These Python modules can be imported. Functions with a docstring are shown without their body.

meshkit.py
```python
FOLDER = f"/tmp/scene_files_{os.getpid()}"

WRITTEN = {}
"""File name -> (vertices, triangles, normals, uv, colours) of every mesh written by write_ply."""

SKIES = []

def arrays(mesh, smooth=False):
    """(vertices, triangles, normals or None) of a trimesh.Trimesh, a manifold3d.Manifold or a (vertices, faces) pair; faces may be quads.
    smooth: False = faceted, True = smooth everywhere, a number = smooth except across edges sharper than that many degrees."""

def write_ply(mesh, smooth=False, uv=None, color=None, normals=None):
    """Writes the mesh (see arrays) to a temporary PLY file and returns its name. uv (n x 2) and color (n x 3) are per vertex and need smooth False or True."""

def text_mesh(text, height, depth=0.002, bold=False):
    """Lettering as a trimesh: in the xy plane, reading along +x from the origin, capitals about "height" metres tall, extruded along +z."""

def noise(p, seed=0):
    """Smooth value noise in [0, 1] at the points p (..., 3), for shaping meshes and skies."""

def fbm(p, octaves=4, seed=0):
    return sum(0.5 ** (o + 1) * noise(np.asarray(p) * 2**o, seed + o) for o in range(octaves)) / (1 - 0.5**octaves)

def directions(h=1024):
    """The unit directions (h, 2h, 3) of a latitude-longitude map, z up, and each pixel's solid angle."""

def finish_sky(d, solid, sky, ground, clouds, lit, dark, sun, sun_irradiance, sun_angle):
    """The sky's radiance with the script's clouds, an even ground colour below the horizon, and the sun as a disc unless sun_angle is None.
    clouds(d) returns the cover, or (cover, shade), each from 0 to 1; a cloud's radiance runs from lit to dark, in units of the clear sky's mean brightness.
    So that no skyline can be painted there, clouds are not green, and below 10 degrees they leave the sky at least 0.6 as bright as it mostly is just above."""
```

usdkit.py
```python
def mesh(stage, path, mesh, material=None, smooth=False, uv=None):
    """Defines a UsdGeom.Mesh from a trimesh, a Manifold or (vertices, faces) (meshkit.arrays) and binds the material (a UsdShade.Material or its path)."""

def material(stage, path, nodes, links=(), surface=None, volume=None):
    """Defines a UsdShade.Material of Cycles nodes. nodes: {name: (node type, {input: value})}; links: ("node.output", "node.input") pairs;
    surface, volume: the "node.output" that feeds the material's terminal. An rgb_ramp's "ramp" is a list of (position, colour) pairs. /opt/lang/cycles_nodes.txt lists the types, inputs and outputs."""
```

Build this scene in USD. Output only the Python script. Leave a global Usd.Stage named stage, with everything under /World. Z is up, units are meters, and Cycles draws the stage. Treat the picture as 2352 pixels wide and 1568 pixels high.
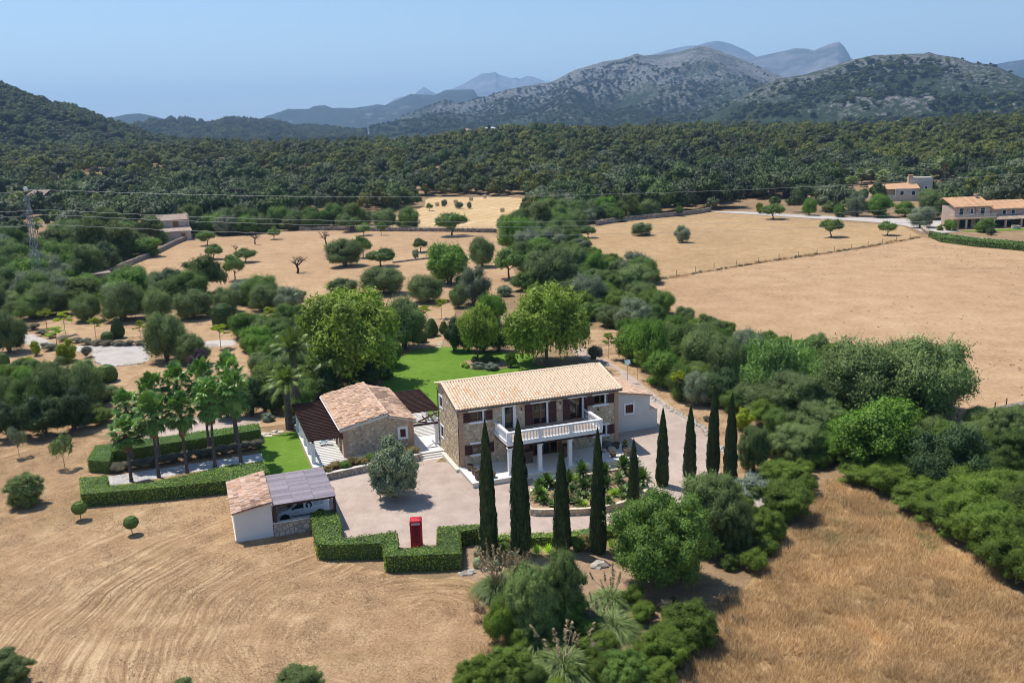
import math
import numpy as np
import trimesh
import usdkit
import meshkit
from scipy.spatial import Voronoi, cKDTree
from shapely.geometry import Polygon, Point, LineString, box as sbox
from shapely.ops import unary_union
from shapely import affinity
from pxr import Usd, UsdGeom, UsdLux, UsdShade, Gf, Sdf, Vt

stage = Usd.Stage.CreateInMemory()
UsdGeom.SetStageUpAxis(stage, UsdGeom.Tokens.z)
UsdGeom.SetStageMetersPerUnit(stage, 1.0)
UsdGeom.Xform.Define(stage, '/World')
UsdGeom.Scope.Define(stage, '/World/Looks')
PI = math.pi

# ------------------------------------------------------------------ camera, sky, sun, exposure
CAM_H, PITCH, ROLL, FPX = 32.0, 0.232195, -0.02656, 2114.67      # focal length in pixels of a 2352 wide picture
cam = UsdGeom.Camera.Define(stage, '/World/camera')
cam.CreateHorizontalApertureAttr(36.0)
cam.CreateVerticalApertureAttr(24.0)
cam.CreateFocalLengthAttr(36.0 * FPX / 2352.0)
cam.CreateClippingRangeAttr(Gf.Vec2f(0.5, 100000.0))
cam.CreateExposureAttr(0.16)
FW = np.array([0, math.cos(PITCH), -math.sin(PITCH)])
_r0 = np.array([1.0, 0, 0]); _u0 = np.cross(_r0, FW)
RT = math.cos(ROLL) * _r0 + math.sin(ROLL) * _u0
UP = -math.sin(ROLL) * _r0 + math.cos(ROLL) * _u0
cam.AddTransformOp().Set(Gf.Matrix4d(*RT, 0, *UP, 0, *(-FW), 0, 0, 0, CAM_H, 1))

SUN = np.array([-0.80, 0.60, 0.0]) * math.cos(math.radians(63)) + np.array([0, 0, math.sin(math.radians(63))])
SUN_EL, SUN_ROT = math.radians(63), math.atan2(SUN[0], SUN[1])
usdkit.material(stage, '/World/Looks/sky_air', {
    's': ('sky_texture', {'sky_type': 'single_scattering', 'sun_disc': False, 'sun_elevation': SUN_EL, 'sun_rotation': SUN_ROT,
                          'altitude': 50.0, 'air_density': 1.0, 'aerosol_density': 0.3, 'ozone_density': 4.0}),
    'b': ('background_shader', {'strength': 0.125})}, [('s.color', 'b.color')], surface='b.background')
dome = UsdLux.DomeLight.Define(stage, '/World/sky')
UsdShade.MaterialBindingAPI.Apply(dome.GetPrim()).Bind(UsdShade.Material.Get(stage, '/World/Looks/sky_air'))
sun = UsdLux.DistantLight.Define(stage, '/World/sun')
sun.CreateNormalizeAttr(True)
sun.CreateIntensityAttr(1.25)
sun.CreateAngleAttr(0.53)
sun.CreateColorAttr(Gf.Vec3f(1.0, 0.95, 0.87))
_z = SUN; _x = np.cross([0, 0, 1.0], _z); _x /= np.linalg.norm(_x); _y = np.cross(_z, _x)
sun.AddTransformOp().Set(Gf.Matrix4d(*_x, 0, *_y, 0, *_z, 0, 0, 0, 100, 1))

# ------------------------------------------------------------------ plan helpers: surveyed picture points -> metres on the ground
def G(x, y, z=0.0):
    d = FW * FPX + RT * (x - 1176) + UP * (784 - y)
    t = (z - CAM_H) / d[2]
    return np.array([d[0] * t, d[1] * t, z])

def PXY(p):
    d = np.asarray(p, float) - [0, 0, CAM_H]
    z = d @ FW
    return np.array([1176 + FPX * (d @ RT) / z, 784 - FPX * (d @ UP) / z])

def mpp(g):
    """metres per plan pixel at a ground point"""
    return float((np.asarray(g) - [0, 0, CAM_H]) @ FW) / FPX

def height_over(g, ytop):
    lo, hi = 0.0, 80.0
    for _ in range(40):
        m = (lo + hi) / 2
        lo, hi = (m, hi) if PXY(g + np.array([0, 0, m]))[1] > ytop else (lo, m)
    return lo

HX, HY, PHI = -5.1761, 82.1146, 0.3464
CP, SP = math.cos(PHI), math.sin(PHI)
def W(l, d, z=0.0):
    return np.array([HX + CP * l - SP * d, HY + SP * l + CP * d, z])
def inv_W(p):
    a, b = p[0] - HX, p[1] - HY
    return np.array([CP * a + SP * b, -SP * a + CP * b])

# ------------------------------------------------------------------ prim helpers
_names = {}
def numbered(parent, name):
    k = (parent, name)
    n = _names.get(k, 0)
    _names[k] = n + 1
    return f'{parent}/{name}' if n == 0 else f'{parent}/{name}_{n:03d}'

def tag(prim, label=None, cat=None, group=None, kind=None):
    for k, v in (('label', label), ('category', cat), ('group', group), ('kind', kind)):
        if v:
            prim.SetCustomDataByKey(k, v)
    return prim

def put_mesh(p, v, f, mat, smooth=False, src=None):
    m = usdkit.mesh(stage, p, (v, f), mat, smooth=smooth)
    n = len(m.GetPointsAttr().Get())
    tone = src.tone() if isinstance(src, MB) else None
    pv = UsdGeom.PrimvarsAPI(m).CreatePrimvar('tone', Sdf.ValueTypeNames.FloatArray, 'vertex')
    pv.Set(Vt.FloatArray.FromNumpy((tone if tone is not None and len(tone) == n else np.full(n, TONE.random())).astype(np.float32)))
    return m

class T:
    """a thing: an Xform at its base; o = base in its own frame (house frame when rot given)"""
    def __init__(self, name, label, cat, loc=(0, 0, 0), rot=0.0, group=None, off=(0, 0, 0), parent='/World'):
        self.path = numbered(parent, name)
        x = UsdGeom.Xform.Define(stage, self.path)
        x.AddTranslateOp().Set(Gf.Vec3d(*map(float, loc)))
        if rot:
            x.AddRotateZOp().Set(math.degrees(rot))
        self.prim, self.off = x.GetPrim(), np.asarray(off, float)
        tag(self.prim, label, cat, group)
    def part(self, name, mesh, mat, parent=None, label=None, smooth=False, kind=None):
        v, f = arr(mesh)
        p = numbered(parent or self.path, name)
        m = put_mesh(p, v - self.off, f, mat, smooth, mesh)
        if label: m.GetPrim().SetCustomDataByKey('label', label)
        if kind: m.GetPrim().SetCustomDataByKey('kind', kind)
        return p

def HT(name, label, cat, l, d, z=0.0, group=None):
    """a thing laid out in the house's own grid (l along the front, d towards the back)"""
    return T(name, label, cat, W(l, d, z), PHI, group, (l, d, z))

def arr(mesh):
    if isinstance(mesh, MB):
        return mesh.get()
    if isinstance(mesh, tuple):
        v, f = np.asarray(mesh[0], float), np.asarray(mesh[1], int)
        if f.shape[1] == 4:
            f = np.vstack([f[:, [0, 1, 2]], f[:, [0, 2, 3]]])
        return v, f
    return np.asarray(mesh.vertices), np.asarray(mesh.faces)

def struct(name, mesh, mat, smooth=False, kind='structure', label=None, cat=None):
    v, f = arr(mesh)
    p = numbered('/World', name)
    m = put_mesh(p, v, f, mat, smooth, mesh)
    tag(m.GetPrim(), label, cat, None, kind)
    return p

TONE = np.random.default_rng(4242)
class MB:
    def __init__(self):
        self.v, self.f, self.n, self.t = [], [], 0, []
    def add(self, v, f, tone=None):
        v = np.asarray(v, float); f = np.asarray(f, int)
        self.t.append(np.full(len(v), TONE.random()) if tone is None else np.asarray(tone, float))
        if f.shape[1] == 4:
            f = np.vstack([f[:, [0, 1, 2]], f[:, [0, 2, 3]]])
        self.v.append(v); self.f.append(f + self.n); self.n += len(v)
        return self
    def mesh(self, m):
        return self.add(*arr(m), m.tone() if isinstance(m, MB) else None)
    def tone(self):
        return np.concatenate(self.t)
    def box(self, a, b):
        (x0, y0, z0), (x1, y1, z1) = a, b
        v = [(x0, y0, z0), (x1, y0, z0), (x1, y1, z0), (x0, y1, z0), (x0, y0, z1), (x1, y0, z1), (x1, y1, z1), (x0, y1, z1)]
        return self.add(v, [(0, 3, 2, 1), (4, 5, 6, 7), (0, 1, 5, 4), (1, 2, 6, 5), (2, 3, 7, 6), (3, 0, 4, 7)])
    def bar(self, p, q, w, h=None, up=(0, 0, 1)):
        """a rectangular bar from p to q, w wide, h high"""
        h = w if h is None else h
        p, q = np.asarray(p, float), np.asarray(q, float)
        t = q - p; t /= np.linalg.norm(t)
        s = np.cross(t, up); n = np.linalg.norm(s)
        s = np.array([1.0, 0, 0]) if n < 1e-6 else s / n
        u = np.cross(s, t)
        v = [e + s * a * w / 2 + u * b * h / 2 for e in (p, q) for a, b in ((-1, -1), (1, -1), (1, 1), (-1, 1))]
        return self.add(v, [(0, 3, 2, 1), (4, 5, 6, 7), (0, 1, 5, 4), (1, 2, 6, 5), (2, 3, 7, 6), (3, 0, 4, 7)])
    def tube(self, pts, rad, sides=6):
        p = np.asarray(pts, float); r = np.broadcast_to(rad, (len(p),)).astype(float)
        t = np.gradient(p, axis=0); t /= np.linalg.norm(t, axis=1, keepdims=True) + 1e-12
        a = np.cross(t, np.where(np.abs(t[:, 2:]) < 0.9, [0, 0, 1.0], [1.0, 0, 0])); a /= np.linalg.norm(a, axis=1, keepdims=True) + 1e-12
        b = np.cross(t, a); ang = np.arange(sides) * 2 * PI / sides
        v = (p[:, None] + r[:, None, None] * (np.cos(ang)[None, :, None] * a[:, None] + np.sin(ang)[None, :, None] * b[:, None])).reshape(-1, 3)
        i, j = np.meshgrid(np.arange(len(p) - 1), np.arange(sides), indexing='ij')
        q = np.stack([i * sides + j, i * sides + (j + 1) % sides, (i + 1) * sides + (j + 1) % sides, (i + 1) * sides + j], -1).reshape(-1, 4)
        self.add(v, q)
        for base, flip in ((0, 1), ((len(p) - 1) * sides, 0)):
            f = [(base, base + k + 1, base + k) if flip else (base, base + k, base + k + 1) for k in range(1, sides - 1)]
            self.f.append(np.array(f) + self.n - len(v))
        return self
    def lathe(self, prof, c=(0, 0, 0), n=12):
        pr = np.asarray(prof, float); ang = np.arange(n) * 2 * PI / n
        v = np.stack([pr[:, None, 0] * np.cos(ang), pr[:, None, 0] * np.sin(ang), np.broadcast_to(pr[:, None, 1], (len(pr), n))], -1).reshape(-1, 3) + c
        i, j = np.meshgrid(np.arange(len(pr) - 1), np.arange(n), indexing='ij')
        q = np.stack([i * n + j, i * n + (j + 1) % n, (i + 1) * n + (j + 1) % n, (i + 1) * n + j], -1).reshape(-1, 4)
        return self.add(v, q)
    def prism(self, poly, z0, z1):
        for g in getattr(poly, 'geoms', [poly]):
            if g.area < 1e-6: continue
            m = trimesh.creation.extrude_polygon(g, z1 - z0, engine='earcut')
            self.add(np.asarray(m.vertices) + [0, 0, z0], m.faces)
        return self
    def get(self):
        return np.vstack(self.v), np.vstack(self.f)

def place(vf, o, u, w, n):
    """maps (a,b,c) of a mesh to o + a u + b w + c n"""
    v, f = arr(vf)
    if isinstance(vf, MB):
        out = MB(); out.add(np.asarray(o, float) + v[:, :1] * np.asarray(u, float) + v[:, 1:2] * np.asarray(w, float) + v[:, 2:] * np.asarray(n, float), f, vf.tone()); return out
    return np.asarray(o, float) + v[:, :1] * np.asarray(u, float) + v[:, 1:2] * np.asarray(w, float) + v[:, 2:] * np.asarray(n, float), f

def sheet(pts, z):
    """a flat polygon sheet of ground points"""
    poly = Polygon([(p[0], p[1]) for p in pts]).buffer(0)
    out = MB()
    for g in getattr(poly, 'geoms', [poly]):
        v, f = trimesh.creation.triangulate_polygon(g, engine='earcut')
        v = np.c_[v, np.full(len(v), z)]
        a, b, c = v[f[:, 0]], v[f[:, 1]], v[f[:, 2]]
        up = np.cross(b - a, c - a)[:, 2] > 0
        f = np.where(up[:, None], f, f[:, ::-1])
        out.add(v, f)
    return out

def smooth_line(pts, n=8, closed=False):
    """Catmull-Rom through the points"""
    p = np.asarray(pts, float)
    ext = np.vstack([p[-1], p, p[0], p[1]]) if closed else np.vstack([2 * p[0] - p[1], p, 2 * p[-1] - p[-2]])
    out = []
    for i in range(len(ext) - 3):
        a, b, c, d = ext[i:i + 4]
        for t in np.arange(n) / n:
            out.append(0.5 * (2 * b + (c - a) * t + (2 * a - 5 * b + 4 * c - d) * t * t + (3 * b - a - 3 * c + d) * t ** 3))
    if not closed: out.append(p[-1])
    return np.array(out)

# ------------------------------------------------------------------ materials
def pmat(name, c1, c2=None, rough=0.7, spec=0.3, scale=3.0, island=0.0, bump=0.0, bscale=20.0, bdist=0.02, metallic=0.0, detail=4.0, lo=0.35, hi=0.65, obj=0.0):
    """plain procedural surface: colour between c1 and c2 by noise in the world, tone per loose piece"""
    nodes = {'g': ('geometry', {}), 'p': ('principled_bsdf', {'roughness': rough, 'specular_ior_level': spec, 'metallic': metallic, 'base_color': c1})}
    links = []
    col = None
    if c2 is not None:
        nodes['n'] = ('noise_texture', {'scale': scale, 'detail': detail, 'roughness': 0.6})
        nodes['r'] = ('rgb_ramp', {'ramp': [(lo, c1), (hi, c2)]})
        links += [('g.position', 'n.vector'), ('n.fac', 'r.fac')]
        col = 'r.color'
    else:
        nodes['c'] = ('color', {'value': c1}); col = 'c.color'
    if island:
        nodes['m'] = ('map_range', {'from_min': 0.0, 'from_max': 1.0, 'to_min': 1 - island, 'to_max': 1 + island})
        nodes['h'] = ('hsv', {'hue': 0.5, 'saturation': 1.0, 'fac': 1.0})
        nodes['tn'] = ('attribute', {'attribute': 'tone'})
        links += [('tn.fac', 'm.value'), ('m.result', 'h.value'), (col, 'h.color')]
        col = 'h.color'
    links.append((col, 'p.base_color'))
    if bump:
        nodes['bn'] = ('noise_texture', {'scale': bscale, 'detail': 3.0, 'roughness': 0.6})
        nodes['b'] = ('bump', {'strength': bump, 'distance': bdist})
        links += [('g.position', 'bn.vector'), ('bn.fac', 'b.height'), ('b.normal', 'p.normal')]
    return usdkit.material(stage, '/World/Looks/' + name, nodes, links, surface='p.BSDF')

def leafmat(name, c1, c2, trans=0.25, big=0.12, vlo=0.75, vhi=1.25, tint=(1.0, 1.1, 0.5), rough=0.55):
    """foliage: tone per leaf, slow change from plant to plant, light through the leaf"""
    nodes = {'g': ('geometry', {}), 'tn': ('attribute', {'attribute': 'tone'}), 'oi': ('object_info', {}),
             'om': ('map_range', {'from_min': 0.0, 'from_max': 1.0, 'to_min': -0.22, 'to_max': 0.22}), 'oa': ('math', {'math_type': 'add'}),
             'mx': ('mix_color', {'a': c1, 'b': c2}),
             'n': ('noise_texture', {'scale': big, 'detail': 2.0}),
             'mr': ('map_range', {'from_min': 0.3, 'from_max': 0.7, 'to_min': vlo, 'to_max': vhi}),
             'h': ('hsv', {'hue': 0.5, 'saturation': 1.0, 'fac': 1.0}),
             'tm': ('mix_color', {'blend_type': 'multiply', 'fac': 1.0, 'b': tint}),
             'p': ('principled_bsdf', {'roughness': rough, 'specular_ior_level': 0.25}),
             't': ('translucent_bsdf', {}), 'm': ('mix_closure', {'fac': trans})}
    links = [('tn.fac', 'mx.fac'), ('g.position', 'n.vector'), ('n.fac', 'mr.value'), ('oi.random', 'om.value'), ('om.result', 'oa.value1'), ('mr.result', 'oa.value2'), ('oa.value', 'h.value'), ('mx.result', 'h.color'),
             ('h.color', 'p.base_color'), ('h.color', 'tm.a'), ('tm.result', 't.color'), ('p.BSDF', 'm.closure1'), ('t.BSDF', 'm.closure2')]
    return usdkit.material(stage, '/World/Looks/' + name, nodes, links, surface='m.closure')

def drygrass(name, c_dark, c_mid, c_light, green=None, green_amt=0.0, fine=9.0, patch=0.05, bump=0.6, rings=None, streak=None, bdist=0.08):
    """dry ground: three tones by noise at several sizes, optional green patches, mowing rings or rows"""
    nodes = {'g': ('geometry', {}),
             'n1': ('noise_texture', {'scale': fine, 'detail': 5.0, 'roughness': 0.65}),
             'n2': ('noise_texture', {'scale': patch, 'detail': 5.0, 'roughness': 0.6}),
             'n3': ('noise_texture', {'scale': patch * 9, 'detail': 4.0, 'roughness': 0.6}),
             'a1': ('math', {'math_type': 'multiply_add', 'value2': 0.42, 'value3': 0.0}),
             'a2': ('math', {'math_type': 'multiply_add', 'value2': 0.30}),
             'a3': ('math', {'math_type': 'multiply_add', 'value2': 0.32}),
             'r': ('rgb_ramp', {'ramp': [(0.34, c_dark), (0.52, c_mid), (0.68, c_light)]}),
             'p': ('principled_bsdf', {'roughness': 0.95, 'specular_ior_level': 0.1}),
             'bn': ('noise_texture', {'scale': fine * 0.6, 'detail': 5.0, 'roughness': 0.7}),
             'b': ('bump', {'strength': bump, 'distance': bdist})}
    links = [('g.position', 'n1.vector'), ('g.position', 'n2.vector'), ('g.position', 'n3.vector'), ('g.position', 'bn.vector'),
             ('n1.fac', 'a1.value1'), ('n2.fac', 'a2.value1'), ('a1.value', 'a2.value3'), ('n3.fac', 'a3.value1'), ('a2.value', 'a3.value3')]
    out, hgt = 'a3.value', 'bn.fac'
    if rings is not None or streak is not None:
        if rings is not None:
            (cx, cy), sc, amt, dist = rings
            nodes['mp'] = ('mapping', {'mapping_type': 'point', 'location': (-cx, -cy, 0), 'scale': (1, 1, 0)})
            nodes['sx'] = ('separate_xyz', {}); nodes['at'] = ('math', {'math_type': 'arctan2'}); nodes['ln'] = ('vector_math', {'math_type': 'length'})
            nodes['dn'] = ('noise_texture', {'scale': 0.09, 'detail': 2.0})
            nodes['da'] = ('math', {'math_type': 'multiply_add', 'value2': dist})
            nodes['lm'] = ('math', {'math_type': 'multiply', 'value2': sc}); nodes['am'] = ('math', {'math_type': 'multiply', 'value2': 1.6})
            nodes['cx'] = ('combine_xyz', {})
            nodes['w'] = ('noise_texture', {'scale': 1.0, 'detail': 4.0, 'roughness': 0.6})
            links += [('mp.vector', 'sx.vector'), ('sx.y', 'at.value1'), ('sx.x', 'at.value2'), ('mp.vector', 'ln.vector1'), ('g.position', 'dn.vector'), ('dn.fac', 'da.value1'), ('ln.value', 'da.value3'),
                      ('da.value', 'lm.value1'), ('at.value', 'am.value1'), ('lm.value', 'cx.x'), ('am.value', 'cx.y')]
            wsrc = 'cx.vector'
        else:
            ang, sc, amt, dist = streak
            nodes['mp'] = ('mapping', {'mapping_type': 'point', 'rotation': (0, 0, ang), 'scale': (1, 1, 0)})
            nodes['w'] = ('wave_texture', {'wave_type': 'bands', 'bands_direction': 'x', 'scale': sc, 'distortion': dist, 'detail': 4.0, 'detail_scale': 0.3, 'detail_roughness': 0.6})
            wsrc = 'mp.vector'
        nodes['wn'] = ('noise_texture', {'scale': 0.06, 'detail': 3.0})
        nodes['wm'] = ('map_range', {'from_min': 0.42, 'from_max': 0.62, 'to_min': 0.0, 'to_max': amt, 'clamp': True})
        nodes['wc'] = ('math', {'math_type': 'subtract', 'value2': 0.5})
        nodes['wx'] = ('math', {'math_type': 'multiply'})
        nodes['wa'] = ('math', {'math_type': 'add'})
        nodes['wb'] = ('math', {'math_type': 'multiply_add'})
        links += [('g.position', 'mp.vector'), (wsrc, 'w.vector'), ('g.position', 'wn.vector'), ('wn.fac', 'wm.value'), ('w.fac', 'wc.value1'),
                  ('wc.value', 'wx.value1'), ('wm.result', 'wx.value2'), ('wx.value', 'wa.value1'), (out, 'wa.value2'),
                  ('wx.value', 'wb.value1'), ('bn.fac', 'wb.value3')]
        nodes['wb'][1]['value2'] = 1.6
        out, hgt = 'wa.value', 'wb.value'
    links.append((out, 'r.fac'))
    col = 'r.color'
    if green is not None:
        nodes['gn'] = ('noise_texture', {'scale': 0.11, 'detail': 5.0, 'roughness': 0.65})
        nodes['gm'] = ('map_range', {'from_min': 0.55, 'from_max': 0.72, 'to_min': 0.0, 'to_max': green_amt, 'clamp': True})
        nodes['gx'] = ('mix_color', {'b': green})
        links += [('g.position', 'gn.vector'), ('gn.fac', 'gm.value'), ('gm.result', 'gx.fac'), (col, 'gx.a')]
        col = 'gx.result'
    links += [(col, 'p.base_color'), (hgt, 'b.height'), ('b.normal', 'p.normal')]
    return usdkit.material(stage, '/World/Looks/' + name, nodes, links, surface='p.BSDF')

def pane_mat(name, tint=(0.55, 0.6, 0.62)):
    return usdkit.material(stage, '/World/Looks/' + name, {
        't': ('transparent_bsdf', {'color': tint}), 'gl': ('glossy_bsdf', {'color': (0.9, 0.9, 0.9), 'roughness': 0.02}), 'f': ('fresnel', {'IOR': 1.5}),
        'm': ('mix_closure', {})}, [('f.fac', 'm.fac'), ('t.BSDF', 'm.closure1'), ('gl.BSDF', 'm.closure2')], surface='m.closure')
# ------------------------------------------------------------------ the ground and what lies flat on it
def az_of(x, y):
    d = FW * FPX + RT * (x - 1176) + UP * (784 - y)
    return math.atan2(d[0], d[1]), math.atan2(d[2], math.hypot(d[0], d[1]))

def sstep(a, b, x):
    t = np.clip((np.asarray(x, float) - a) / (b - a), 0, 1)
    return t * t * (3 - 2 * t)

_ft = [(-900, 352), (-300, 346), (0, 344), (300, 332), (450, 328), (620, 330), (800, 326), (880, 324), (980, 322), (1060, 306), (1120, 300), (1180, 296), (1300, 294), (1420, 297), (1560, 293), (1700, 291), (1850, 288), (1980, 292), (2080, 286), (2200, 278), (2352, 272), (2800, 262), (3400, 250)]
_faz = np.array([az_of(*p)[0] for p in _ft])
_fh = np.array([max(1.0, CAM_H + 900 * math.tan(az_of(*p)[1]) - 9.0) for p in _ft])
def terrain(x, y):
    x, y = np.asarray(x, float), np.asarray(y, float)
    r, a = np.hypot(x, y), np.arctan2(x, y)
    h = np.interp(a, _faz, _fh)
    p = np.stack([x * 0.006, y * 0.006, x * 0], -1)
    n = (meshkit.noise(p, 3) - 0.5) * 7.0
    return (h + n * sstep(500, 700, r)) * sstep(420, 860, r) * (1 - sstep(960, 1500, r))

def ground_mesh():
    rad = np.concatenate([[0.01], np.linspace(20, 400, 14), np.linspace(430, 1000, 24), np.linspace(1060, 1600, 9), np.geomspace(2000, 24000, 10)])
    az = np.concatenate([np.linspace(-PI, -0.8, 24, endpoint=False), np.linspace(-0.8, 0.8, 120), np.linspace(0.8, PI, 25)[1:-1]])
    R, A = np.meshgrid(rad, az, indexing='ij')
    X, Y = R * np.sin(A), R * np.cos(A)
    v = np.stack([X, Y, terrain(X, Y)], -1).reshape(-1, 3)
    n = len(az)
    i, j = np.meshgrid(np.arange(len(rad) - 1), np.arange(n), indexing='ij')
    q = np.stack([i * n + j, i * n + (j + 1) % n, (i + 1) * n + (j + 1) % n, (i + 1) * n + j], -1).reshape(-1, 4)
    return v, q[:, ::-1]

M = {}
M['soil'] = drygrass('soil_and_litter', (0.15, 0.098, 0.055), (0.27, 0.18, 0.10), (0.40, 0.28, 0.165), green=(0.07, 0.075, 0.025), green_amt=0.35, fine=5.0)
M['mown'] = drygrass('mown_dry_grass', (0.205, 0.12, 0.064), (0.395, 0.25, 0.135), (0.59, 0.42, 0.245), green=(0.26, 0.20, 0.075), green_amt=0.35, fine=5.5, patch=0.05, bump=0.9, rings=((-7.0, 55.5), 3.0, 0.95, 5.0), bdist=0.16)
M['tall'] = drygrass('tall_dry_grass', (0.24, 0.14, 0.066), (0.41, 0.265, 0.13), (0.55, 0.385, 0.205), green=(0.16, 0.17, 0.05), green_amt=0.6, fine=4.0, patch=0.06, bump=1.0, bdist=0.2)
M['orchard'] = drygrass('orchard_dry_grass', (0.29, 0.18, 0.098), (0.41, 0.265, 0.148), (0.53, 0.36, 0.21), fine=1.2, patch=0.03, bump=0.5, bdist=0.15)
M['stubble'] = drygrass('stubble_field', (0.26, 0.16, 0.088), (0.42, 0.27, 0.152), (0.53, 0.365, 0.215), fine=1.4, patch=0.022, bump=0.8, bdist=0.2)
M['oat'] = drygrass('ripe_grass_field', (0.27, 0.168, 0.082), (0.40, 0.262, 0.135), (0.51, 0.36, 0.20), fine=0.9, patch=0.03, bump=0.6, bdist=0.25)
M['hay'] = drygrass('cut_hay_field', (0.38, 0.25, 0.12), (0.52, 0.36, 0.185), (0.64, 0.48, 0.28), fine=0.8, patch=0.03, bump=0.4, streak=(0.5, 0.06, 0.22, 9.0), bdist=0.15)
M['gardry'] = drygrass('garden_dry_ground', (0.25, 0.155, 0.082), (0.42, 0.275, 0.155), (0.55, 0.39, 0.24), fine=3.0, patch=0.07, bump=0.6)
M['bedsoil'] = drygrass('reddish_bed_soil', (0.19, 0.115, 0.07), (0.33, 0.22, 0.14), (0.46, 0.33, 0.22), fine=7.0, patch=0.15, bump=0.8)
M['gravel'] = drygrass('pale_gravel', (0.285, 0.215, 0.17), (0.44, 0.345, 0.285), (0.57, 0.465, 0.395), fine=9.0, patch=0.07, bump=0.5, bdist=0.03)
M['road'] = drygrass('pale_track', (0.37, 0.33, 0.295), (0.47, 0.425, 0.385), (0.56, 0.515, 0.475), fine=6.0, patch=0.08, bump=0.3, bdist=0.03)
M['lawn'] = drygrass('lawn_grass', (0.078, 0.155, 0.016), (0.118, 0.215, 0.024), (0.175, 0.27, 0.042), fine=7.0, patch=0.10, bump=0.6, streak=(0.9, 0.35, 0.10, 2.0), bdist=0.05)
M['concrete'] = pmat('path_concrete', (0.42, 0.40, 0.38), (0.56, 0.54, 0.52), rough=0.85, spec=0.2, scale=1.5, bump=0.3, bscale=30)

struct('ground', ground_mesh(), M['soil'], smooth=True)

def gp(pts, z=0.0):
    return [G(x, y, z) for x, y in pts]

def field(name, pts, z, mat, sm=4, **k):
    p = smooth_line(np.array(gp(pts))[:, :2], sm, closed=True) if sm else np.array(gp(pts))[:, :2]
    struct(name, sheet(p, z), mat, **k)
    return Polygon(p).buffer(0)

near_poly = field('mown_field', [(-420, 1000), (40, 975), (180, 985), (240, 1010), (400, 1000), (560, 1130), (700, 1200), (800, 1290), (1000, 1330), (1090, 1300), (1115, 1360), (1150, 1490), (1120, 1580), (1000, 1900), (400, 2100), (-500, 1900)], 0.012, M['mown'])
tall_poly = field('tall_grass_field', [(1905, 1108), (1960, 1120), (2100, 1190), (2240, 1290), (2352, 1385), (2560, 1560), (2700, 1900), (1900, 2100), (1450, 1800), (1570, 1560), (1690, 1380), (1800, 1240)], 0.016, M['tall'])
garden_poly = field('garden_ground', [(-200, 740), (120, 725), (360, 712), (560, 706), (720, 690), (930, 690), (1040, 700), (1010, 790), (900, 800), (860, 900), (700, 960), (600, 980), (420, 985), (230, 1000), (0, 960), (-200, 980)], 0.008, M['gardry'])
slope_poly = field('verge_ground', [(1330, 765), (1420, 760), (1470, 860), (1600, 925), (1720, 985), (1770, 1060), (1700, 1160), (1640, 1130), (1640, 1040), (1600, 985), (1520, 940), (1400, 850), (1340, 800)], 0.010, M['gardry'])
bed_poly = field('cypress_bed', [(1070, 1262), (1120, 1240), (1250, 1262), (1400, 1235), (1480, 1230), (1480, 1330), (1430, 1390), (1300, 1370), (1180, 1330), (1080, 1330)], 0.020, M['bedsoil'])
orchard_poly = field('orchard_field', [(220, 655), (262, 626), (350, 590), (440, 548), (560, 543), (690, 531), (870, 531), (1135, 536), (1150, 575), (1190, 640), (1180, 670), (1000, 690), (730, 692), (600, 684), (400, 668), (230, 672)], 0.03, M['orchard'], sm=3)
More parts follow.
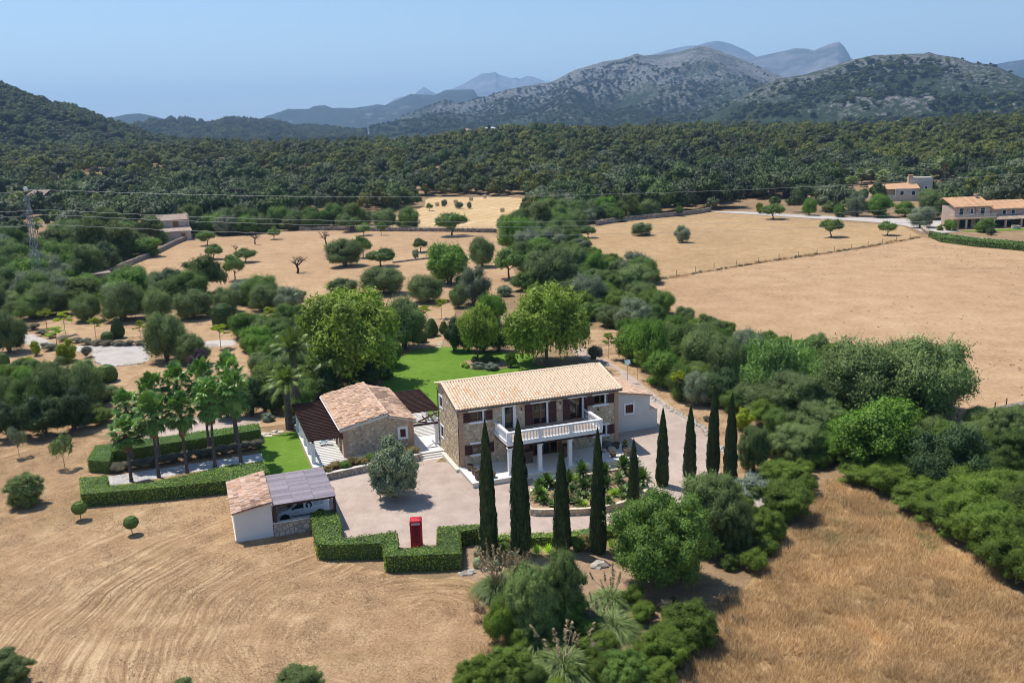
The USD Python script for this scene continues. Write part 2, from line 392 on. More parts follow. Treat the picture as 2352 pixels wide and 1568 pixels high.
hay_poly = field('hay_field', [(872, 518), (930, 492), (975, 474), (985, 455), (1080, 453), (1193, 455), (1208, 476), (1180, 510), (1150, 527), (1000, 526)], 0.05, M['hay'], sm=3)
oat_poly = field('ripe_field', [(1325, 535), (1370, 520), (1480, 504), (1560, 496), (1630, 488), (1760, 496), (1900, 508), (2075, 520), (2115, 543), (1990, 566), (1750, 601), (1508, 641), (1400, 600), (1345, 565)], 0.04, M['oat'], sm=0)
stub_poly = field('stubble_field', [(1508, 645), (1750, 605), (1990, 570), (2120, 546), (2220, 563), (2420, 585), (2700, 620), (2700, 1000), (2352, 985), (2260, 960), (2190, 1010), (2050, 860), (1900, 800), (1700, 770), (1560, 735), (1490, 680)], 0.032, M['stubble'], sm=0)

drive_pts = [W(-12.2, 3.0), W(-8.0, 3.6), W(-2.6, 4.85), W(0, 4.95), W(17.2, 5), W(22.6, 5.2)] + gp([(1496, 905), (1445, 862), (1400, 838), (1350, 806), (1316, 795), (1300, 806), (1330, 832), (1398, 850)])
drive_pts = [W(-12.2, 3.0), W(-2.6, 4.75), W(-0.3, 4.75), W(-0.3, 3), W(16.6, 3), W(17.5, 9)] + gp([(1425, 860), (1370, 838), (1318, 812), (1330, 798), (1378, 820), (1440, 855), (1530, 925), (1600, 975), (1640, 1035), (1655, 1080), (1640, 1130), (1560, 1165), (1500, 1192), (1420, 1212), (1250, 1238), (1130, 1244), (1090, 1232), (1000, 1256), (890, 1256), (860, 1240), (800, 1244), (770, 1200), (768, 1120)])
drive_pts = smooth_line(np.array(drive_pts)[:, :2], 3, closed=True)
struct('gravel_drive', sheet(drive_pts, 0.026), M['gravel'])
struct('carport_floor', sheet([W(-18.0, -7.2), W(-12.0, -7.6), W(-12.0, 0.6), W(-18.0, 0.2)], 0.030), M['gravel'])
lawn_pts = gp([(872, 930), (880, 880), (905, 830), (945, 806), (985, 799), (1040, 797), (1100, 806), (1165, 808), (1222, 816), (1232, 838), (1290, 846), (1330, 870)]) + [W(15, 9), W(1.4, 9), W(1.4, 20.4), W(-2.5, 20.4)]
struct('lawn', sheet(smooth_line(np.array(lawn_pts)[:, :2], 4, closed=True), 0.014), M['lawn'])
struct('side_lawn', sheet(smooth_line(np.array(gp([(596, 1012), (640, 998), (684, 990)]) .__add__([W(-13.05, 15), W(-13.05, 10.0), W(-13.05, 6.0), W(-12.5, 4.0), W(-12.4, 2.9), W(-14.5, 1.2)]) + gp([(640, 1098), (618, 1090), (602, 1060)]))[:, :2], 2, closed=True), 0.022), M['lawn'])
M['paving'] = pmat('pale_paving', (0.62, 0.58, 0.52), (0.72, 0.68, 0.62), rough=0.7, spec=0.25, scale=2.0)
path2 = [(228, 1100), (247, 1094), (600, 1041), (606, 1058), (420, 1088), (252, 1117)]
struct('palm_walk', sheet(np.array(gp(path2))[:, :2], 0.026), M['concrete'])
struct('garden_track', sheet(smooth_line(np.array(gp([(40, 772), (72, 768), (105, 780), (140, 793), (200, 794), (270, 793), (335, 792), (420, 789), (480, 783), (535, 781), (536, 793), (480, 797), (400, 806), (345, 806), (342, 824), (330, 831), (252, 842), (222, 832), (208, 812), (150, 806), (100, 800), (60, 790)]))[:, :2], 3, closed=True), 0.024), M['road'])
struct('gravel_court', sheet(smooth_line(np.array(gp([(330, 985), (360, 962), (520, 955), (600, 965), (560, 985), (420, 1010), (330, 1010)]))[:, :2], 3, closed=True), 0.018), M['gravel'])
struct('lane', sheet(smooth_line(np.array(gp([(1635, 487), (1700, 486), (1850, 494), (1990, 500), (2080, 503), (2230, 512), (2280, 522), (2200, 532), (2130, 535), (2080, 519), (1990, 509), (1850, 501), (1700, 491)]))[:, :2], 3, closed=True), 0.06), M['road'])

# ------------------------------------------------------------------ hills and mountains, each at its own distance
def hillmat(name, veg, veg2, rock, rock2, lo, hi, tree=0.06, patch=0.006, bump=0.6, bdist=6.0, stretch=(1, 1, 1), zr=(0, 1), zb=(0, 0)):
    nodes = {'g': ('geometry', {}),
             'mp': ('mapping', {'mapping_type': 'point', 'scale': stretch}),
             'n1': ('noise_texture', {'scale': tree, 'detail': 6.0, 'roughness': 0.72}),
             'n2': ('noise_texture', {'scale': patch, 'detail': 4.0, 'roughness': 0.6}),
             'n3': ('noise_texture', {'scale': tree * 2.3, 'detail': 3.0, 'roughness': 0.6}),
             'a': ('math', {'math_type': 'multiply', 'value2': 0.66}), 'b': ('math', {'math_type': 'multiply_add', 'value2': 0.34}),
             'mr': ('map_range', {'from_min': lo, 'from_max': hi, 'to_min': 0.0, 'to_max': 1.0, 'clamp': True}),
             'sz': ('separate_xyz', {}), 'zm': ('map_range', {'from_min': zr[0], 'from_max': zr[1], 'to_min': zb[0], 'to_max': zb[1], 'clamp': True}), 'za': ('math', {'math_type': 'add'}),
             'v': ('mix_color', {'a': veg, 'b': veg2}), 'r': ('mix_color', {'a': rock, 'b': rock2}), 'c': ('mix_color', {}),
             'p': ('principled_bsdf', {'roughness': 0.95, 'specular_ior_level': 0.05}), 'bp': ('bump', {'strength': bump, 'distance': bdist})}
    links = [('g.position', 'mp.vector'), ('mp.vector', 'n1.vector'), ('mp.vector', 'n2.vector'), ('mp.vector', 'n3.vector'),
             ('n1.fac', 'a.value1'), ('n2.fac', 'b.value1'), ('a.value', 'b.value3'), ('g.position', 'sz.vector'), ('sz.z', 'zm.value'), ('zm.result', 'za.value1'), ('b.value', 'za.value2'), ('za.value', 'mr.value'),
             ('n3.fac', 'v.fac'), ('n3.fac', 'r.fac'), ('mr.result', 'c.fac'), ('v.result', 'c.a'), ('r.result', 'c.b'),
             ('c.result', 'p.base_color'), ('n1.fac', 'bp.height'), ('bp.normal', 'p.normal')]
    return usdkit.material(stage, '/World/Looks/' + name, nodes, links, surface='p.BSDF')

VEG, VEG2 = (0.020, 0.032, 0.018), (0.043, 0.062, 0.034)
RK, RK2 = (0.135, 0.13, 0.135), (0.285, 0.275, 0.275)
H_MESH = {}
def hill(name, sil, R, Rb, Rbk, mat, amp=25.0, fq=0.004, p=1.15, n=260, rows=40, drop=0.0, base=None, cx=0.0, seed=1):
    ae = np.array([az_of(*q) for q in sil])
    az = np.linspace(ae[0, 0], ae[-1, 0], n)
    el = np.interp(az, ae[:, 0], ae[:, 1])
    Hr = CAM_H + R * np.tan(el) - drop
    t = np.concatenate([np.linspace(0, 1, rows), 1 + np.linspace(0, 1, 9)[1:]])
    Tt, A = np.meshgrid(t, az, indexing='ij')
    r = np.where(Tt <= 1, Rb + (R - Rb) * Tt, R + (Rbk - R) * (Tt - 1))
    X, Y = r * np.sin(A), r * np.cos(A)
    env = np.where(Tt <= 1, np.clip(Tt, 0, 1) ** p, 1 - (Tt - 1) ** 1.3)
    pt = np.stack([X * fq, Y * fq, X * 0], -1)
    rid = 1 - np.abs(2 * meshkit.fbm(pt, 5, seed) - 1)
    nn = meshkit.fbm(pt * 4.1 + 7.7, 4, seed + 9) - 0.5
    body = np.where(Tt <= 1, np.sin(PI * np.clip(Tt, 0, 1)) ** 0.8, np.clip(Tt - 1, 0, 1))
    Z = Hr[None] * env + body * amp * ((rid - 0.72) * 2.2 + nn * 0.6) + (nn * amp * 0.12) * (Tt > 0.9)
    Z = np.where(Tt == 0, -2.0, Z); Z = np.where(Tt >= 2, -2.0, Z)
    Z = np.maximum(Z, -2.0)
    v = np.stack([X, Y, Z], -1).reshape(-1, 3)
    i, j = np.meshgrid(np.arange(len(t) - 1), np.arange(n - 1), indexing='ij')
    q = np.stack([i * n + j, i * n + j + 1, (i + 1) * n + j + 1, (i + 1) * n + j], -1).reshape(-1, 4)[:, ::-1]
    struct('hill', (v, q), mat, smooth=True)
    H_MESH[name] = (v, q, rows, n)

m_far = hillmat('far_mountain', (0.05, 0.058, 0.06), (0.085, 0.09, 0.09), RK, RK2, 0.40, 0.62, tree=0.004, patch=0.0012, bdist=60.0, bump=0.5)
m_mid = hillmat('wooded_mountain', (0.022, 0.030, 0.026), (0.045, 0.056, 0.048), (0.20, 0.19, 0.185), (0.30, 0.28, 0.27), 0.55, 0.64, tree=0.014, patch=0.002, bdist=30.0, bump=1.0)
m_rock = hillmat('limestone_mountain', VEG, VEG2, RK, RK2, 0.47, 0.56, tree=0.085, patch=0.003, bdist=7.0, bump=0.8, zr=(10, 170), zb=(-0.09, 0.02))
m_rock2 = hillmat('limestone_hill', VEG, VEG2, RK, RK2, 0.49, 0.57, tree=0.11, patch=0.0045, bdist=4.0, bump=0.8, zr=(10, 90), zb=(-0.08, 0.015))
m_wood = hillmat('wooded_hill', VEG, VEG2, (0.05, 0.055, 0.03), (0.07, 0.07, 0.035), 0.55, 0.7, tree=0.09, patch=0.006, bdist=5.0, bump=1.0)

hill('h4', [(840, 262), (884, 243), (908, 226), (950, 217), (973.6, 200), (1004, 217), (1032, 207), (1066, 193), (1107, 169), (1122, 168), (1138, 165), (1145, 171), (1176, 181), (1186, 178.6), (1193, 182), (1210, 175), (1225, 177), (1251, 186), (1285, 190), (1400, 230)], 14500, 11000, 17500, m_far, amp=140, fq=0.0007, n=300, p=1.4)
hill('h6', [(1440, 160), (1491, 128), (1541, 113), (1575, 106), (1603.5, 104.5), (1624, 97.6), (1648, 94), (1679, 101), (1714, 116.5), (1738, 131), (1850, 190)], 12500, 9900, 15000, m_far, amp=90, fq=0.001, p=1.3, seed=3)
hill('h9', [(2240, 175), (2282, 148.6), (2317, 142), (2352, 137), (2600, 118), (3000, 160)], 9000, 7000, 11500, m_mid, amp=70, fq=0.0015, seed=4)
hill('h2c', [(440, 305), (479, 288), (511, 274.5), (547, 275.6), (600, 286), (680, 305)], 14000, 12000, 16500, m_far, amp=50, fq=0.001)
hill('h3', [(540, 318), (586, 283), (608, 270), (661, 250.5), (708, 250.5), (722, 244), (747, 241.6), (765, 249), (804, 250.5), (841, 245), (867, 240), (884.5, 243), (943, 217), (998, 219), (1025, 207), (1087, 205), (1097, 220), (1107, 226), (1160, 250), (1250, 300)], 8000, 5700, 10500, m_mid, amp=90, fq=0.0012, n=320, seed=5)
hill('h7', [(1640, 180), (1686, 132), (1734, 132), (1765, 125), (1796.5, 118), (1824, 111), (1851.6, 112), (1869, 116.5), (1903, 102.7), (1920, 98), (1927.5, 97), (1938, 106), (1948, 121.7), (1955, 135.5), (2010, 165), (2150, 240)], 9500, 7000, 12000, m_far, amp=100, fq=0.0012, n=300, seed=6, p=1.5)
hill('h5', [(850, 322), (891, 303), (919, 279), (977, 251), (1018, 236), (1052, 244), (1107, 227), (1162, 207), (1217, 196.5), (1261, 191), (1285, 179), (1320, 160.5), (1360, 150), (1388, 142), (1420, 137), (1450, 128), (1462, 123), (1477, 128.6), (1518, 126), (1559, 119), (1585, 112), (1603, 106), (1631, 108), (1679, 127), (1720.6, 144), (1762, 161), (1789.6, 173.4), (1870, 205), (2000, 262), (2100, 300)], 4600, 2500, 6200, m_rock, amp=75, fq=0.0028, n=420, rows=60, seed=7, p=1.2)
hill('h2', [(200, 300), (240, 277), (257, 270), (290, 263), (322, 261), (355, 267), (386, 275.6), (450, 300)], 6500, 5200, 7800, m_mid, amp=40, fq=0.003, n=160)
hill('h2b', [(250, 318), (300, 298), (336, 284), (380, 278), (422, 276), (450, 281), (479, 290), (500, 285), (529, 277), (560, 278), (586, 283), (626, 284), (679, 299), (720, 297), (751, 299), (786, 309.5), (840, 320)], 3300, 2500, 4200, m_mid, amp=30, fq=0.003, n=220, seed=8)
hill('h8', [(1500, 288), (1600, 262), (1700, 222), (1748, 195), (1789.6, 177), (1851.6, 168), (1903, 152.7), (1955, 135.5), (2007, 125), (2065, 122), (2120.5, 121), (2134, 117), (2148, 122), (2196, 128.6), (2231, 140.7), (2282.5, 146.5), (2352, 177), (2600, 230), (2900, 262)], 2500, 1560, 3300, m_rock2, amp=38, fq=0.005, n=360, rows=50, seed=9, p=1.25, drop=3)
hill('h1', [(-1000, 60), (-500, 90), (-200, 135), (0, 193), (50, 214), (114, 232), (172, 247), (222, 265), (265, 276), (322, 296), (375, 316), (411, 324), (470, 336)], 1500, 1020, 2000, m_wood, amp=20, fq=0.008, n=220, seed=10, p=1.1, drop=6)

# the air: one even box of haze round everything
usdkit.material(stage, '/World/Looks/haze_air', {'v': ('principled_volume', {'color': (0.44, 0.69, 1.0), 'density': 8e-5, 'anisotropy': 0.15})}, volume='v.volume')
hz_ = MB().box((-25500, -25500, -3.5), (25500, 25500, 1120))
struct('haze', hz_, '/World/Looks/haze_air', kind='stuff')
# ------------------------------------------------------------------ masonry and roof builders
M['mortar'] = pmat('wall_mortar', (0.45, 0.36, 0.26), (0.55, 0.45, 0.34), rough=0.95, spec=0.1, scale=3)
STONES = [pmat(f'wall_stone_{k}', c, tuple(x * 0.72 for x in c), rough=0.9, spec=0.15, scale=4.0, island=0.22, bump=0.5, bscale=14) for k, c in
          enumerate([(0.60, 0.47, 0.31), (0.52, 0.41, 0.27), (0.68, 0.56, 0.40), (0.47, 0.38, 0.28), (0.61, 0.45, 0.28), (0.55, 0.47, 0.37)])]
M['greymortar'] = pmat('dark_joint', (0.17, 0.14, 0.12), (0.24, 0.20, 0.17), rough=0.95, spec=0.1, scale=3)
PALE = [pmat(f'pale_stone_{k}', c, tuple(x * 0.78 for x in c), rough=0.9, spec=0.15, scale=4.0, island=0.2, bump=0.5, bscale=14) for k, c in
        enumerate([(0.47, 0.40, 0.33), (0.53, 0.46, 0.38), (0.42, 0.36, 0.30), (0.50, 0.42, 0.33)])]
M['quoin'] = pmat('sandstone_quoin', (0.44, 0.27, 0.17), (0.50, 0.33, 0.22), rough=0.85, spec=0.15, scale=1.5, bump=0.2)
M['white'] = pmat('white_stone_trim', (0.74, 0.73, 0.71), (0.80, 0.79, 0.77), rough=0.6, spec=0.3, scale=2.0)
M['cream'] = pmat('cream_render', (0.60, 0.56, 0.47), (0.66, 0.62, 0.53), rough=0.85, spec=0.15, scale=0.7, bump=0.1)
M['greywall'] = pmat('pale_grey_render', (0.56, 0.545, 0.50), (0.61, 0.595, 0.55), rough=0.9, spec=0.1, scale=0.5, bump=0.08)
M['shutter'] = pmat('maroon_shutter', (0.050, 0.012, 0.010), (0.075, 0.020, 0.016), rough=0.55, spec=0.35, scale=3)
M['wood'] = pmat('door_wood', (0.16, 0.055, 0.02), (0.25, 0.10, 0.04), rough=0.45, spec=0.4, scale=6)
M['darkwood'] = pmat('dark_beam', (0.045, 0.020, 0.014), (0.085, 0.038, 0.026), rough=0.7, spec=0.2, scale=4, island=0.15)
M['iron'] = pmat('brown_metal', (0.05, 0.04, 0.035), rough=0.5, spec=0.4)
M['inner'] = pmat('inner_plaster', (0.35, 0.32, 0.28), rough=0.9)
M['curtain'] = pmat('cream_blind', (0.55, 0.44, 0.30), (0.62, 0.52, 0.38), rough=0.8, scale=2)
M['pane'] = pane_mat('window_pane')
M['terrace'] = pmat('terrace_tile', (0.70, 0.66, 0.59), (0.78, 0.74, 0.68), rough=0.6, spec=0.3, scale=1.2)
M['floor'] = pmat('balcony_tile', (0.34, 0.26, 0.20), (0.42, 0.33, 0.26), rough=0.6, scale=1.5)
M['pot'] = pmat('brown_clay_pot', (0.10, 0.065, 0.045), (0.17, 0.115, 0.085), rough=0.7, scale=5)
M['earth'] = pmat('potting_earth', (0.05, 0.035, 0.025), rough=0.95)
def tilemats(tag_, base, spread=1.0):
    return [pmat(f'{tag_}_{k}', tuple(min(1, x * (1 + (m - 1) * spread)) for x in c), tuple(min(1, x * (1 + (m - 1) * spread) * (1 - 0.2 * spread)) for x in c), rough=0.85, spec=0.15, scale=2.5, island=0.16 * spread, bump=0.2, bscale=25)
            for k, (c, m) in enumerate([(base, 1.0), (base, 1.12), ((base[0] * 0.97, base[1] * 0.84, base[2] * 0.72), 0.97), (base, 0.86), ((base[0], base[1] * 1.05, base[2] * 1.12), 1.08)])]
TILE_MAIN = tilemats('cream_roof_tile', (0.80, 0.61, 0.43), 0.4)
TILE_OUT = tilemats('pink_roof_tile', (0.72, 0.49, 0.34))
TILE_SHED = tilemats('shed_roof_tile', (0.70, 0.48, 0.35))
M['moss'] = pmat('weathered_tile', (0.26, 0.16, 0.11), (0.38, 0.25, 0.18), rough=0.95, scale=2.0, island=0.2)

def cells(area, size, rng, joint=0.025, keep=0.0):
    """irregular stone outlines filling a flat area (shapely), about SIZE across"""
    x0, y0, x1, y1 = area.bounds
    s = size
    gx, gy = np.meshgrid(np.arange(x0 - 2 * s, x1 + 2 * s, s), np.arange(y0 - 2 * s, y1 + 2 * s, s * 0.86))
    gx = gx + (np.arange(len(gx)) % 2)[:, None] * s / 2
    p = np.c_[gx.ravel(), gy.ravel()] + rng.uniform(-0.40, 0.40, (gx.size, 2)) * s
    vor = Voronoi(p)
    out = []
    for i in range(len(p)):
        reg = vor.regions[vor.point_region[i]]
        if -1 in reg or len(reg) < 3: continue
        if not (x0 - s < p[i, 0] < x1 + s and y0 - s < p[i, 1] < y1 + s): continue
        c = Polygon(vor.vertices[reg]).intersection(area)
        if c.is_empty: continue
        for g in getattr(c, 'geoms', [c]):
            if g.geom_type != 'Polygon': continue
            g = g.buffer(-joint)
            if g.is_empty or g.geom_type != 'Polygon' or g.area < (0.2 * s) ** 2: continue
            g = Polygon(g.exterior).simplify(0.04 * s)
            if g.geom_type == 'Polygon' and len(g.exterior.coords) > 3: out.append(g)
    return out

def stone_mesh(g, depth, rng):
    c = np.array(g.exterior.coords)[:-1]
    if Polygon(c).exterior.is_ccw is False: c = c[::-1]
    m = c.mean(0); n = len(c)
    d = depth * rng.uniform(0.6, 1.3)
    top = m + (c - m) * 0.80
    v = np.vstack([np.c_[c, np.zeros(n)], np.c_[m + (c - m) * 0.97, np.full(n, d * 0.6)], np.c_[top, np.full(n, d)], [[*m, d * 1.1]]])
    f = []
    for a in range(2):
        for k in range(n):
            i, j = a * n + k, a * n + (k + 1) % n
            f += [(i, j, j + n), (i, j + n, i + n)]
    f += [(2 * n + k, 2 * n + (k + 1) % n, 3 * n) for k in range(n)]
    return v, np.array(f)

def lay_stones(th, parent, area, o, u, w, n, size, single, mats, rng, depth=0.05, joint=0.025, sink=0.012):
    cs = cells(area, size, rng, joint)
    order = sorted(range(len(cs)), key=lambda i: -cs[i].area)
    o = np.asarray(o, float) - np.asarray(n, float) * sink
    rest = [MB() for _ in mats]
    used = set()
    for rank, i in enumerate(order):
        m = place(stone_mesh(cs[i], depth, rng), o, u, w, n)
        k = int(rng.integers(len(mats)))
        if rank < single: th.part('stone', m, mats[k], parent)
        else: rest[0].mesh(m)
    if rest[0].n:
        th.part('stone_course', rest[0], mats[0], parent, kind='stuff')

def barrel(w=0.125, ln=0.5, seg=5):
    a = np.linspace(0, PI, seg + 1)
    lo = np.c_[-np.cos(a) * w, np.zeros(seg + 1), np.sin(a) * w * 0.85 + 0.018]
    hi = np.c_[-np.cos(a) * w * 0.86, np.full(seg + 1, ln), np.sin(a) * w * 0.72]
    v = np.vstack([lo, hi, lo * [1, 1, 0.0] + [0, 0, -0.01]])
    n = seg + 1
    f = []
    for k in range(seg):
        f += [(k, k + n, k + 1), (k + 1, k + n, k + n + 1)]
        f += [(k, k + 1, k + 2 * n), (k + 1, k + 1 + 2 * n, k + 2 * n)]
    return v, np.array(f)

def lay_tiles(th, parent, o, u, w, width, length, mats, rng, sp=0.27, ex=0.42, single=300, lift=0.0, mossy=0.0, keep=None):
    """rows of barrel tiles on a slope: o = lower corner, u along the eave, w up the slope; returns nothing"""
    u, w = np.asarray(u, float), np.asarray(w, float)
    u /= np.linalg.norm(u); w /= np.linalg.norm(w)
    n = np.cross(u, w)
    nc, nr = max(1, int(round(width / sp))), max(1, int(round(length / ex)))
    sp, ex = width / nc, length / nr
    bv, bf = barrel(sp * 0.46, ex * 1.16)
    jobs = []
    for r in range(nr):
        for c in range(nc):
            h = 0.0
            dark = False
            if lift and meshkit.noise(np.array([[c * 0.23, r * 0.45, 3.3]]), 5)[0] > 0.46 and rng.random() < 0.6: h = lift * rng.uniform(0.5, 1.2)
            if mossy and meshkit.noise(np.array([[c * 0.16, r * 0.30, 1.3]]), 8)[0] + rng.normal(0, 0.10) > 1 - mossy: dark = True
            p = np.asarray(o, float) + u * ((c + 0.5) * sp + rng.normal(0, 0.006)) + w * (r * ex + rng.normal(0, 0.012)) + n * (0.02 + h + (0.012 if r else 0))
            v = p + bv[:, :1] * u + bv[:, 1:2] * w + bv[:, 2:] * n
            jobs.append((v, dark, th_dist(th, p)))
    jobs.sort(key=lambda t: t[2])
    rest, restd = MB(), MB()
    for i, (v, dark, _) in enumerate(jobs):
        if i < single: th.part('tile', (v, bf), M['moss'] if dark else mats[int(rng.integers(len(mats)))], parent)
        else: (restd if dark else rest).add(v, bf)
    if rest.n: th.part('tile_course', rest, mats[0], parent, kind='stuff')
    if restd.n: th.part('tile_course', restd, M['moss'], parent, kind='stuff')

def th_dist(th, p):
    q = W(p[0], p[1], p[2]) if getattr(th, 'grid', True) else p
    return float(np.linalg.norm(q - [0, 0, CAM_H]))

def slab(poly, o, u, w, n, t):
    """a flat panel of outline POLY (a,b) standing at o, T thick along n"""
    return place(MB().prism(poly, 0, t), o, u, w, n)

LX, DX, ZX = np.array([1.0, 0, 0]), np.array([0, 1.0, 0]), np.array([0, 0, 1.0])
rng = np.random.default_rng(11)

# ------------------------------------------------------------------ the stone house
house = HT('stone_house', 'two storey stone house with cream tiled roof, maroon shutters and white balcony', 'house', 0, 0, 0)
HL, HD, ZF, ZE, RD, RZ = 16.56, 6.9, 0.5, 6.28, 4.72, 7.50
SL = (RZ - ZE) / RD
ZR = RZ - SL * (HD - RD)
WINS = [  # l0 l1 z0 z1, shutters (left l0,l1 / right l0,l1), kind
    (1.19, 2.57, 4.83, 5.77, (0.45, 1.15), (2.61, 3.31), 'w'), (13.93, 15.30, 4.85, 5.77, (13.17, 13.88), (15.34, 16.05), 'w'),
    (1.22, 2.62, 1.62, 2.58, (0.48, 1.18), (2.66, 3.36), 'w'), (13.93, 15.40, 1.63, 2.58, (13.15, 13.88), (15.44, 16.10), 'w'),
    (4.55, 5.40, 3.63, 5.80, None, None, 'd'), (7.45, 9.02, 3.63, 5.78, (6.60, 7.40), (9.06, 9.86), 'd'), (11.33, 12.80, 3.63, 5.80, (10.55, 11.29), 'open', 'd'),
    (6.95, 8.05, 0.5, 2.62, None, None, 'g'), (8.45, 9.95, 0.5, 2.62, None, None, 'g')]
front = sbox(0.02, ZF, HL - 0.02, ZE - 0.02)
holes = unary_union([sbox(a, b, c, d) for a, c, b, d, *_ in [(w[0], w[1], w[2], w[3]) for w in WINS]])
wf = house.part('wall', slab(front.difference(holes), (0, 0.36, 0), LX, ZX, -DX, 0.36), M['mortar'])
trim = unary_union([sbox(w[0] - 0.16, w[2] - 0.2, w[1] + 0.16, w[3] + 0.24) for w in WINS])
quo = unary_union([sbox(-0.1, 0, 0.42, 7), sbox(HL - 0.42, 0, HL + 0.1, 7)])
lay_stones(house, wf, sbox(0.42, ZF, HL - 0.42, ZE - 0.05).difference(trim), (0, 0, 0), LX, ZX, -DX, 0.34, 200, STONES, rng)
gab = Polygon([(0.37, 0), (HD - 0.37, 0), (HD - 0.37, ZR + 0.08), (RD, RZ - 0.05), (0.37, ZE + 0.08)])
GW = [(5.35, 6.35, 4.80, 5.85), (5.30, 6.30, 1.70, 2.80)]
gholes = unary_union([sbox(a, b, c, d) for a, c, b, d in GW])
wl = house.part('wall', slab(gab.difference(gholes), (0.36, 0, 0), DX, ZX, -LX, 0.36), M['mortar'])
gtrim = unary_union([sbox(a - 0.17, b - 0.17, c + 0.17, d + 0.17) for a, c, b, d in GW])
lay_stones(house, wl, Polygon([(0.05, 0), (HD, 0), (HD, ZR - 0.1), (RD, RZ - 0.15), (0.05, ZE - 0.15)]).difference(gtrim), (0, 0, 0), DX, ZX, -LX, 0.33, 100, STONES, rng)
house.part('wall', slab(gab, (HL, 0, 0), DX, ZX, -LX, 0.36), M['mortar'])
house.part('wall', MB().box((0, HD - 0.36, 0), (HL, HD, ZR)), M['mortar'])
house.part('inner_floor', MB().box((0.37, 0.37, 3.30), (HL - 0.37, HD - 0.37, 3.60)).box((0.37, 0.37, 0.2), (HL - 0.37, HD - 0.37, 0.48)), M['inner'])
house.part('inner_wall', MB().box((0.4, 3.4, 0.48), (HL - 0.4, 3.5, 3.3)).box((0.4, 3.4, 3.6), (HL - 0.4, 3.5, 6.5)), M['inner'])
for a in (0.0, HL - 0.42):
    q = MB()
    for k in range(14):
        z0 = ZF + k * (ZE - 0.12 - ZF) / 14
        q.box((a - 0.012 + (0 if a == 0 else 0.02), -0.035 - 0.006 * (k % 2), z0 + 0.008), (a + 0.42 + (0.012 if a else 0), 0.2, z0 + (ZE - 0.12 - ZF) / 14 - 0.008))
    house.part('corner_pilaster', q, M['quoin'])
def shutter(th, l0, l1, z0, z1, name='shutter'):
    f = MB().box((l0, -0.115, z0), (l1, -0.075, z1))
    s = th.part(name, f, M['shutter'])
    sl = MB()
    for k in range(int((z1 - z0 - 0.2) / 0.09)):
        z = z0 + 0.1 + k * 0.09
        if abs(z - (z0 + z1) / 2) < 0.06: continue
        sl.mesh(place(MB().box((0, 0, 0), (l1 - l0 - 0.14, 0.07, 0.018)), (l0 + 0.07, -0.128, z), LX, np.array([0, 0.35, 0.94]), np.array([0, -0.94, 0.35])))
    th.part('slat', sl, M['shutter'], s)
    return s
for (l0, l1, z0, z1, sa, sb, kd) in WINS:
    fr = MB()
    for a, b in (((l0, 0.10, z0), (l0 + 0.07, 0.2, z1)), ((l1 - 0.07, 0.10, z0), (l1, 0.2, z1)), ((l0 + 0.07, 0.10, z1 - 0.07), (l1 - 0.07, 0.2, z1)), ((l0 + 0.07, 0.10, z0), (l1 - 0.07, 0.2, z0 + 0.08)), (((l0 + l1) / 2 - 0.05, 0.11, z0 + 0.08), ((l0 + l1) / 2 + 0.05, 0.19, z1 - 0.07))):
        if kd == 'd' and l1 - l0 < 1 and a[0] > l0 + 0.1 and b[0] < l1 - 0.1 and z0 + 0.05 < a[2] < z1 - 0.1: continue
        fr.box(a, b)
    nm = 'window' if kd == 'w' else 'glazed_door'
    wp = house.part(nm, fr, M['wood'])
    house.part('pane', MB().box((l0 + 0.07, 0.145, z0 + 0.08), (l1 - 0.07, 0.155, z1 - 0.07)), M['pane'], wp)
    if kd == 'w':
        house.part('lintel', MB().box((l0 - 0.24, -0.10, z1 + 0.02), (l1 + 0.18, 0.06, z1 + 0.22)), M['white'], wp)
        house.part('sill', MB().box((l0 - 0.24, -0.15, z0 - 0.19), (l1 + 0.18, 0.10, z0 - 0.01)), M['white'], wp)
        house.part('jamb', MB().box((l1 - 0.22, -0.02, z0), (l1 - 0.072, 0.095, z1)), M['white'], wp)
    elif kd == 'd':
        if sa is None:
            house.part('surround', slab(sbox(l0 - 0.28, 3.64, l1 + 0.28, z1 + 0.28).difference(sbox(l0, z0, l1, z1)), (0, 0.09, 0), LX, ZX, -DX, 0.15), M['white'], wp)
            house.part('blind', MB().box((l0 + 0.1, 0.22, z0 + 0.1), (l1 - 0.1, 0.25, z1 - 0.75)), M['curtain'], wp)
        else:
            house.part('lintel', MB().box((l0 - 0.26, -0.10, z1 + 0.02), (l1 + 0.20, 0.06, z1 + 0.22)), M['white'], wp)
            house.part('jamb', MB().box((l1 - 0.16, -0.02, z0), (l1 - 0.002, 0.095, z1)), M['white'], wp)
            house.part('blind', MB().box((l0 + 0.75, 0.3, z0 + 0.2), (l0 + 1.1, 0.33, z1 - 0.5)), M['curtain'], wp)
    else:
        house.part('lintel', MB().box((l0 - 0.2, -0.08, z1 + 0.02), (l1 + 0.2, 0.06, z1 + 0.2)), M['white'], wp)
    if sa: shutter(house, sa[0], sa[1], z0 - (0.0 if kd == 'w' else -0.08), z1 + (0.0 if kd == 'w' else 0.02))
    if sb == 'open':
        s = house.part('shutter', MB().box((l1 + 0.02, -0.78, z0 + 0.06), (l1 + 0.06, -0.06, z1)), M['shutter'], label='shutter swung out square to the wall')
    elif sb: shutter(house, sb[0], sb[1], z0 - (0.0 if kd == 'w' else -0.08), z1 + (0.0 if kd == 'w' else 0.02))
for l0, l1 in ((6.5, 6.95), (8.05, 8.42), (9.97, 10.35)):
    house.part('door_leaf', MB().box((l0, -0.09, 0.52), (l1, -0.05, 2.6)), M['wood'])
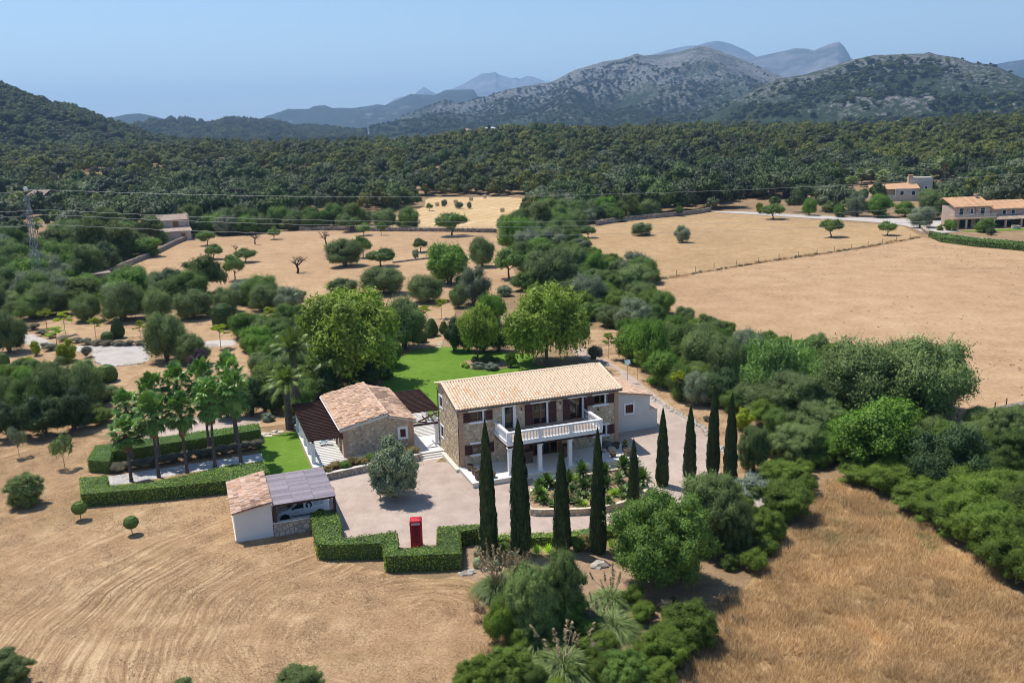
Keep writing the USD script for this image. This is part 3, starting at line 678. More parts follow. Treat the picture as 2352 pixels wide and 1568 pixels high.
for (d0, d1, z0, z1) in GW:
    wp = house.part('window', slab(sbox(d0 - 0.16, z0 - 0.16, d1 + 0.16, z1 + 0.16).difference(sbox(d0, z0, d1, z1)), (0.08, 0, 0), DX, ZX, -LX, 0.16), M['white'])
    house.part('pane', MB().box((0.06, d0, z0), (0.075, d1, z1)), M['pane'], wp)
    s = house.part('shutter', MB().box((-0.02, d0 + 0.02, z0 + 0.02), (0.02, d0 + 0.52, z1 - 0.02)), M['shutter'])
for l, z in ((6.25, 5.35), (10.25, 5.45), (3.8, 4.3), (14.3, 4.25)):
    lp = house.part('wall_lamp', MB().box((l - 0.06, -0.22, z), (l + 0.06, -0.1, z + 0.2)).bar((l, -0.16, z + 0.22), (l, -0.02, z + 0.3), 0.03), M['iron'])
# roof
eo = 0.38
z_at = lambda d: ZE + 0.06 + SL * d
wv = np.array([0, 1, SL]); wn = wv / np.linalg.norm(wv)
deck = Polygon([(-eo, z_at(-eo) - 0.02), (RD, z_at(RD) - 0.02), (HD + 0.3, z_at(RD) - SL * (HD + 0.3 - RD) - 0.02), (HD + 0.3, z_at(RD) - SL * (HD + 0.3 - RD) - 0.14), (RD, z_at(RD) - 0.16), (-eo, z_at(-eo) - 0.14)])
roof = house.part('roof', slab(deck, (HL + 0.22, 0, 0), DX, ZX, -LX, HL + 0.44), TILE_MAIN[2])
lay_tiles(house, roof, (-0.2, -eo, z_at(-eo)), LX, wv, HL + 0.4, (RD + eo) * math.hypot(1, SL) - 0.05, TILE_MAIN, rng, sp=0.285, ex=0.40, single=300)
lay_tiles(house, roof, (HL + 0.2, HD + 0.3, z_at(RD) - SL * (HD + 0.3 - RD)), -LX, (0, -1, SL), HL + 0.4, (HD + 0.3 - RD) * math.hypot(1, SL) - 0.05, TILE_MAIN, rng, sp=0.285, ex=0.40, single=0)
cap = MB()
rb, rf = barrel(0.15, 0.5)
for k in range(int((HL + 0.44) / 0.42)):
    cap.add(np.array([-0.22 + k * 0.42, RD, z_at(RD) + 0.05]) + rb[:, 1:2] * LX - rb[:, :1] * DX + rb[:, 2:] * ZX, rf)
house.part('ridge_tile', cap, TILE_MAIN[1], roof)
vg = MB()
for le in (-0.22, HL + 0.22):
    for k in range(13):
        p = np.array([le, -eo, z_at(-eo)]) + wn * k * 0.405
        vg.add(p + (rb[:, :1] * 0.8) * LX + rb[:, 1:2] * wn + (rb[:, 2:] * 0.8 + 0.05) * ZX, rf)
    for k in range(6):
        wb = np.array([0, -1, SL]) / math.hypot(1, SL)
        p = np.array([le, HD + 0.3, z_at(RD) - SL * (HD + 0.3 - RD)]) + wb * k * 0.405
        vg.add(p - (rb[:, :1] * 0.8) * LX + rb[:, 1:2] * wb + (rb[:, 2:] * 0.8 + 0.05) * ZX, rf)
house.part('verge_tile', vg, TILE_MAIN[1], roof)
house.part('verge_board', slab(Polygon([(-0.3, z_at(-0.3) - 0.16), (RD, z_at(RD) - 0.18), (RD, z_at(RD) - 0.3), (-0.3, z_at(-0.3) - 0.28)]), (-0.005, 0, 0), DX, ZX, -LX, 0.12), M['white'])
house.part('gutter', MB().tube([(-0.2, -eo - 0.06, z_at(-eo) - 0.10), (HL + 0.25, -eo - 0.06, z_at(-eo) - 0.12)], 0.065, 6), M['iron'])
house.part('downpipe', MB().tube([(-0.12, -eo, z_at(-eo) - 0.14), (-0.1, -0.10, z_at(-eo) - 0.4), (-0.1, -0.10, 0.55)], 0.045, 6), M['iron'])
house.part('downpipe', MB().tube([(-0.12, HD + 0.1, 6.5), (-0.1, HD - 0.05, 6.3), (-0.1, HD - 0.05, 0.5)], 0.045, 6), M['iron'])
# balcony
B0, B1, BD = 3.40, 12.98, 3.88
bal = house.part('balcony', MB().box((B0, -BD, 3.32), (B1, -0.01, 3.60)), M['white'])
house.part('floor', MB().box((B0 + 0.30, -BD + 0.30, 3.602), (B1 - 0.30, -0.012, 3.625)), M['floor'], bal)
house.part('handrail', MB().box((B0 - 0.03, -BD - 0.03, 4.47), (B1 + 0.03, -BD + 0.27, 4.63)).box((B0 - 0.03, -BD + 0.272, 4.47), (B0 + 0.27, -0.02, 4.63)).box((B1 - 0.27, -BD + 0.272, 4.47), (B1 + 0.03, -0.02, 4.63)), M['white'], bal)
house.part('plinth_rail', MB().box((B0 - 0.03, -BD - 0.03, 3.602), (B1 + 0.03, -BD + 0.27, 3.70)).box((B0 - 0.03, -BD + 0.272, 3.602), (B0 + 0.27, -0.02, 3.70)).box((B1 - 0.27, -BD + 0.272, 3.602), (B1 + 0.03, -0.02, 3.70)), M['white'], bal)
def balu(l, d, post=False):
    if post: return MB().box((l - 0.16, d - 0.12, 3.70), (l + 0.16, d + 0.12, 4.47))
    return MB().lathe([(0.055, 3.70), (0.055, 3.78), (0.085, 3.93), (0.085, 4.05), (0.05, 4.25), (0.055, 4.33), (0.07, 4.47)], (l, d, 0), 8)
nb = 31
for k in range(nb):
    l = B0 + 0.12 + k * (B1 - B0 - 0.24) / (nb - 1)
    house.part('balustrade_post' if k in (0, 10, 20, 30) else 'baluster', balu(l, -BD + 0.12, k in (0, 10, 20, 30)), M['white'], bal)
for l in (B0 + 0.12, B1 - 0.12):
    for k in range(1, 12):
        house.part('baluster', balu(l, -BD + 0.12 + k * 0.315), M['white'], bal)
house.part('beam', MB().box((B0 + 0.05, -BD + 0.04, 3.12), (B1 - 0.05, -BD + 0.34, 3.317)).box((B0 + 0.05, -BD + 0.343, 3.12), (B0 + 0.3, -0.02, 3.317)).box((B1 - 0.3, -BD + 0.343, 3.12), (B1 - 0.05, -0.02, 3.317)), M['darkwood'])
for l in (3.65, 6.62, 9.66, 12.74):
    c = house.part('column', MB().box((l - 0.17, -3.87, 0.72), (l + 0.17, -3.53, 2.96)), M['white'])
    house.part('base', MB().box((l - 0.24, -3.94, 0.502), (l + 0.24, -3.46, 0.62)).box((l - 0.205, -3.905, 0.622), (l + 0.205, -3.495, 0.718)), M['white'], c)
    house.part('capital', MB().box((l - 0.205, -3.905, 2.962), (l + 0.205, -3.495, 3.03)).box((l - 0.25, -3.95, 3.032), (l + 0.25, -3.45, 3.118)), M['white'], c)

# annex
annex = HT('house_annex', 'plain pale grey single storey annex with pink sloping roof beside the stone house', 'annex', 19.5, 4.0)
A0, A1, AD0, AD1 = HL + 0.02, 22.3, 4.0, 11.5
annex.part('wall', slab(Polygon([(A0, 0), (A1, 0), (A1, 3.62), (A0, 4.62)]).difference(sbox(19.42, 2.05, 20.30, 2.95)), (0, 4.3, 0), LX, ZX, -DX, 0.3), M['greywall'])
annex.part('wall', MB().box((A1 - 0.3, AD0 + 0.302, 0), (A1, AD1, 3.6)), M['greywall'])
annex.part('wall', MB().box((A0, AD1 - 0.3, 0), (A1 - 0.302, AD1, 3.6)), M['greywall'])
annex.part('side_wing', MB().box((A1 + 0.002, AD0 + 0.02, 0), (23.2, AD0 + 3.2, 2.05)), M['greywall'])
annex.part('wing_coping', MB().box((A1 + 0.002, AD0 - 0.03, 2.052), (23.26, AD0 + 3.26, 2.13)), TILE_OUT[0])
win = annex.part('window', slab(sbox(19.20, 1.86, 20.52, 3.15).difference(sbox(19.42, 2.05, 20.30, 2.95)), (0, 4.12, 0), LX, ZX, -DX, 0.17), M['white'])
annex.part('shutter', MB().box((19.42, 4.03, 2.05), (19.85, 4.07, 2.95)), M['shutter'], win)
annex.part('shutter', MB().box((19.87, 4.03, 2.05), (20.30, 4.07, 2.95)), M['shutter'], win)
annex.part('crossbar', MB().box((19.42, 4.0, 2.47), (20.30, 4.028, 2.53)), M['shutter'], win)
aw = np.array([-(A1 + 0.25 - A0), 0, 1.0 / 5.68 * (A1 + 0.25 - A0)])
aroof = annex.part('roof', slab(Polygon([(A0, 4.64), (A1 + 0.25, 4.64 - (A1 + 0.25 - A0) / 5.68), (A1 + 0.25, 4.72 - (A1 + 0.25 - A0) / 5.68), (A0, 4.72)]), (0, AD1 + 0.15, 0), LX, ZX, -DX, AD1 - AD0 + 0.3), TILE_OUT[2])
lay_tiles(annex, aroof, (A1 + 0.25, AD0 - 0.13, 4.73 - (A1 + 0.25 - A0) / 5.68), DX, aw, AD1 - AD0 + 0.26, np.linalg.norm(aw) - 0.05, TILE_OUT, rng, sp=0.27, ex=0.42, single=290, lift=0.0)

# terrace round the house front
ter = HT('house_terrace', 'raised cream terrace along the front of the stone house', 'terrace', 8, -2)
ter.part('plinth', MB().box((-0.15, -4.27, -0.3), (16.65, -0.002, 0.44)), M['cream'])
ter.part('paving', MB().box((-0.20, -4.32, 0.442), (16.70, -0.004, 0.498)), M['terrace'])
ter.part('ledge', MB().box((-0.45, -0.0, -0.3), (-0.012, 5.05, 0.30)), M['cream'])
ter.part('step', MB().box((5.6, -4.75, -0.1), (9.0, -4.33, 0.16)), M['terrace'])
for l in (1.62, 5.1, 11.14, 14.65):
    ter.part('step_light', MB().box((l - 0.07, -4.285, 0.20), (l + 0.07, -4.275, 0.34)), M['iron'])

def pot(l, d, r, h, label, square=False, z=0.5, plant=None):
    t = HT('plant_pot', label, 'plant pot', l, d, z, 'pots on the house terrace')
    if square:
        t.part('pot', MB().box((l - r, d - r, z), (l + r, d + r, z + h)), M['pot'])
        t.part('rim', MB().box((l - r - 0.03, d - r - 0.03, z + h * 0.86), (l + r + 0.03, d + r + 0.03, z + h - 0.004)), M['pot'])
        t.part('soil', MB().box((l - r + 0.04, d - r + 0.04, z + h - 0.02), (l + r - 0.04, d + r - 0.04, z + h + 0.01)), M['earth'])
    else:
        t.part('pot', MB().lathe([(0, 0), (r * 0.72, 0), (r * 0.95, h * 0.45), (r * 1.0, h * 0.8)], (l, d, z), 14), M['pot'], smooth=40)
        t.part('rim', MB().lathe([(r * 1.0, h * 0.8), (r * 1.1, h * 0.84), (r * 1.1, h), (r * 0.9, h), (r * 0.88, h * 0.85)], (l, d, z), 14), M['pot'])
        t.part('soil', MB().lathe([(0, h * 0.86), (r * 0.885, h * 0.86)], (l, d, z), 14), M['earth'])
    return t
pot(0.62, -1.0, 0.32, 0.50, 'empty round brown pot nearest the left corner of the house')
pot(0.70, -2.2, 0.32, 0.50, 'empty round brown pot in the middle of the left terrace edge')
pot(0.55, -3.6, 0.32, 0.62, 'tall brown pot with a small plant at the left front terrace corner')
pot(1.95, -3.6, 0.32, 0.48, 'lone empty round pot in front of the left ground floor window')
pot(14.35, -3.35, 0.32, 0.48, 'round brown pot in the sun by the right end column')
pot(15.7, -1.3, 0.36, 0.55, 'dark round pot at the back of the right terrace end')
pot(16.1, -2.4, 0.30, 0.55, 'round pot holding a small spiky palm at the right terrace edge')
pot(15.9, -3.5, 0.34, 0.55, 'square brown pot at the right front corner of the terrace', square=True)
pot(6.35, -1.3, 0.36, 1.15, 'tall dark square planter under the balcony left of the door', square=True)
pot(10.35, -1.3, 0.36, 1.15, 'tall dark square planter under the balcony right of the door', square=True)
M['boulder'] = pmat('round_stone', (0.50, 0.43, 0.33), (0.40, 0.34, 0.27), rough=0.85, scale=3)
M['dkstone'] = pmat('dark_round_stone', (0.10, 0.09, 0.085), (0.14, 0.125, 0.12), rough=0.8, scale=3)
def stone_ball(l, d, r, h, label, mat):
    t = HT('round_stone', label, 'stone ornament', l, d, 0.5)
    m = trimesh.creation.icosphere(3, 1.0)
    v = np.asarray(m.vertices) * (1 + 0.05 * (meshkit.noise(np.asarray(m.vertices) * 2 + l, 2) - 0.5))[:, None] * [r, r, h / 2]
    t.part('stone', (v + [l, d, 0.5 + h / 2], m.faces), mat, smooth=True)
stone_ball(14.9, -1.95, 0.42, 0.50, 'large pale round stone on the right of the house terrace', M['boulder'])
stone_ball(14.15, -1.75, 0.26, 0.36, 'small brown round stone beside the large pale one', M['boulder'])
stone_ball(14.85, -0.95, 0.60, 0.72, 'big dark round stone against the house wall', M['dkstone'])

# ------------------------------------------------------------------ outbuilding with its two pergolas
ob = HT('stone_outbuilding', 'low stone outbuilding with uneven pink tiled gable roof left of the house', 'outbuilding', -6.2, 7.3, 0)
O0, O1, OD0, OD1, OR, OZ0, OZR, OZ1 = -9.72, -2.62, 7.3, 19.3, -5.2, 3.42, 4.36, 3.38
gfront = Polygon([(O0, 0.2), (O1, 0.2), (O1, OZ1), (OR, OZR - 0.30), (OR, OZR), (O0, OZ0)])
gw = ob.part('wall', slab(gfront.difference(sbox(-4.02, 1.75, -3.45, 2.58)), (0, OD0 + 0.35, 0), LX, ZX, -DX, 0.35), M['mortar'])
lay_stones(ob, gw, Polygon([(O0 + 0.45, 0.3), (O1 - 0.42, 0.3), (O1 - 0.42, OZ1 - 0.1), (OR, OZR - 0.42), (OR, OZR - 0.12), (O0 + 0.45, OZ0 - 0.08)]).difference(sbox(-4.28, 1.50, -3.20, 2.85)), (0, OD0, 0), LX, ZX, -DX, 0.30, 290, STONES, rng)
for a in (O0, O1 - 0.42):
    q = MB()
    for k in range(8):
        z0 = 0.3 + k * 0.38
        q.box((a - 0.012 + (0.02 if a > -5 else 0), OD0 - 0.035 - 0.006 * (k % 2), z0 + 0.006), (a + 0.42 + (0.012 if a > -5 else 0), OD0 + 0.2, z0 + 0.374))
    ob.part('corner_pilaster', q, M['quoin'])
ob.part('wall', MB().box((O0, OD0 + 0.352, 0.2), (O0 + 0.35, OD1, OZ0 - 0.05)), M['cream'])
ob.part('wall', MB().box((O1 - 0.35, OD0 + 0.352, 0.2), (O1, OD1, OZ1 - 0.05)), M['mortar'])
ob.part('wall', slab(gfront, (0, OD1, 0), LX, ZX, -DX, 0.35), M['mortar'])
wn_ = ob.part('window', slab(sbox(-4.27, 1.52, -3.22, 2.84).difference(sbox(-4.02, 1.75, -3.45, 2.58)), (0, OD0 + 0.12, 0), LX, ZX, -DX, 0.17), M['white'])
ob.part('shutter', MB().box((-4.02, OD0 + 0.03, 1.75), (-3.45, OD0 + 0.07, 2.58)), M['shutter'], wn_)
for k, d in enumerate((8.4, 10.6, 12.9, 15.4)):
    gd = ob.part('glazed_door', MB().box((O0 - 0.06, d, 0.47), (O0 - 0.003, d + 0.12, 2.55)).box((O0 - 0.06, d + 1.1, 0.47), (O0 - 0.003, d + 1.22, 2.55)).box((O0 - 0.06, d + 0.12, 2.43), (O0 - 0.003, d + 1.1, 2.55)), M['wood'])
    ob.part('pane', MB().box((O0 - 0.03, d + 0.12, 0.47), (O0 - 0.02, d + 1.1, 2.43)), M['shutter'], gd)
# roof: left slope rises to the ridge, right slope starts one step lower
s1 = (OZR - OZ0) / (OR - O0)
le = O0 - 0.30
zl = OZ0 + 0.05 - 0.30 * s1
r1 = ob.part('roof', slab(Polygon([(le, zl - 0.02), (OR + 0.05, OZR + 0.05), (OR + 0.05, OZR - 0.09), (le, zl - 0.16)]), (0, OD1 + 0.2, 0), LX, ZX, -DX, OD1 - OD0 + 0.4), M['cream'])
w1 = np.array([OR - le, 0, OZR + 0.06 - zl])
lay_tiles(ob, r1, (le, OD1 + 0.2, zl), -DX, w1, OD1 - OD0 + 0.4, np.linalg.norm(w1) - 0.02, TILE_OUT, rng, sp=0.27, ex=0.40, single=300, lift=0.085)
s2 = (OZR - 0.30 - OZ1) / (O1 - OR)
re = O1 + 0.28
zr_ = OZ1 + 0.05 - 0.28 * s2
r2 = ob.part('roof', slab(Polygon([(OR + 0.06, OZR - 0.25), (re, zr_ - 0.02), (re, zr_ - 0.14), (OR + 0.06, OZR - 0.39)]), (0, OD1 + 0.2, 0), LX, ZX, -DX, OD1 - OD0 + 0.4), M['cream'])
w2 = np.array([OR + 0.06 - re, 0, OZR - 0.24 - zr_])
lay_tiles(ob, r2, (re, OD0 - 0.2, zr_), DX, w2, OD1 - OD0 + 0.4, np.linalg.norm(w2) - 0.02, TILE_OUT, rng, sp=0.27, ex=0.40, single=0, lift=0.03, mossy=0.52)
rc = MB()
for k in range(29):
    rc.add(np.array([OR + 0.0, OD0 - 0.2 + k * 0.425, OZR + 0.07]) + rb[:, :1] * LX + rb[:, 1:2] * DX + rb[:, 2:] * ZX, rf)
ob.part('ridge_tile', rc, TILE_OUT[1], r1)
ob.part('verge_board', slab(Polygon([(le, zl - 0.17), (OR, OZR - 0.10), (OR, OZR - 0.27), (le, zl - 0.30)]), (0, OD0 - 0.005, 0), LX, ZX, -DX, 0.17), M['cream'])
ob.part('gutter', MB().tube([(le - 0.03, OD0 - 0.2, zl - 0.06), (le - 0.03, OD1 + 0.2, zl - 0.06)], 0.06, 6), M['white'])

tl = HT('pergola_terrace', 'cream paved terrace around the stone outbuilding', 'terrace', -8, 12)
tl.part('plinth', MB().box((-12.95, 5.85, -0.3), (-9.75, 20.0, 0.40)).box((-9.748, 6.45, -0.3), (-2.6, 7.29, 0.40)).box((-2.598, 5.4, -0.3), (-0.5, 20.0, 0.40)).box((-0.498, 5.4, -0.3), (1.4, 20.0, 0.38)), M['cream'])
pv = tl.part('paving', MB().box((-13.0, 5.8, 0.402), (-9.73, 20.05, 0.446)).box((-9.728, 6.4, 0.402), (-2.62, 7.29, 0.446)).box((-2.618, 5.36, 0.402), (-0.2, 20.05, 0.446)).box((-0.198, 7.0, 0.402), (1.4, 20.05, 0.444)), M['terrace'])
stp = HT('garden_steps', 'three cream steps between outbuilding and house', 'steps', -1.35, 5.0)
for k in range(3):
    stp.part('step', MB().box((-2.7, 5.35 - 0.30 * (k + 1), -0.2), (-0.1, 5.35 - 0.30 * k - 0.002, 0.42 - 0.135 * (k + 1) + 0.02)), M['terrace'])

pg = HT('left_pergola', 'dark timber slatted pergola on white columns left of the stone outbuilding', 'pergola', -11.4, 13)
for d in (7.05, 9.9, 12.7, 15.5, 18.3):
    c = pg.part('column', MB().box((-12.92, d - 0.18, 0.45), (-12.56, d + 0.18, 2.52)), M['white'])
    pg.part('capital', MB().box((-12.97, d - 0.23, 2.522), (-12.51, d + 0.23, 2.60)), M['white'], c)
pg.part('beam', MB().box((-12.84, 6.6, 2.602), (-12.64, 19.8, 2.76)).box((-9.98, 6.6, 2.602), (-9.80, 19.8, 2.76)), M['darkwood'])
for k in range(27):
    d = 6.75 + k * 0.49
    pg.part('slat', MB().box((-13.15, d - 0.05, 2.763), (-9.78, d + 0.05, 2.92)), M['darkwood'])
pr = HT('right_pergola', 'dark timber slatted pergola between outbuilding and house', 'pergola', -0.8, 15)
pr.part('beam', MB().box((-2.45, 11.6, 2.602), (-2.25, 19.8, 2.70)).box((0.85, 11.6, 2.602), (1.05, 19.8, 2.70)), M['darkwood'])
for l in (0.95,):
    for d in (12.4, 15.6, 19.2):
        pr.part('column', MB().box((l - 0.16, d - 0.16, 0.446), (l + 0.16, d + 0.16, 2.60)), M['white'])
for k in range(19):
    d = 11.5 + k * 0.45
    pr.part('slat', MB().box((-2.6, d - 0.06, 2.703), (1.30, d + 0.06, 2.85)), M['darkwood'])
pa = HT('pergola_arch', 'open crossed pergola beams over the steps beside the house gable', 'pergola', -1.2, 8.5)
pa.part('beam', MB().bar((-2.6, 7.55, 2.68), (-0.02, 7.55, 2.68), 0.14, 0.18), M['darkwood'])
for (a, b) in (((-2.55, 8.0), (-1.05, 7.7)), ((-1.9, 8.1), (0.7, 10.3)), ((-1.05, 9.8), (-1.1, 7.7)), ((-0.3, 10.3), (-0.4, 7.7)), ((0.42, 11.0), (0.35, 8.8))):
    pa.part('rafter', MB().bar((*a, 2.84), (*b, 2.84), 0.10, 0.12), M['darkwood'])
pa.part('column', MB().box((-0.36, 7.4, 0.45), (-0.06, 7.7, 2.58)), M['white'])
pa.part('column', MB().box((0.1, 8.2, 0.45), (0.4, 8.5, 2.9)), M['white'])

M['blue'] = pmat('blue_sling', (0.25, 0.42, 0.55), (0.35, 0.52, 0.63), rough=0.6)
for i, (l, d, lab) in enumerate(((-10.9, 11.9, 'folding chair with blue fabric seat, the nearer of two on the pergola terrace'), (-10.6, 13.6, 'folding chair with blue fabric seat, the farther of two on the pergola terrace'))):
    t = HT('deck_chair', lab, 'chair', l, d, 0.446)
    t.part('seat', MB().bar((l - 0.55, d, 0.80), (l + 0.1, d, 0.72), 0.5, 0.03), M['blue'])
    t.part('backrest', MB().bar((l + 0.1, d, 0.74), (l + 0.55, d + 0.05, 1.32), 0.5, 0.03), M['blue'])
    for s in (-1, 1):
        t.part('frame', MB().tube([(l - 0.5, d + s * 0.28, 0.446), (l - 0.1, d + s * 0.28, 0.78), (l + 0.58, d + s * 0.28, 1.36)], 0.02, 5).tube([(l + 0.4, d + s * 0.28, 0.446), (l - 0.4, d + s * 0.28, 0.95)], 0.02, 5), M['white'])

# retaining wall in front of the outbuilding bed
def stone_wall(name, label, a, b, h, th=0.35, size=0.4, single=150, mats=PALE, coping=None, z0=-0.1, face_back=False, capm=None):
    """a straight low stone wall in the house grid from a=(l,d) to b"""
    a, b = np.array([*a, 0.0]), np.array([*b, 0.0])
    u = (b - a) / np.linalg.norm(b - a); L_ = np.linalg.norm(b - a)
    n = np.array([u[1], -u[0], 0])
    t = HT(name, label, 'wall', *(a[:2] + b[:2]) / 2)
    core = t.part('wall', place(MB().box((0, 0, -th), (L_, h - z0 + 0.0, 0)), a + ZX * z0, u, ZX, n), M['greymortar'])
    lay_stones(t, core, sbox(0, 0.02, L_, h - z0 - 0.01), a + ZX * z0, u, ZX, n, size, single, mats, rng, depth=0.05, joint=0.022)
    t.part('coping', place(MB().box((-0.02, h - z0 + 0.002, -th - 0.03), (L_ + 0.02, h - z0 + 0.07, 0.05)), a + ZX * z0, u, ZX, n), capm or M['cream'])
    return t
stone_wall('retaining_wall', 'pale stone retaining wall with cream coping in front of the outbuilding bed', (-12.2, 3.05), (-2.75, 4.65), 0.62)
bedp = HT('raised_bed', 'planted earth bed behind the retaining wall', 'flower bed', -7, 5)
bedp.part('soil', MB().prism(Polygon([(-12.3, 3.5), (-2.75, 5.05), (-2.75, 6.38), (-9.75, 6.38), (-9.8, 5.78), (-12.3, 5.78)]), -0.05, 0.52), M['bedsoil'])

# ------------------------------------------------------------------ shed, carport, van
shed = HT('garden_shed', 'plain white rendered shed with pink tiled lean-to roof in the mown field', 'shed', -19.5, -4)
S0, S1, SD0, SD1 = -21.0, -18.08, -7.38, -0.4
shed.part('wall', slab(Polygon([(S0, -0.05), (S1, -0.05), (S1, 2.88), (S0, 2.42)]), (0, SD0 + 0.25, 0), LX, ZX, -DX, 0.25), M['greywall'])
shed.part('wall', MB().box((S0, SD0 + 0.252, -0.05), (S0 + 0.25, SD1, 2.40)), M['greywall'])
shed.part('wall', MB().box((S1 - 0.25, SD0 + 0.252, -0.05), (S1, SD1, 2.84)), M['greywall'])
shed.part('wall', slab(Polygon([(S0 + 0.252, -0.05), (S1 - 0.252, -0.05), (S1 - 0.252, 2.84), (S0 + 0.252, 2.46)]), (0, SD1, 0), LX, ZX, -DX, 0.25), M['greywall'])
shed.part('plinth', MB().box((S0 - 0.06, SD0 - 0.05, -0.1), (S0 - 0.003, SD1, 0.22)), M['cream'])
sw = np.array([S1 + 0.05 - (S0 - 0.18), 0, (S1 + 0.05 - (S0 - 0.18)) * 0.46 / 2.92])
sr = shed.part('roof', slab(Polygon([(S0 - 0.18, 2.40), (S1 + 0.05, 2.40 + sw[2]), (S1 + 0.05, 2.48 + sw[2]), (S0 - 0.18, 2.48)]), (0, SD1 + 0.2, 0), LX, ZX, -DX, SD1 - SD0 + 0.35), TILE_SHED[2])
lay_tiles(shed, sr, (S0 - 0.18, SD1 + 0.2, 2.49), -DX, sw, SD1 - SD0 + 0.35, np.linalg.norm(sw), TILE_SHED, rng, sp=0.24, ex=0.40, single=300, mossy=0.36, lift=0.012)

cp = HT('carport', 'timber carport with weathered grey-violet slatted roof beside the white shed', 'carport', -15.4, -4)
M['reed'] = [pmat(f'weathered_slat_{k}', c, tuple(x * 0.82 for x in c), rough=0.85, spec=0.15, scale=6, island=0.1) for k, c in enumerate([(0.285, 0.245, 0.275), (0.25, 0.215, 0.245), (0.32, 0.275, 0.305)])]
crng = np.random.default_rng(5)
for (l0, l1) in ((-18.02, -16.35), (-16.33, -14.65), (-14.63, -12.9)):
    for k in range(34):
        d0 = -7.5 + k * 0.205
        dz = 0.012 * crng.standard_normal() + 0.05 * math.sin(k * 0.9 + l0)
        cp.part('slat', MB().box((l0, d0, 2.70 + 0.25 * dz), (l1, d0 + 0.196, 2.735 + 0.25 * dz)), M['reed'][int(crng.integers(3))])
cp.part('beam', MB().box((-17.95, -7.42, 2.50), (-12.95, -7.26, 2.68)).box((-17.95, -0.9, 2.50), (-12.95, -0.74, 2.68)).box((-13.12, -7.25, 2.50), (-12.97, -0.92, 2.68)).box((-17.93, -7.25, 2.50), (-17.78, -0.92, 2.68)), M['darkwood'])
for l in (-16.7, -15.5, -14.3):
    cp.part('joist', MB().box((l - 0.05, -7.25, 2.53), (l + 0.05, -0.92, 2.67)), M['darkwood'])
for l, d in ((-17.85, -7.34), (-13.05, -7.34), (-17.85, -0.82), (-13.05, -0.82)):
    cp.part('post', MB().box((l - 0.1, d - 0.1, -0.1), (l + 0.1, d + 0.1, 2.5)), M['darkwood'])
gt = MB()
for k in range(16):
    gt.bar((-17.7 + k * 0.31, -0.85, 0.1), (-17.7 + k * 0.31, -0.85, 1.5), 0.03)
gt.bar((-17.8, -0.85, 1.5), (-12.9, -0.85, 1.5), 0.05).bar((-17.8, -0.85, 0.8), (-12.9, -0.85, 0.8), 0.04)
cp.part('railing', gt, M['darkwood'])
stone_wall('carport_wall', 'low pale stone wall with dark joints in front of the carport', (-18.05, -7.48), (-14.9, -7.48), 1.12, th=0.3, size=0.42, single=120)

# van: profile along the house grid, nose towards -l
van = HT('delivery_van', 'white delivery van with round emblem and lettering parked under the carport', 'van', -15.5, -4.4, 0.03)
M['vanpaint'] = pmat('white_van_paint', (0.72, 0.76, 0.80), rough=0.25, spec=0.5)
M['black'] = pmat('black_plastic', (0.012, 0.012, 0.013), rough=0.5, spec=0.4)
M['glass'] = pmat('tinted_glass', (0.012, 0.014, 0.016), rough=0.05, spec=0.6)
M['tyre'] = pmat('tyre_rubber', (0.02, 0.02, 0.02), rough=0.85, spec=0.2)
M['rim'] = pmat('wheel_rim', (0.45, 0.46, 0.47), rough=0.35, spec=0.5, metallic=0.7)
M['lampglass'] = pmat('headlamp_lens', (0.55, 0.58, 0.60), rough=0.1, spec=0.6)
M['ink'] = pmat('dark_lettering', (0.02, 0.022, 0.03), rough=0.5)
M['paleink'] = pmat('pale_blue_lettering', (0.30, 0.36, 0.45), rough=0.5)
VL0, VW, VD = -17.62, 0.90, -4.4           # nose, half width, centre line
prof = [(0.00, 0.35), (-0.02, 0.55), (0.03, 0.80), (0.18, 0.98), (0.55, 1.09), (1.00, 1.16), (1.28, 1.36), (1.62, 1.62), (1.90, 1.76), (2.4, 1.82), (3.4, 1.82), (4.2, 1.78), (4.34, 1.66), (4.40, 1.1), (4.40, 0.38), (4.2, 0.30), (0.1, 0.28)]
prof = [(x, z) for x, z in prof]
sec = [(-0.90, 0.94), (-0.86, 1.0), (0.86, 1.0), (0.90, 0.94)]
def van_ring(y, k):
    out = []
    for x, z in prof:
        zz = 0.28 + (z - 0.28) * (k if z > 1.1 else 1.0)
        inset = 0.10 * max(0, (z - 1.05) / 0.8)
        out.append((x, zz, inset))
    return out
rings = [(-1.0, 0.94), (-0.93, 1.0), (0.93, 1.0), (1.0, 0.94)]
vv, n_ = [], len(prof)
for y, k in rings:
    for x, zz, ins in van_ring(y, k):
        s = 1 if y > 0 else -1
        xi = 0.0 if abs(y) < 0.95 else (0.04 if x < 1 else -0.03 if x > 4.2 else 0)
        vv.append((VL0 + x + xi, VD + s * (VW * abs(y) / 1.0 - ins), 0.03 + zz))
vf = []
for r in range(3):
    for k in range(n_):
        a, b = r * n_ + k, r * n_ + (k + 1) % n_
        vf.append((a, a + n_, b + n_, b))
vf = np.array(vf)
vb = MB().add(np.array(vv), vf)
for r, sg in ((0, -1), (3, 1)):
    base = len(vv); cz_ = np.array([[VL0 + 2.2, VD + sg * VW, 0.03 + 0.92]])
    ringv = np.array(vv[r * n_:(r + 1) * n_])
    fan = [(n_, k, (k + 1) % n_) if sg > 0 else (n_, (k + 1) % n_, k) for k in range(n_)]
    vb.add(np.vstack([ringv, cz_]), np.array(fan))
body = van.part('body', vb, M['vanpaint'], smooth=35)
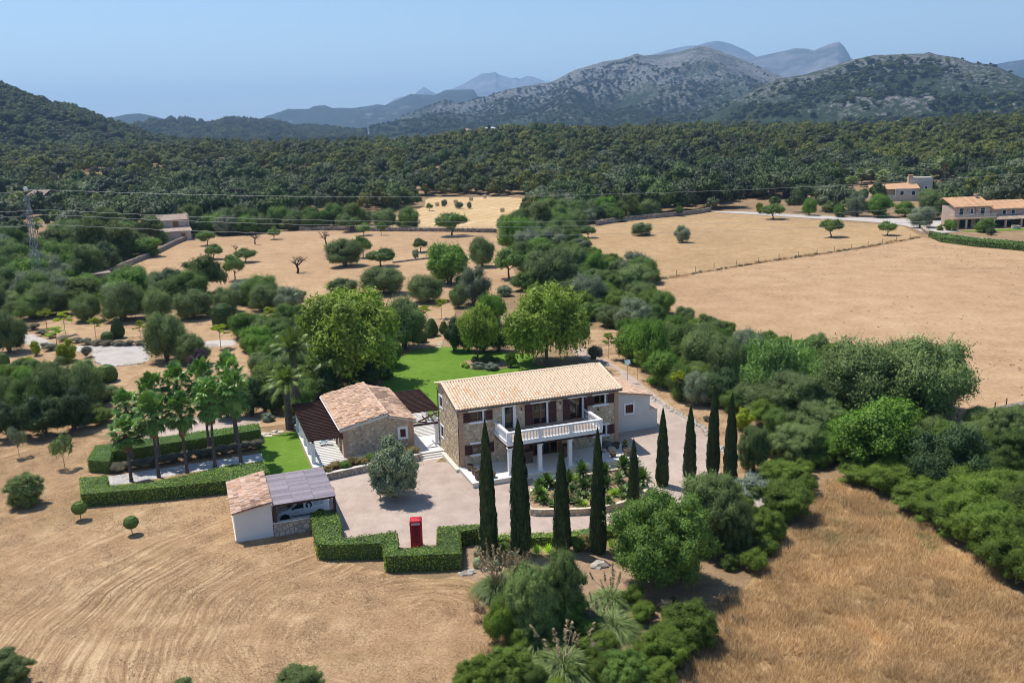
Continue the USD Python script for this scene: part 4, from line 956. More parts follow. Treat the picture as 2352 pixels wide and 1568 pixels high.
def vside(poly, z_in, mat, name, t=0.012, out=0.006, parent=None):
    """a flat piece on the near flank of the van: outline in (x from nose, z)"""
    c = np.array(poly.exterior.coords)[:-1]
    def at(x, z, o):
        return (VL0 + x, VD - VW + 0.10 * max(0, (z - 1.05) / 0.8) - o, 0.03 + z)
    v, f = trimesh.creation.triangulate_polygon(poly, engine='earcut')
    V = np.array([at(x, z, out + t) for x, z in v])
    if np.cross(V[f[0][1]] - V[f[0][0]], V[f[0][2]] - V[f[0][0]])[1] > 0: f = f[:, ::-1]
    return van.part(name, (V, f), mat, parent)
vside(Polygon([(1.25, 1.15), (1.62, 1.46), (1.9, 1.62), (2.28, 1.63), (2.28, 1.15)]), 0, M['glass'], 'side_window')
vside(Polygon([(0.25, 0.36), (1.15, 0.36), (1.05, 0.72), (0.7, 0.86), (0.38, 0.72)]), 0, M['black'], 'wheel_arch')
vside(Polygon([(3.15, 0.36), (4.05, 0.36), (3.95, 0.72), (3.6, 0.86), (3.28, 0.72)]), 0, M['black'], 'wheel_arch')
vside(sbox(1.2, 0.50, 3.1, 0.58), 0, M['black'], 'rub_strip')
vside(sbox(2.05, 0.98, 2.25, 1.02), 0, M['black'], 'door_handle')
# windscreen and lights
wsm = MB().add(np.array([(VL0 + 1.02, VD - 0.74, 1.225), (VL0 + 1.02, VD + 0.74, 1.225), (VL0 + 1.88, VD + 0.66, 1.805), (VL0 + 1.88, VD - 0.66, 1.805)]) + [-0.03, 0, 0.03], [(0, 3, 2, 1)])
van.part('windscreen', wsm, M['glass'])
for s in (-1, 1):
    van.part('headlight', MB().add(np.array([(VL0 + 0.02, VD + s * 0.82, 0.80), (VL0 + 0.02, VD + s * 0.50, 0.76), (VL0 + 0.20, VD + s * 0.52, 0.98), (VL0 + 0.42, VD + s * 0.86, 1.04)]) + [-0.035, 0, 0.035], [(0, 1, 2, 3) if s < 0 else (0, 3, 2, 1)]), M['lampglass'])
    van.part('mirror', MB().box((VL0 + 1.30, VD + s * 1.0 - 0.09, 1.18), (VL0 + 1.42, VD + s * 1.0 + 0.09, 1.38)), M['black'])
    for x in (0.70, 3.60):
        wh = van.part('wheel', place(MB().lathe([(0.18, -0.1), (0.31, -0.1), (0.33, -0.04), (0.33, 0.06), (0.31, 0.1), (0.18, 0.1)], n=16), (VL0 + x, VD + s * 0.80, 0.36), LX, ZX, -DX), M['tyre'])
        van.part('rim', place(MB().lathe([(0, 0.06 * 1), (0.18, 0.06)], n=12).lathe([(0.18, -0.06), (0, -0.06)], n=12), (VL0 + x, VD + s * 0.80, 0.36), LX, ZX, -DX), M['rim'], wh)
van.part('bonnet_line', MB().bar((VL0 + 0.30, VD - 0.1, 1.075), (VL0 + 1.0, VD - 0.1, 1.20), 0.03, 0.02), M['black'])
van.part('grille', MB().box((VL0 - 0.045, VD - 0.5, 0.48), (VL0 - 0.0, VD + 0.5, 0.72)), M['black'])
van.part('bumper', MB().box((VL0 - 0.06, VD - 0.82, 0.32), (VL0 + 0.02, VD + 0.82, 0.46)), M['black'])
rk = MB()
for x in (2.2, 2.7, 3.2, 3.7, 4.15):
    rk.bar((VL0 + x, VD - 0.66, 1.90), (VL0 + x, VD + 0.66, 1.90), 0.05, 0.04)
for s in (-1, 1):
    rk.bar((VL0 + 2.1, VD + s * 0.68, 1.92), (VL0 + 4.25, VD + s * 0.68, 1.92), 0.05, 0.06)
van.part('roof_rack', rk, M['black'])
def on_flank(mesh2d, x, z, s=1.0):
    v, f = arr(mesh2d)
    out = []
    for a, b, c in v:
        zz = z + b * s
        out.append((VL0 + x + a * s, VD - VW + 0.10 * max(0, (zz - 1.05) / 0.8) - 0.012 - c, 0.03 + zz))
    return np.array(out), f
van.part('lettering', on_flank(meshkit.text_mesh('ZEUS', 0.24, 0.004, bold=True), 3.08, 1.28), M['paleink'])
em = Point(0, 0).buffer(0.27, 24).difference(Polygon([(-0.10, -0.30), (-0.06, -0.02), (-0.12, 0.08), (0.0, 0.16), (0.05, 0.05), (0.12, -0.06), (0.04, -0.30)]).buffer(0.01)).difference(Point(0.10, 0.02).buffer(0.05))
van.part('emblem', on_flank(MB().prism(em, 0, 0.004), 2.72, 1.33), M['ink'])
van.part('small_lettering', on_flank(meshkit.text_mesh('A.Z.E.', 0.10, 0.004), 1.55, 0.80), M['ink'])
# ------------------------------------------------------------------ foliage builders
def leaf_quads(P, N, size, rng, elong=1.7, jit=0.35):
    """one small pointed two-triangle leaf at each point, facing about N"""
    n = len(P)
    N = N + rng.normal(0, jit, (n, 3)); N /= np.linalg.norm(N, axis=1, keepdims=True) + 1e-9
    a = rng.normal(0, 1, (n, 3)); a -= (a * N).sum(1, keepdims=True) * N; a /= np.linalg.norm(a, axis=1, keepdims=True) + 1e-9
    b = np.cross(N, a)
    s = (size * rng.uniform(0.7, 1.35, n))[:, None]
    L_, w = a * s * elong / 2, b * s / 2
    v = np.stack([P - L_, P + w - N * s * 0.12, P + L_, P - w - N * s * 0.12], 1).reshape(-1, 3)
    i = np.arange(n)[:, None] * 4
    return v, np.vstack([i + [0, 1, 2], i + [0, 2, 3]]), np.repeat(rng.random(n), 4)

_ico1, _ico2 = trimesh.creation.icosphere(1), trimesh.creation.icosphere(2)
def dirs(n, rng):
    d = rng.normal(0, 1, (n, 3)); return d / np.linalg.norm(d, axis=1, keepdims=True)

def lobes(rng, n, rx, ry, rz, cz, r, spread=0.72, low=-0.6, high=1.0, jit=0.12):
    d = dirs(n * 4, rng); d = d[(d[:, 2] > low) & (d[:, 2] < high)][:n]
    rad = spread * rng.uniform(0.75, 1.08, len(d))[:, None]
    if low < -0.7:
        h_ = np.hypot(d[:, 0], d[:, 1]) + 1e-6; k_ = np.where(d[:, 2] < 0, np.maximum(h_, 0.86) / h_, 1.0)
        d = d * np.stack([k_, k_, np.ones(len(d))], 1)
    c = d * [rx, ry, rz] * rad + rng.normal(0, jit, (len(d), 3)) * [rx, ry, rz] + [0, 0, cz]
    return c, r * rng.uniform(0.65, 1.3, len(d))

def foliage(C, R, n, size, rng, elong=1.7, centre=None, up=0.25, inner=0.72, squash=0.85, rag=0.10, core=0.74, zmin=0.03, jit=0.45, droop=0.0, sprig=0.34):
    """leaves over the surface of many overlapping lobes, with an opaque leafy core inside each"""
    w = R ** 2 / (R ** 2).sum()
    k = rng.choice(len(C), int(n * 2.2), p=w)
    d = dirs(len(k), rng)
    if centre is not None:
        o = C[k] - centre; o /= np.linalg.norm(o, axis=1, keepdims=True) + 1e-9
        d = d + o * 0.55 + [0, 0, up]; d /= np.linalg.norm(d, axis=1, keepdims=True)
    bump = meshkit.noise(d * 3.1 + C[k] * 1.7, 4)
    rr = R[k] * (0.78 + 0.34 * bump + rng.normal(0, rag, len(k)))
    P = C[k] + d * rr[:, None] * [1, 1, squash]
    if droop: P[:, 2] -= droop * rng.random(len(k)) ** 2
    t = cKDTree(C)
    near, idx = t.query(P, k=min(4, len(C)))
    if near.ndim == 1: near, idx = near[:, None], idx[:, None]
    bad = ((near < R[idx] * inner) & (idx != k[:, None])).any(1) | (P[:, 2] < zmin)
    P, d = P[~bad][:n], d[~bad][:n]
    m = MB().add(*leaf_quads(P, d + [0, 0, 0.15], size, rng, elong, jit))
    ns = int(n * sprig / 7)
    if ns:
        j = rng.choice(len(P), ns); ln = (R.mean() * rng.uniform(0.25, 0.95, ns))[:, None, None]
        dr = d[j] + rng.normal(0, 0.35, (ns, 3)) + [0, 0, 0.25]; dr /= np.linalg.norm(dr, axis=1, keepdims=True)
        Q = (P[j][:, None] + dr[:, None] * ln * np.linspace(0.1, 1, 7)[None, :, None]).reshape(-1, 3) + rng.normal(0, size * 0.35, (ns * 7, 3))
        Q[:, 2] = np.maximum(Q[:, 2], zmin)
        m.add(*leaf_quads(Q, np.repeat(d[j], 7, 0) + [0, 0, 0.3], size * 0.85, rng, elong * 1.15, 0.5))
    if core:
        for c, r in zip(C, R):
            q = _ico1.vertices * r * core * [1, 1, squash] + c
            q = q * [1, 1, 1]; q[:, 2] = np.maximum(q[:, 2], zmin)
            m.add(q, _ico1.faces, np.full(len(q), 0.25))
    return m

def branch_tree(rng, base, h, r, spread, nb=5, lean=(0, 0)):
    """a trunk that splits into limbs: (mesh, limb tips)"""
    m = MB(); tips = []
    top = np.array([lean[0], lean[1], h])
    p = [np.array([0, 0, -0.1]), top * 0.35 + rng.normal(0, 0.06 * h, 3) * [1, 1, 0], top * 0.7 + rng.normal(0, 0.06 * h, 3) * [1, 1, 0], top]
    m.tube(p, [r * 1.35, r, r * 0.85, r * 0.7], 7)
    for k in range(nb):
        a = 2 * PI * (k + rng.uniform(-0.3, 0.3)) / nb
        s = p[2] + (p[3] - p[2]) * rng.uniform(0, 1)
        e = s + np.array([math.cos(a), math.sin(a), 0]) * spread * rng.uniform(0.6, 1.0) + [0, 0, spread * rng.uniform(0.4, 0.9)]
        mid = (s + e) / 2 + rng.normal(0, 0.08 * spread, 3) + [0, 0, -0.05 * spread]
        m.tube([s, mid, e], [r * 0.55, r * 0.38, r * 0.16], 5)
        tips.append(e)
    return m, np.array(tips)

UsdGeom.Scope.Define(stage, '/World/Looks')
stage.CreateClassPrim('/World/Prototypes')
PROTO = {}
def proto(name, parts, w, h, norm=True):
    """a class prim whose children are the parts; w,h its nominal width and height"""
    path = '/World/Prototypes/' + name
    x = UsdGeom.Xform.Define(stage, path)
    if w == 1.0 and h == 1.0 and norm:
        av = arr(parts[0][1])[0]
        fw_, fh_ = 0.5 / np.quantile(np.hypot(av[:, 0], av[:, 1]), 0.985), 1.0 / np.quantile(av[:, 2], 0.998)
        for _, m_, _ in parts:
            if isinstance(m_, MB): m_.v = [q * [fw_, fw_, fh_] for q in m_.v]
    for nm, mesh, mat in parts:
        v, f = arr(mesh)
        put_mesh(numbered(path, nm), v, f, mat, False, mesh)
    PROTO[name] = (path, w, h)

def inst(name, pname, loc, label, cat, group=None, sx=1.0, sz=None, rot=0.0, sy=None, tilt=None):
    path, w, h = PROTO[pname]
    p = numbered('/World', name)
    x = UsdGeom.Xform.Define(stage, p)
    x.AddTranslateOp().Set(Gf.Vec3d(*map(float, loc)))
    x.AddRotateZOp().Set(float(math.degrees(rot)))
    if tilt: x.AddRotateXOp().Set(float(tilt))
    x.AddScaleOp().Set(Gf.Vec3f(float(sx), float(sy if sy is not None else sx), float(sz if sz is not None else sx)))
    x.GetPrim().GetReferences().AddInternalReference(path)
    x.GetPrim().SetInstanceable(True)
    tag(x.GetPrim(), label, cat, group)
    return p

M['bark'] = pmat('grey_bark', (0.10, 0.08, 0.065), (0.19, 0.155, 0.125), rough=0.95, spec=0.1, scale=6, bump=0.5)
M['darkbark'] = pmat('dark_bark', (0.045, 0.035, 0.028), (0.09, 0.07, 0.055), rough=0.95, spec=0.1, scale=6)
M['palmtrunk'] = pmat('palm_trunk', (0.085, 0.065, 0.055), (0.16, 0.13, 0.11), rough=0.95, spec=0.1, scale=5, bump=0.4)
M['thatch'] = pmat('dead_fronds', (0.20, 0.10, 0.045), (0.34, 0.20, 0.10), rough=0.95, spec=0.1, scale=4, island=0.3)
LF = {}
LF['olive'] = leafmat('olive_leaf', (0.0807, 0.1304, 0.0314), (0.2524, 0.3262, 0.103), trans=0.14)
LF['olivegrey'] = leafmat('silver_olive_leaf', (0.1321, 0.1751, 0.0936), (0.3105, 0.3576, 0.2184), trans=0.14)
LF['holm'] = leafmat('evergreen_leaf', (0.0561, 0.1126, 0.0176), (0.1915, 0.2947, 0.0496), trans=0.16)
LF['dark'] = leafmat('dark_evergreen_leaf', (0.0293, 0.0623, 0.0184), (0.0914, 0.1495, 0.0447), trans=0.12)
LF['carob'] = leafmat('carob_leaf', (0.077, 0.1397, 0.0248), (0.2139, 0.3181, 0.0697), trans=0.24)
LF['bright'] = leafmat('bright_leaf', (0.0712, 0.155, 0.0155), (0.2135, 0.3594, 0.0434), trans=0.28)
LF['willow'] = leafmat('willow_leaf', (0.1729, 0.2647, 0.0299), (0.447, 0.5542, 0.0936), trans=0.34)
LF['lime'] = leafmat('lime_yellow_leaf', (0.2208, 0.2922, 0.0133), (0.4416, 0.4871, 0.0355), trans=0.38)
LF['pine'] = leafmat('pine_needles', (0.0684, 0.104, 0.0166), (0.1969, 0.2433, 0.0522), trans=0.14)
LF['topiary'] = leafmat('topiary_leaf', (0.0461, 0.0952, 0.0186), (0.1504, 0.2221, 0.0463), trans=0.10)
LF['hedge'] = leafmat('hedge_leaf', (0.0719, 0.1434, 0.0155), (0.3368, 0.4483, 0.0697), trans=0.22, big=0.4)
LF['hedgelime'] = leafmat('low_hedge_leaf', (0.1284, 0.2097, 0.0207), (0.4064, 0.4719, 0.0687), trans=0.22, big=0.4)
LF['cypress'] = leafmat('cypress_leaf', (0.0177, 0.0381, 0.0142), (0.0681, 0.1049, 0.0338), trans=0.06)
LF['palm'] = leafmat('fan_palm_leaf', (0.0862, 0.1798, 0.0347), (0.2372, 0.3912, 0.0865), trans=0.20, rough=0.35)
LF['palmfar'] = leafmat('far_palm_leaf', (0.15, 0.20, 0.06), (0.38, 0.44, 0.17), trans=0.2, rough=0.4)
LF['feather'] = leafmat('feather_palm_leaf', (0.0727, 0.1338, 0.0248), (0.2363, 0.3145, 0.0687), trans=0.25, rough=0.4)
LF['cycad'] = leafmat('cycad_leaf', (0.0462, 0.0983, 0.0174), (0.154, 0.2493, 0.0433), trans=0.15, rough=0.35)
LF['agave'] = leafmat('agave_leaf', (0.169, 0.2392, 0.083), (0.3002, 0.368, 0.1509), trans=0.12, rough=0.45)
LF['pampas'] = leafmat('pampas_blade', (0.0911, 0.1459, 0.0383), (0.2999, 0.3675, 0.1367), trans=0.25)
LF['plume'] = leafmat('pampas_plume', (0.2475, 0.1774, 0.1072), (0.4571, 0.3548, 0.222), trans=0.2)
LF['grey'] = leafmat('lavender_grey', (0.1255, 0.1168, 0.0757), (0.2509, 0.2336, 0.1564), trans=0.12)
LF['santolina'] = leafmat('santolina_leaf', (0.2282, 0.2895, 0.151), (0.4563, 0.5261, 0.2805), trans=0.1)
LF['purple'] = leafmat('purple_leaf', (0.0314, 0.0196, 0.0321), (0.0856, 0.0559, 0.0746), trans=0.15)
LF['reed'] = leafmat('cane_leaf', (0.1411, 0.2628, 0.0567), (0.381, 0.5258, 0.1701), trans=0.28)
LF['strap'] = leafmat('strap_leaf', (0.1694, 0.3044, 0.0227), (0.3952, 0.5535, 0.0681), trans=0.3)
LF['bed'] = leafmat('bed_shrub_leaf', (0.1712, 0.1259, 0.0515), (0.3851, 0.3145, 0.1119), trans=0.2, big=0.8)
LF['silver'] = leafmat('blue_grey_leaf', (0.1506, 0.1968, 0.1362), (0.3011, 0.3566, 0.2622), trans=0.1)
LF['bramble'] = leafmat('bramble_leaf', (0.055, 0.1157, 0.0117), (0.2438, 0.3293, 0.0422), trans=0.22, big=0.35)

def bush_proto(name, mat, seed, n=9000, size=0.17, nl=26, lr=0.30, rz=0.46, cz=0.42, elong=1.7, low=-0.85, trunk=True, rag=0.10, squash=0.9, core=0.74, up=0.3, hscale=1.0, spread=0.70):
    """unit shrub or tree: about 1 wide and 1 high; foliage down to near the ground"""
    rng = np.random.default_rng(seed)
    C, R = lobes(rng, nl, 0.5, 0.5, rz, cz + 0.06, lr * 0.5, spread=spread, low=low)
    C = np.vstack([C, [[0, 0, cz]], [[0.08, 0, cz - 0.1]]]); R = np.append(R, [0.26, 0.26])
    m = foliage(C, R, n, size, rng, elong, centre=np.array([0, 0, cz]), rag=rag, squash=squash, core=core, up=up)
    parts = [('crown', m, mat)]
    if trunk:
        t = MB()
        for k in range(3):
            a = k * 2.1 + rng.uniform(0, 1)
            t.tube([(0.02 * math.cos(a), 0.02 * math.sin(a), -0.02), (0.07 * math.cos(a), 0.07 * math.sin(a), 0.2), (0.2 * math.cos(a), 0.2 * math.sin(a), 0.5)], [0.035, 0.028, 0.012], 5)
        parts.append(('trunk', t, M['bark']))
    proto(name, parts, 1.0, 1.0)

def tree_proto(name, mat, seed, n=7000, size=0.055, th=0.30, nl=20, lr=0.34, rz=0.30, cz=0.66, tr=0.03, bark='bark', lean=0.0, rag=0.12, squash=0.8, core=0.70, spread=0.68, low=-0.5, elong=1.7):
    """unit tree with a clear trunk: 1 high, about 1 wide"""
    rng = np.random.default_rng(seed)
    tm, tips = branch_tree(rng, None, th + 0.12, tr, 0.34, 5, (lean, 0))
    C, R = lobes(rng, nl, 0.5, 0.5, rz, cz, lr * 0.5, spread=spread, low=low)
    C[:, 0] += lean
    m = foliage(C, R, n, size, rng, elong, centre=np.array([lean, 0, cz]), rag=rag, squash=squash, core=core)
    proto(name, [('crown', m, mat), ('trunk', tm, M[bark])], 1.0, 1.0)

for k in range(4):
    bush_proto(f'olive_{k}', LF['olive'], 20 + k, n=16000, size=0.017, nl=40 + 6 * k, lr=0.34, rag=0.13)
    bush_proto(f'holm_{k}', LF['holm'], 30 + k, n=16000, size=0.018, nl=36 + 6 * k, lr=0.34, elong=1.4, rag=0.12)
for k in range(3):
    bush_proto(f'silver_{k}', LF['olivegrey'], 40 + k, n=9000, size=0.019, nl=30 + 4 * k, lr=0.34, rag=0.14)
    bush_proto(f'dark_{k}', LF['dark'], 50 + k, n=10000, size=0.019, nl=36, lr=0.30)
    bush_proto(f'bright_{k}', LF['bright'], 60 + k, n=8500, size=0.026, nl=26 + 4 * k, lr=0.34, elong=1.3, rag=0.14)
    bush_proto(f'bramble_{k}', LF['bramble'], 70 + k, n=11000, size=0.024, nl=30, lr=0.34, rz=0.40, elong=1.3, trunk=False, rag=0.16, low=-0.3)
    tree_proto(f'carob_{k}', LF['carob'], 80 + k, n=6500, size=0.036, th=0.22, nl=20, rz=0.30, cz=0.60, lean=0.05 * (k - 1), elong=1.3)
    tree_proto(f'pine_{k}', LF['pine'], 90 + k, n=9000, size=0.022, th=0.30, nl=34, lr=0.26, rz=0.34, cz=0.60, rag=0.16, bark='darkbark', low=-0.4)
for k in range(2):
    bush_proto(f'grey_{k}', LF['grey'], 100 + k, n=3500, size=0.03, nl=16, lr=0.4, rag=0.18, trunk=False, low=-0.2)
    bush_proto(f'lime_{k}', LF['lime'], 104 + k, n=4500, size=0.034, nl=18, lr=0.36, rag=0.14)
bush_proto('purple_0', LF['purple'], 110, n=5000, size=0.03, nl=20, lr=0.36, rag=0.15)
bush_proto('silverblue_0', LF['silver'], 111, n=5000, size=0.03, nl=20, lr=0.36, rag=0.18)
bush_proto('bed_0', LF['bed'], 112, n=3500, size=0.035, nl=16, lr=0.4, rag=0.15, trunk=False, low=-0.2)
bush_proto('roundolive_0', LF['olivegrey'], 130, n=22000, size=0.020, nl=70, lr=0.26, rz=0.42, cz=0.50, low=-0.95, rag=0.12, spread=0.80)
for k in range(2):
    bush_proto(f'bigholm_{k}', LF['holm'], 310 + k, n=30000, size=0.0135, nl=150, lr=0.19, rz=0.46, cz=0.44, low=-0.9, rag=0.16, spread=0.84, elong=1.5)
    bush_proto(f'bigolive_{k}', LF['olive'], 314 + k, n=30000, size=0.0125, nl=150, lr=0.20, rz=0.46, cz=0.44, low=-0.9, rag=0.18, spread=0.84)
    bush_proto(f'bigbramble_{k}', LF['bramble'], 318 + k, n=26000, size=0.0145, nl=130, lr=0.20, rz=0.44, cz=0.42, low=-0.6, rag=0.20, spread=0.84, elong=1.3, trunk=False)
# thin young olive with see-through crown
for k in range(2):
    tree_proto(f'young_olive_{k}', LF['olivegrey'] if k == 0 else LF['olive'], 115 + k, n=2600, size=0.032, th=0.32, nl=15, lr=0.32, rz=0.30, cz=0.66, tr=0.014, core=0.0, rag=0.22)

def sapling(name, mat, seed):
    rng = np.random.default_rng(seed)
    t = MB().tube([(0, 0, -0.02), (0.005, 0, 0.5), (0, 0.01, 0.9)], [0.014, 0.011, 0.006], 5)
    C = []
    for k in range(15):
        a = k * 2.4; z = rng.uniform(0.58, 0.97); r = 0.42 * (1.15 - z) / 0.6 * rng.uniform(0.7, 1.2) + 0.05
        e = np.array([r * math.cos(a), r * math.sin(a), z + 0.02])
        t.tube([(0, 0, z - 0.16), e * [0.5, 0.5, 1] - [0, 0, 0.03], e], [0.006, 0.004, 0.002], 4)
        for q in (0.55, 0.8, 1.0): C.append(e * [q, q, 1])
    C = np.array(C); R = rng.uniform(0.05, 0.095, len(C))
    m = foliage(C, R, 1900, 0.034, rng, 1.5, core=0.0, squash=0.35, inner=0.0, rag=0.2, jit=0.3, sprig=0)
    proto(name, [('crown', m, mat), ('trunk', t, M['bark'])], 1.0, 1.0)
sapling('sapling_0', LF['lime'], 121); sapling('sapling_1', LF['lime'], 122); sapling('sapling_2', LF['willow'], 123)

def willow(name, seed, mat, weep=0.3, n=16000, th=0.35, size=0.020):
    rng = np.random.default_rng(seed)
    tm, tips = branch_tree(rng, None, th + 0.1, 0.022, 0.34, 7)
    C, R = lobes(rng, 46, 0.5, 0.5, 0.42, 0.56, 0.115, spread=0.80, low=-0.55)
    C = np.vstack([C, rng.normal(0, 0.13, (10, 3)) + [0, 0, 0.56]]); R = np.append(R, np.full(10, 0.15))
    m = foliage(C, R, n, size, rng, 2.3, centre=np.array([0, 0, 0.5]), rag=0.22, squash=1.15, core=0.62, jit=0.5, droop=0.0)
    # hanging strands
    ns = int(420 * (0.4 + weep * 2))
    k = rng.integers(len(C) - 10, size=ns)
    d = dirs(ns, rng); d[:, 2] = np.abs(d[:, 2]) * 0.2
    P0 = C[k] + d * R[k][:, None] * 1.05
    P, N = [], []
    for p, q in zip(P0, d):
        L_ = weep * rng.uniform(0.3, 1.0) * 0.8
        for s in np.linspace(0, 1, 12):
            P.append(p + q * 0.03 * s + [0, 0, -L_ * s] + rng.normal(0, 0.006, 3)); N.append(q)
    P, N = np.array(P), np.array(N); ok = P[:, 2] > 0.05
    m.add(*leaf_quads(P[ok], N[ok], size * 0.95, rng, 2.4, 0.5))
    proto(name, [('crown', m, mat), ('trunk', tm, M['bark'])], 1.0, 1.0)
willow('willow_0', 131, LF['willow'], weep=0.16); willow('willow_1', 132, LF['willow'], weep=0.42, n=15000)
willow('willow_2', 133, LF['willow'], weep=0.12, n=6500, th=0.40)

def bare(name, seed):
    rng = np.random.default_rng(seed); m = MB()
    def grow(p, d, L_, r, lev):
        q = p + d * L_ * 0.55 + rng.normal(0, 0.05 * L_, 3); e = p + d * L_
        m.tube([p, q, e], [r, r * 0.8, r * 0.55], 5 if lev < 2 else 3)
        if lev >= 4: return
        for _ in range(3 if lev else 5):
            nd = d + rng.normal(0, 0.62, 3) + [0, 0, 0.12]; nd /= np.linalg.norm(nd)
            grow(e if rng.random() < 0.7 else q, nd, L_ * rng.uniform(0.55, 0.8), r * 0.55, lev + 1)
    grow(np.array([0, 0, -0.03]), np.array([-0.15, 0, 0.98]), 0.36, 0.05, 0)
    proto(name, [('trunk', m, M['darkbark'])], 0.9, 1.0)
bare('bare_0', 141); bare('bare_1', 142)

def clipped(name, mat, seed, prof, n=4200, size=0.03):
    """clipped shape from a profile (radius, height), 1 high"""
    rng = np.random.default_rng(seed)
    pr = np.array(prof, float)
    m = MB().lathe(np.c_[pr[:, 0] * 0.95, pr[:, 1]], n=18)
    s = np.concatenate([[0], np.cumsum(np.hypot(*np.diff(pr, axis=0).T) * (pr[1:, 0] + pr[:-1, 0] + 0.01))])
    t = rng.random(n) * s[-1]
    r, z = np.interp(t, s, pr[:, 0]), np.interp(t, s, pr[:, 1])
    k = np.clip(np.searchsorted(s, t) - 1, 0, len(pr) - 2); dr, dz = np.diff(pr, axis=0)[k].T
    a = rng.random(n) * 2 * PI
    N = np.c_[np.cos(a) * dz, np.sin(a) * dz, -dr]; N /= np.linalg.norm(N, axis=1, keepdims=True) + 1e-9
    P = np.c_[r * np.cos(a), r * np.sin(a), z] + N * rng.normal(0, 0.008, n)[:, None]
    m.add(*leaf_quads(P, N, size, rng, 1.4, 0.5))
    proto(name, [('crown', m, mat), ('trunk', MB().tube([(0, 0, -0.03), (0, 0, 0.3)], 0.03, 5), M['bark'])], 1.0, 1.0)
clipped('dome', LF['topiary'], 151, [(0.38, 0.0), (0.47, 0.15), (0.50, 0.40), (0.44, 0.68), (0.28, 0.90), (0.0, 1.0)])
clipped('ball', LF['topiary'], 152, [(0.05, 0.36), (0.34, 0.42), (0.50, 0.62), (0.46, 0.80), (0.28, 0.96), (0.0, 1.0)])
clipped('teardrop', LF['topiary'], 153, [(0.30, 0.03), (0.46, 0.16), (0.50, 0.35), (0.38, 0.62), (0.24, 0.85), (0.14, 0.96), (0.0, 1.0)], n=5000)
clipped('drum', LF['topiary'], 154, [(0.46, 0.0), (0.48, 0.4), (0.50, 0.62), (0.40, 0.85), (0.2, 0.98), (0.0, 1.0)], n=5000)
clipped('santolina', LF['santolina'], 155, [(0.34, 0.0), (0.46, 0.2), (0.50, 0.45), (0.42, 0.75), (0.24, 0.95), (0.0, 1.0)], n=2600, size=0.045)
clipped('limeball', LF['strap'], 156, [(0.38, 0.0), (0.49, 0.3), (0.46, 0.6), (0.28, 0.9), (0.0, 1.0)], n=1500, size=0.07)

def cypress(name, seed):
    rng = np.random.default_rng(seed)
    z = np.linspace(0, 1, 40)
    rad = 0.5 * np.interp(z, [0, 0.03, 0.12, 0.4, 0.65, 0.85, 0.95, 1.0], [0.72, 0.90, 1.0, 0.88, 0.68, 0.40, 0.18, 0.02])
    n = 9500
    t = rng.random(n) ** 0.85; a = rng.random(n) * 2 * PI
    r = np.interp(t, z, rad) * (0.76 + 0.36 * meshkit.noise(np.c_[np.cos(a) * 2.2, np.sin(a) * 2.2, t * 22], seed) + 0.18 * meshkit.noise(np.c_[np.cos(a) * 1.2, np.sin(a) * 1.2, t * 7], seed + 5) + rng.normal(0, 0.075, n))
    P = np.c_[r * np.cos(a), r * np.sin(a), t + rng.normal(0, 0.002, n)]
    N = np.c_[np.cos(a), np.sin(a), np.full(n, 0.25)]
    # upward sprays: long axis mostly vertical; heights are squeezed 10:1 so widths are given in tree widths
    N = N / np.linalg.norm(N, axis=1, keepdims=True)
    u = np.array([0, 0, 1.0]) + rng.normal(0, 0.16, (n, 3)) * [1, 1, 0]
    b = np.cross(N, u); b /= np.linalg.norm(b, axis=1, keepdims=True)
    s = rng.uniform(0.7, 1.4, n)[:, None]
    hl = np.array([0.02, 0.02, 0.020])
    out = N * 0.035 * rng.random(n)[:, None] * [1, 1, 0]
    v = np.stack([P - u * hl * s * 0.6, P + b * 0.055 * s * [1, 1, 0.1] + out * 0.5, P + u * hl * s * 1.3 + out, P - b * 0.055 * s * [1, 1, 0.1] + out * 0.5], 1).reshape(-1, 3)
    i = np.arange(n)[:, None] * 4
    m = MB().add(v, np.vstack([i + [0, 1, 2], i + [0, 2, 3]]), np.repeat(rng.random(n), 4))
    m.lathe(np.c_[rad * 0.80, z], n=14)
    proto(name, [('crown', m, LF['cypress']), ('trunk', MB().tube([(0, 0, -0.02), (0, 0, 0.1)], 0.14, 6), M['darkbark'])], 1.0, 1.0)
for k in range(3): cypress(f'cypress_{k}', 160 + k)

def fan_leaf(p, d, R, rng, seg=20, span=3.9, droop=0.10):
    """a fan of separate pointed segments at p, opening along d, tips drooping"""
    d = d / np.linalg.norm(d)
    s = np.cross(d, [0, 0, 1.0]); s /= np.linalg.norm(s) + 1e-9
    u = np.cross(s, d)
    V, F = [], []
    for k in range(seg):
        a = ((k + 0.5) / seg - 0.5) * span
        rr = R * (0.72 + 0.28 * math.cos(a * 0.8)) * rng.uniform(0.9, 1.1)
        h = d * math.cos(a) + s * math.sin(a)
        w = np.cross(u, h) * rr * 0.056
        mid = p + h * rr * 0.58 + u * (0.05 * R - 0.10 * R * abs(a)) - np.array([0, 0, droop * R * 0.3])
        tip = p + h * rr - u * 0.12 * R * abs(a) - np.array([0, 0, droop * R * rng.uniform(1.2, 2.4)])
        lift = u * 0.03 * R * (1 if k % 2 else -1)
        b = len(V)
        V += [p, mid - w * 1.5 + lift, mid + w * 1.5 - lift, tip]
        F += [(b, b + 1, b + 2), (b + 1, b + 3, b + 2)]
    return np.array(V), np.array(F)

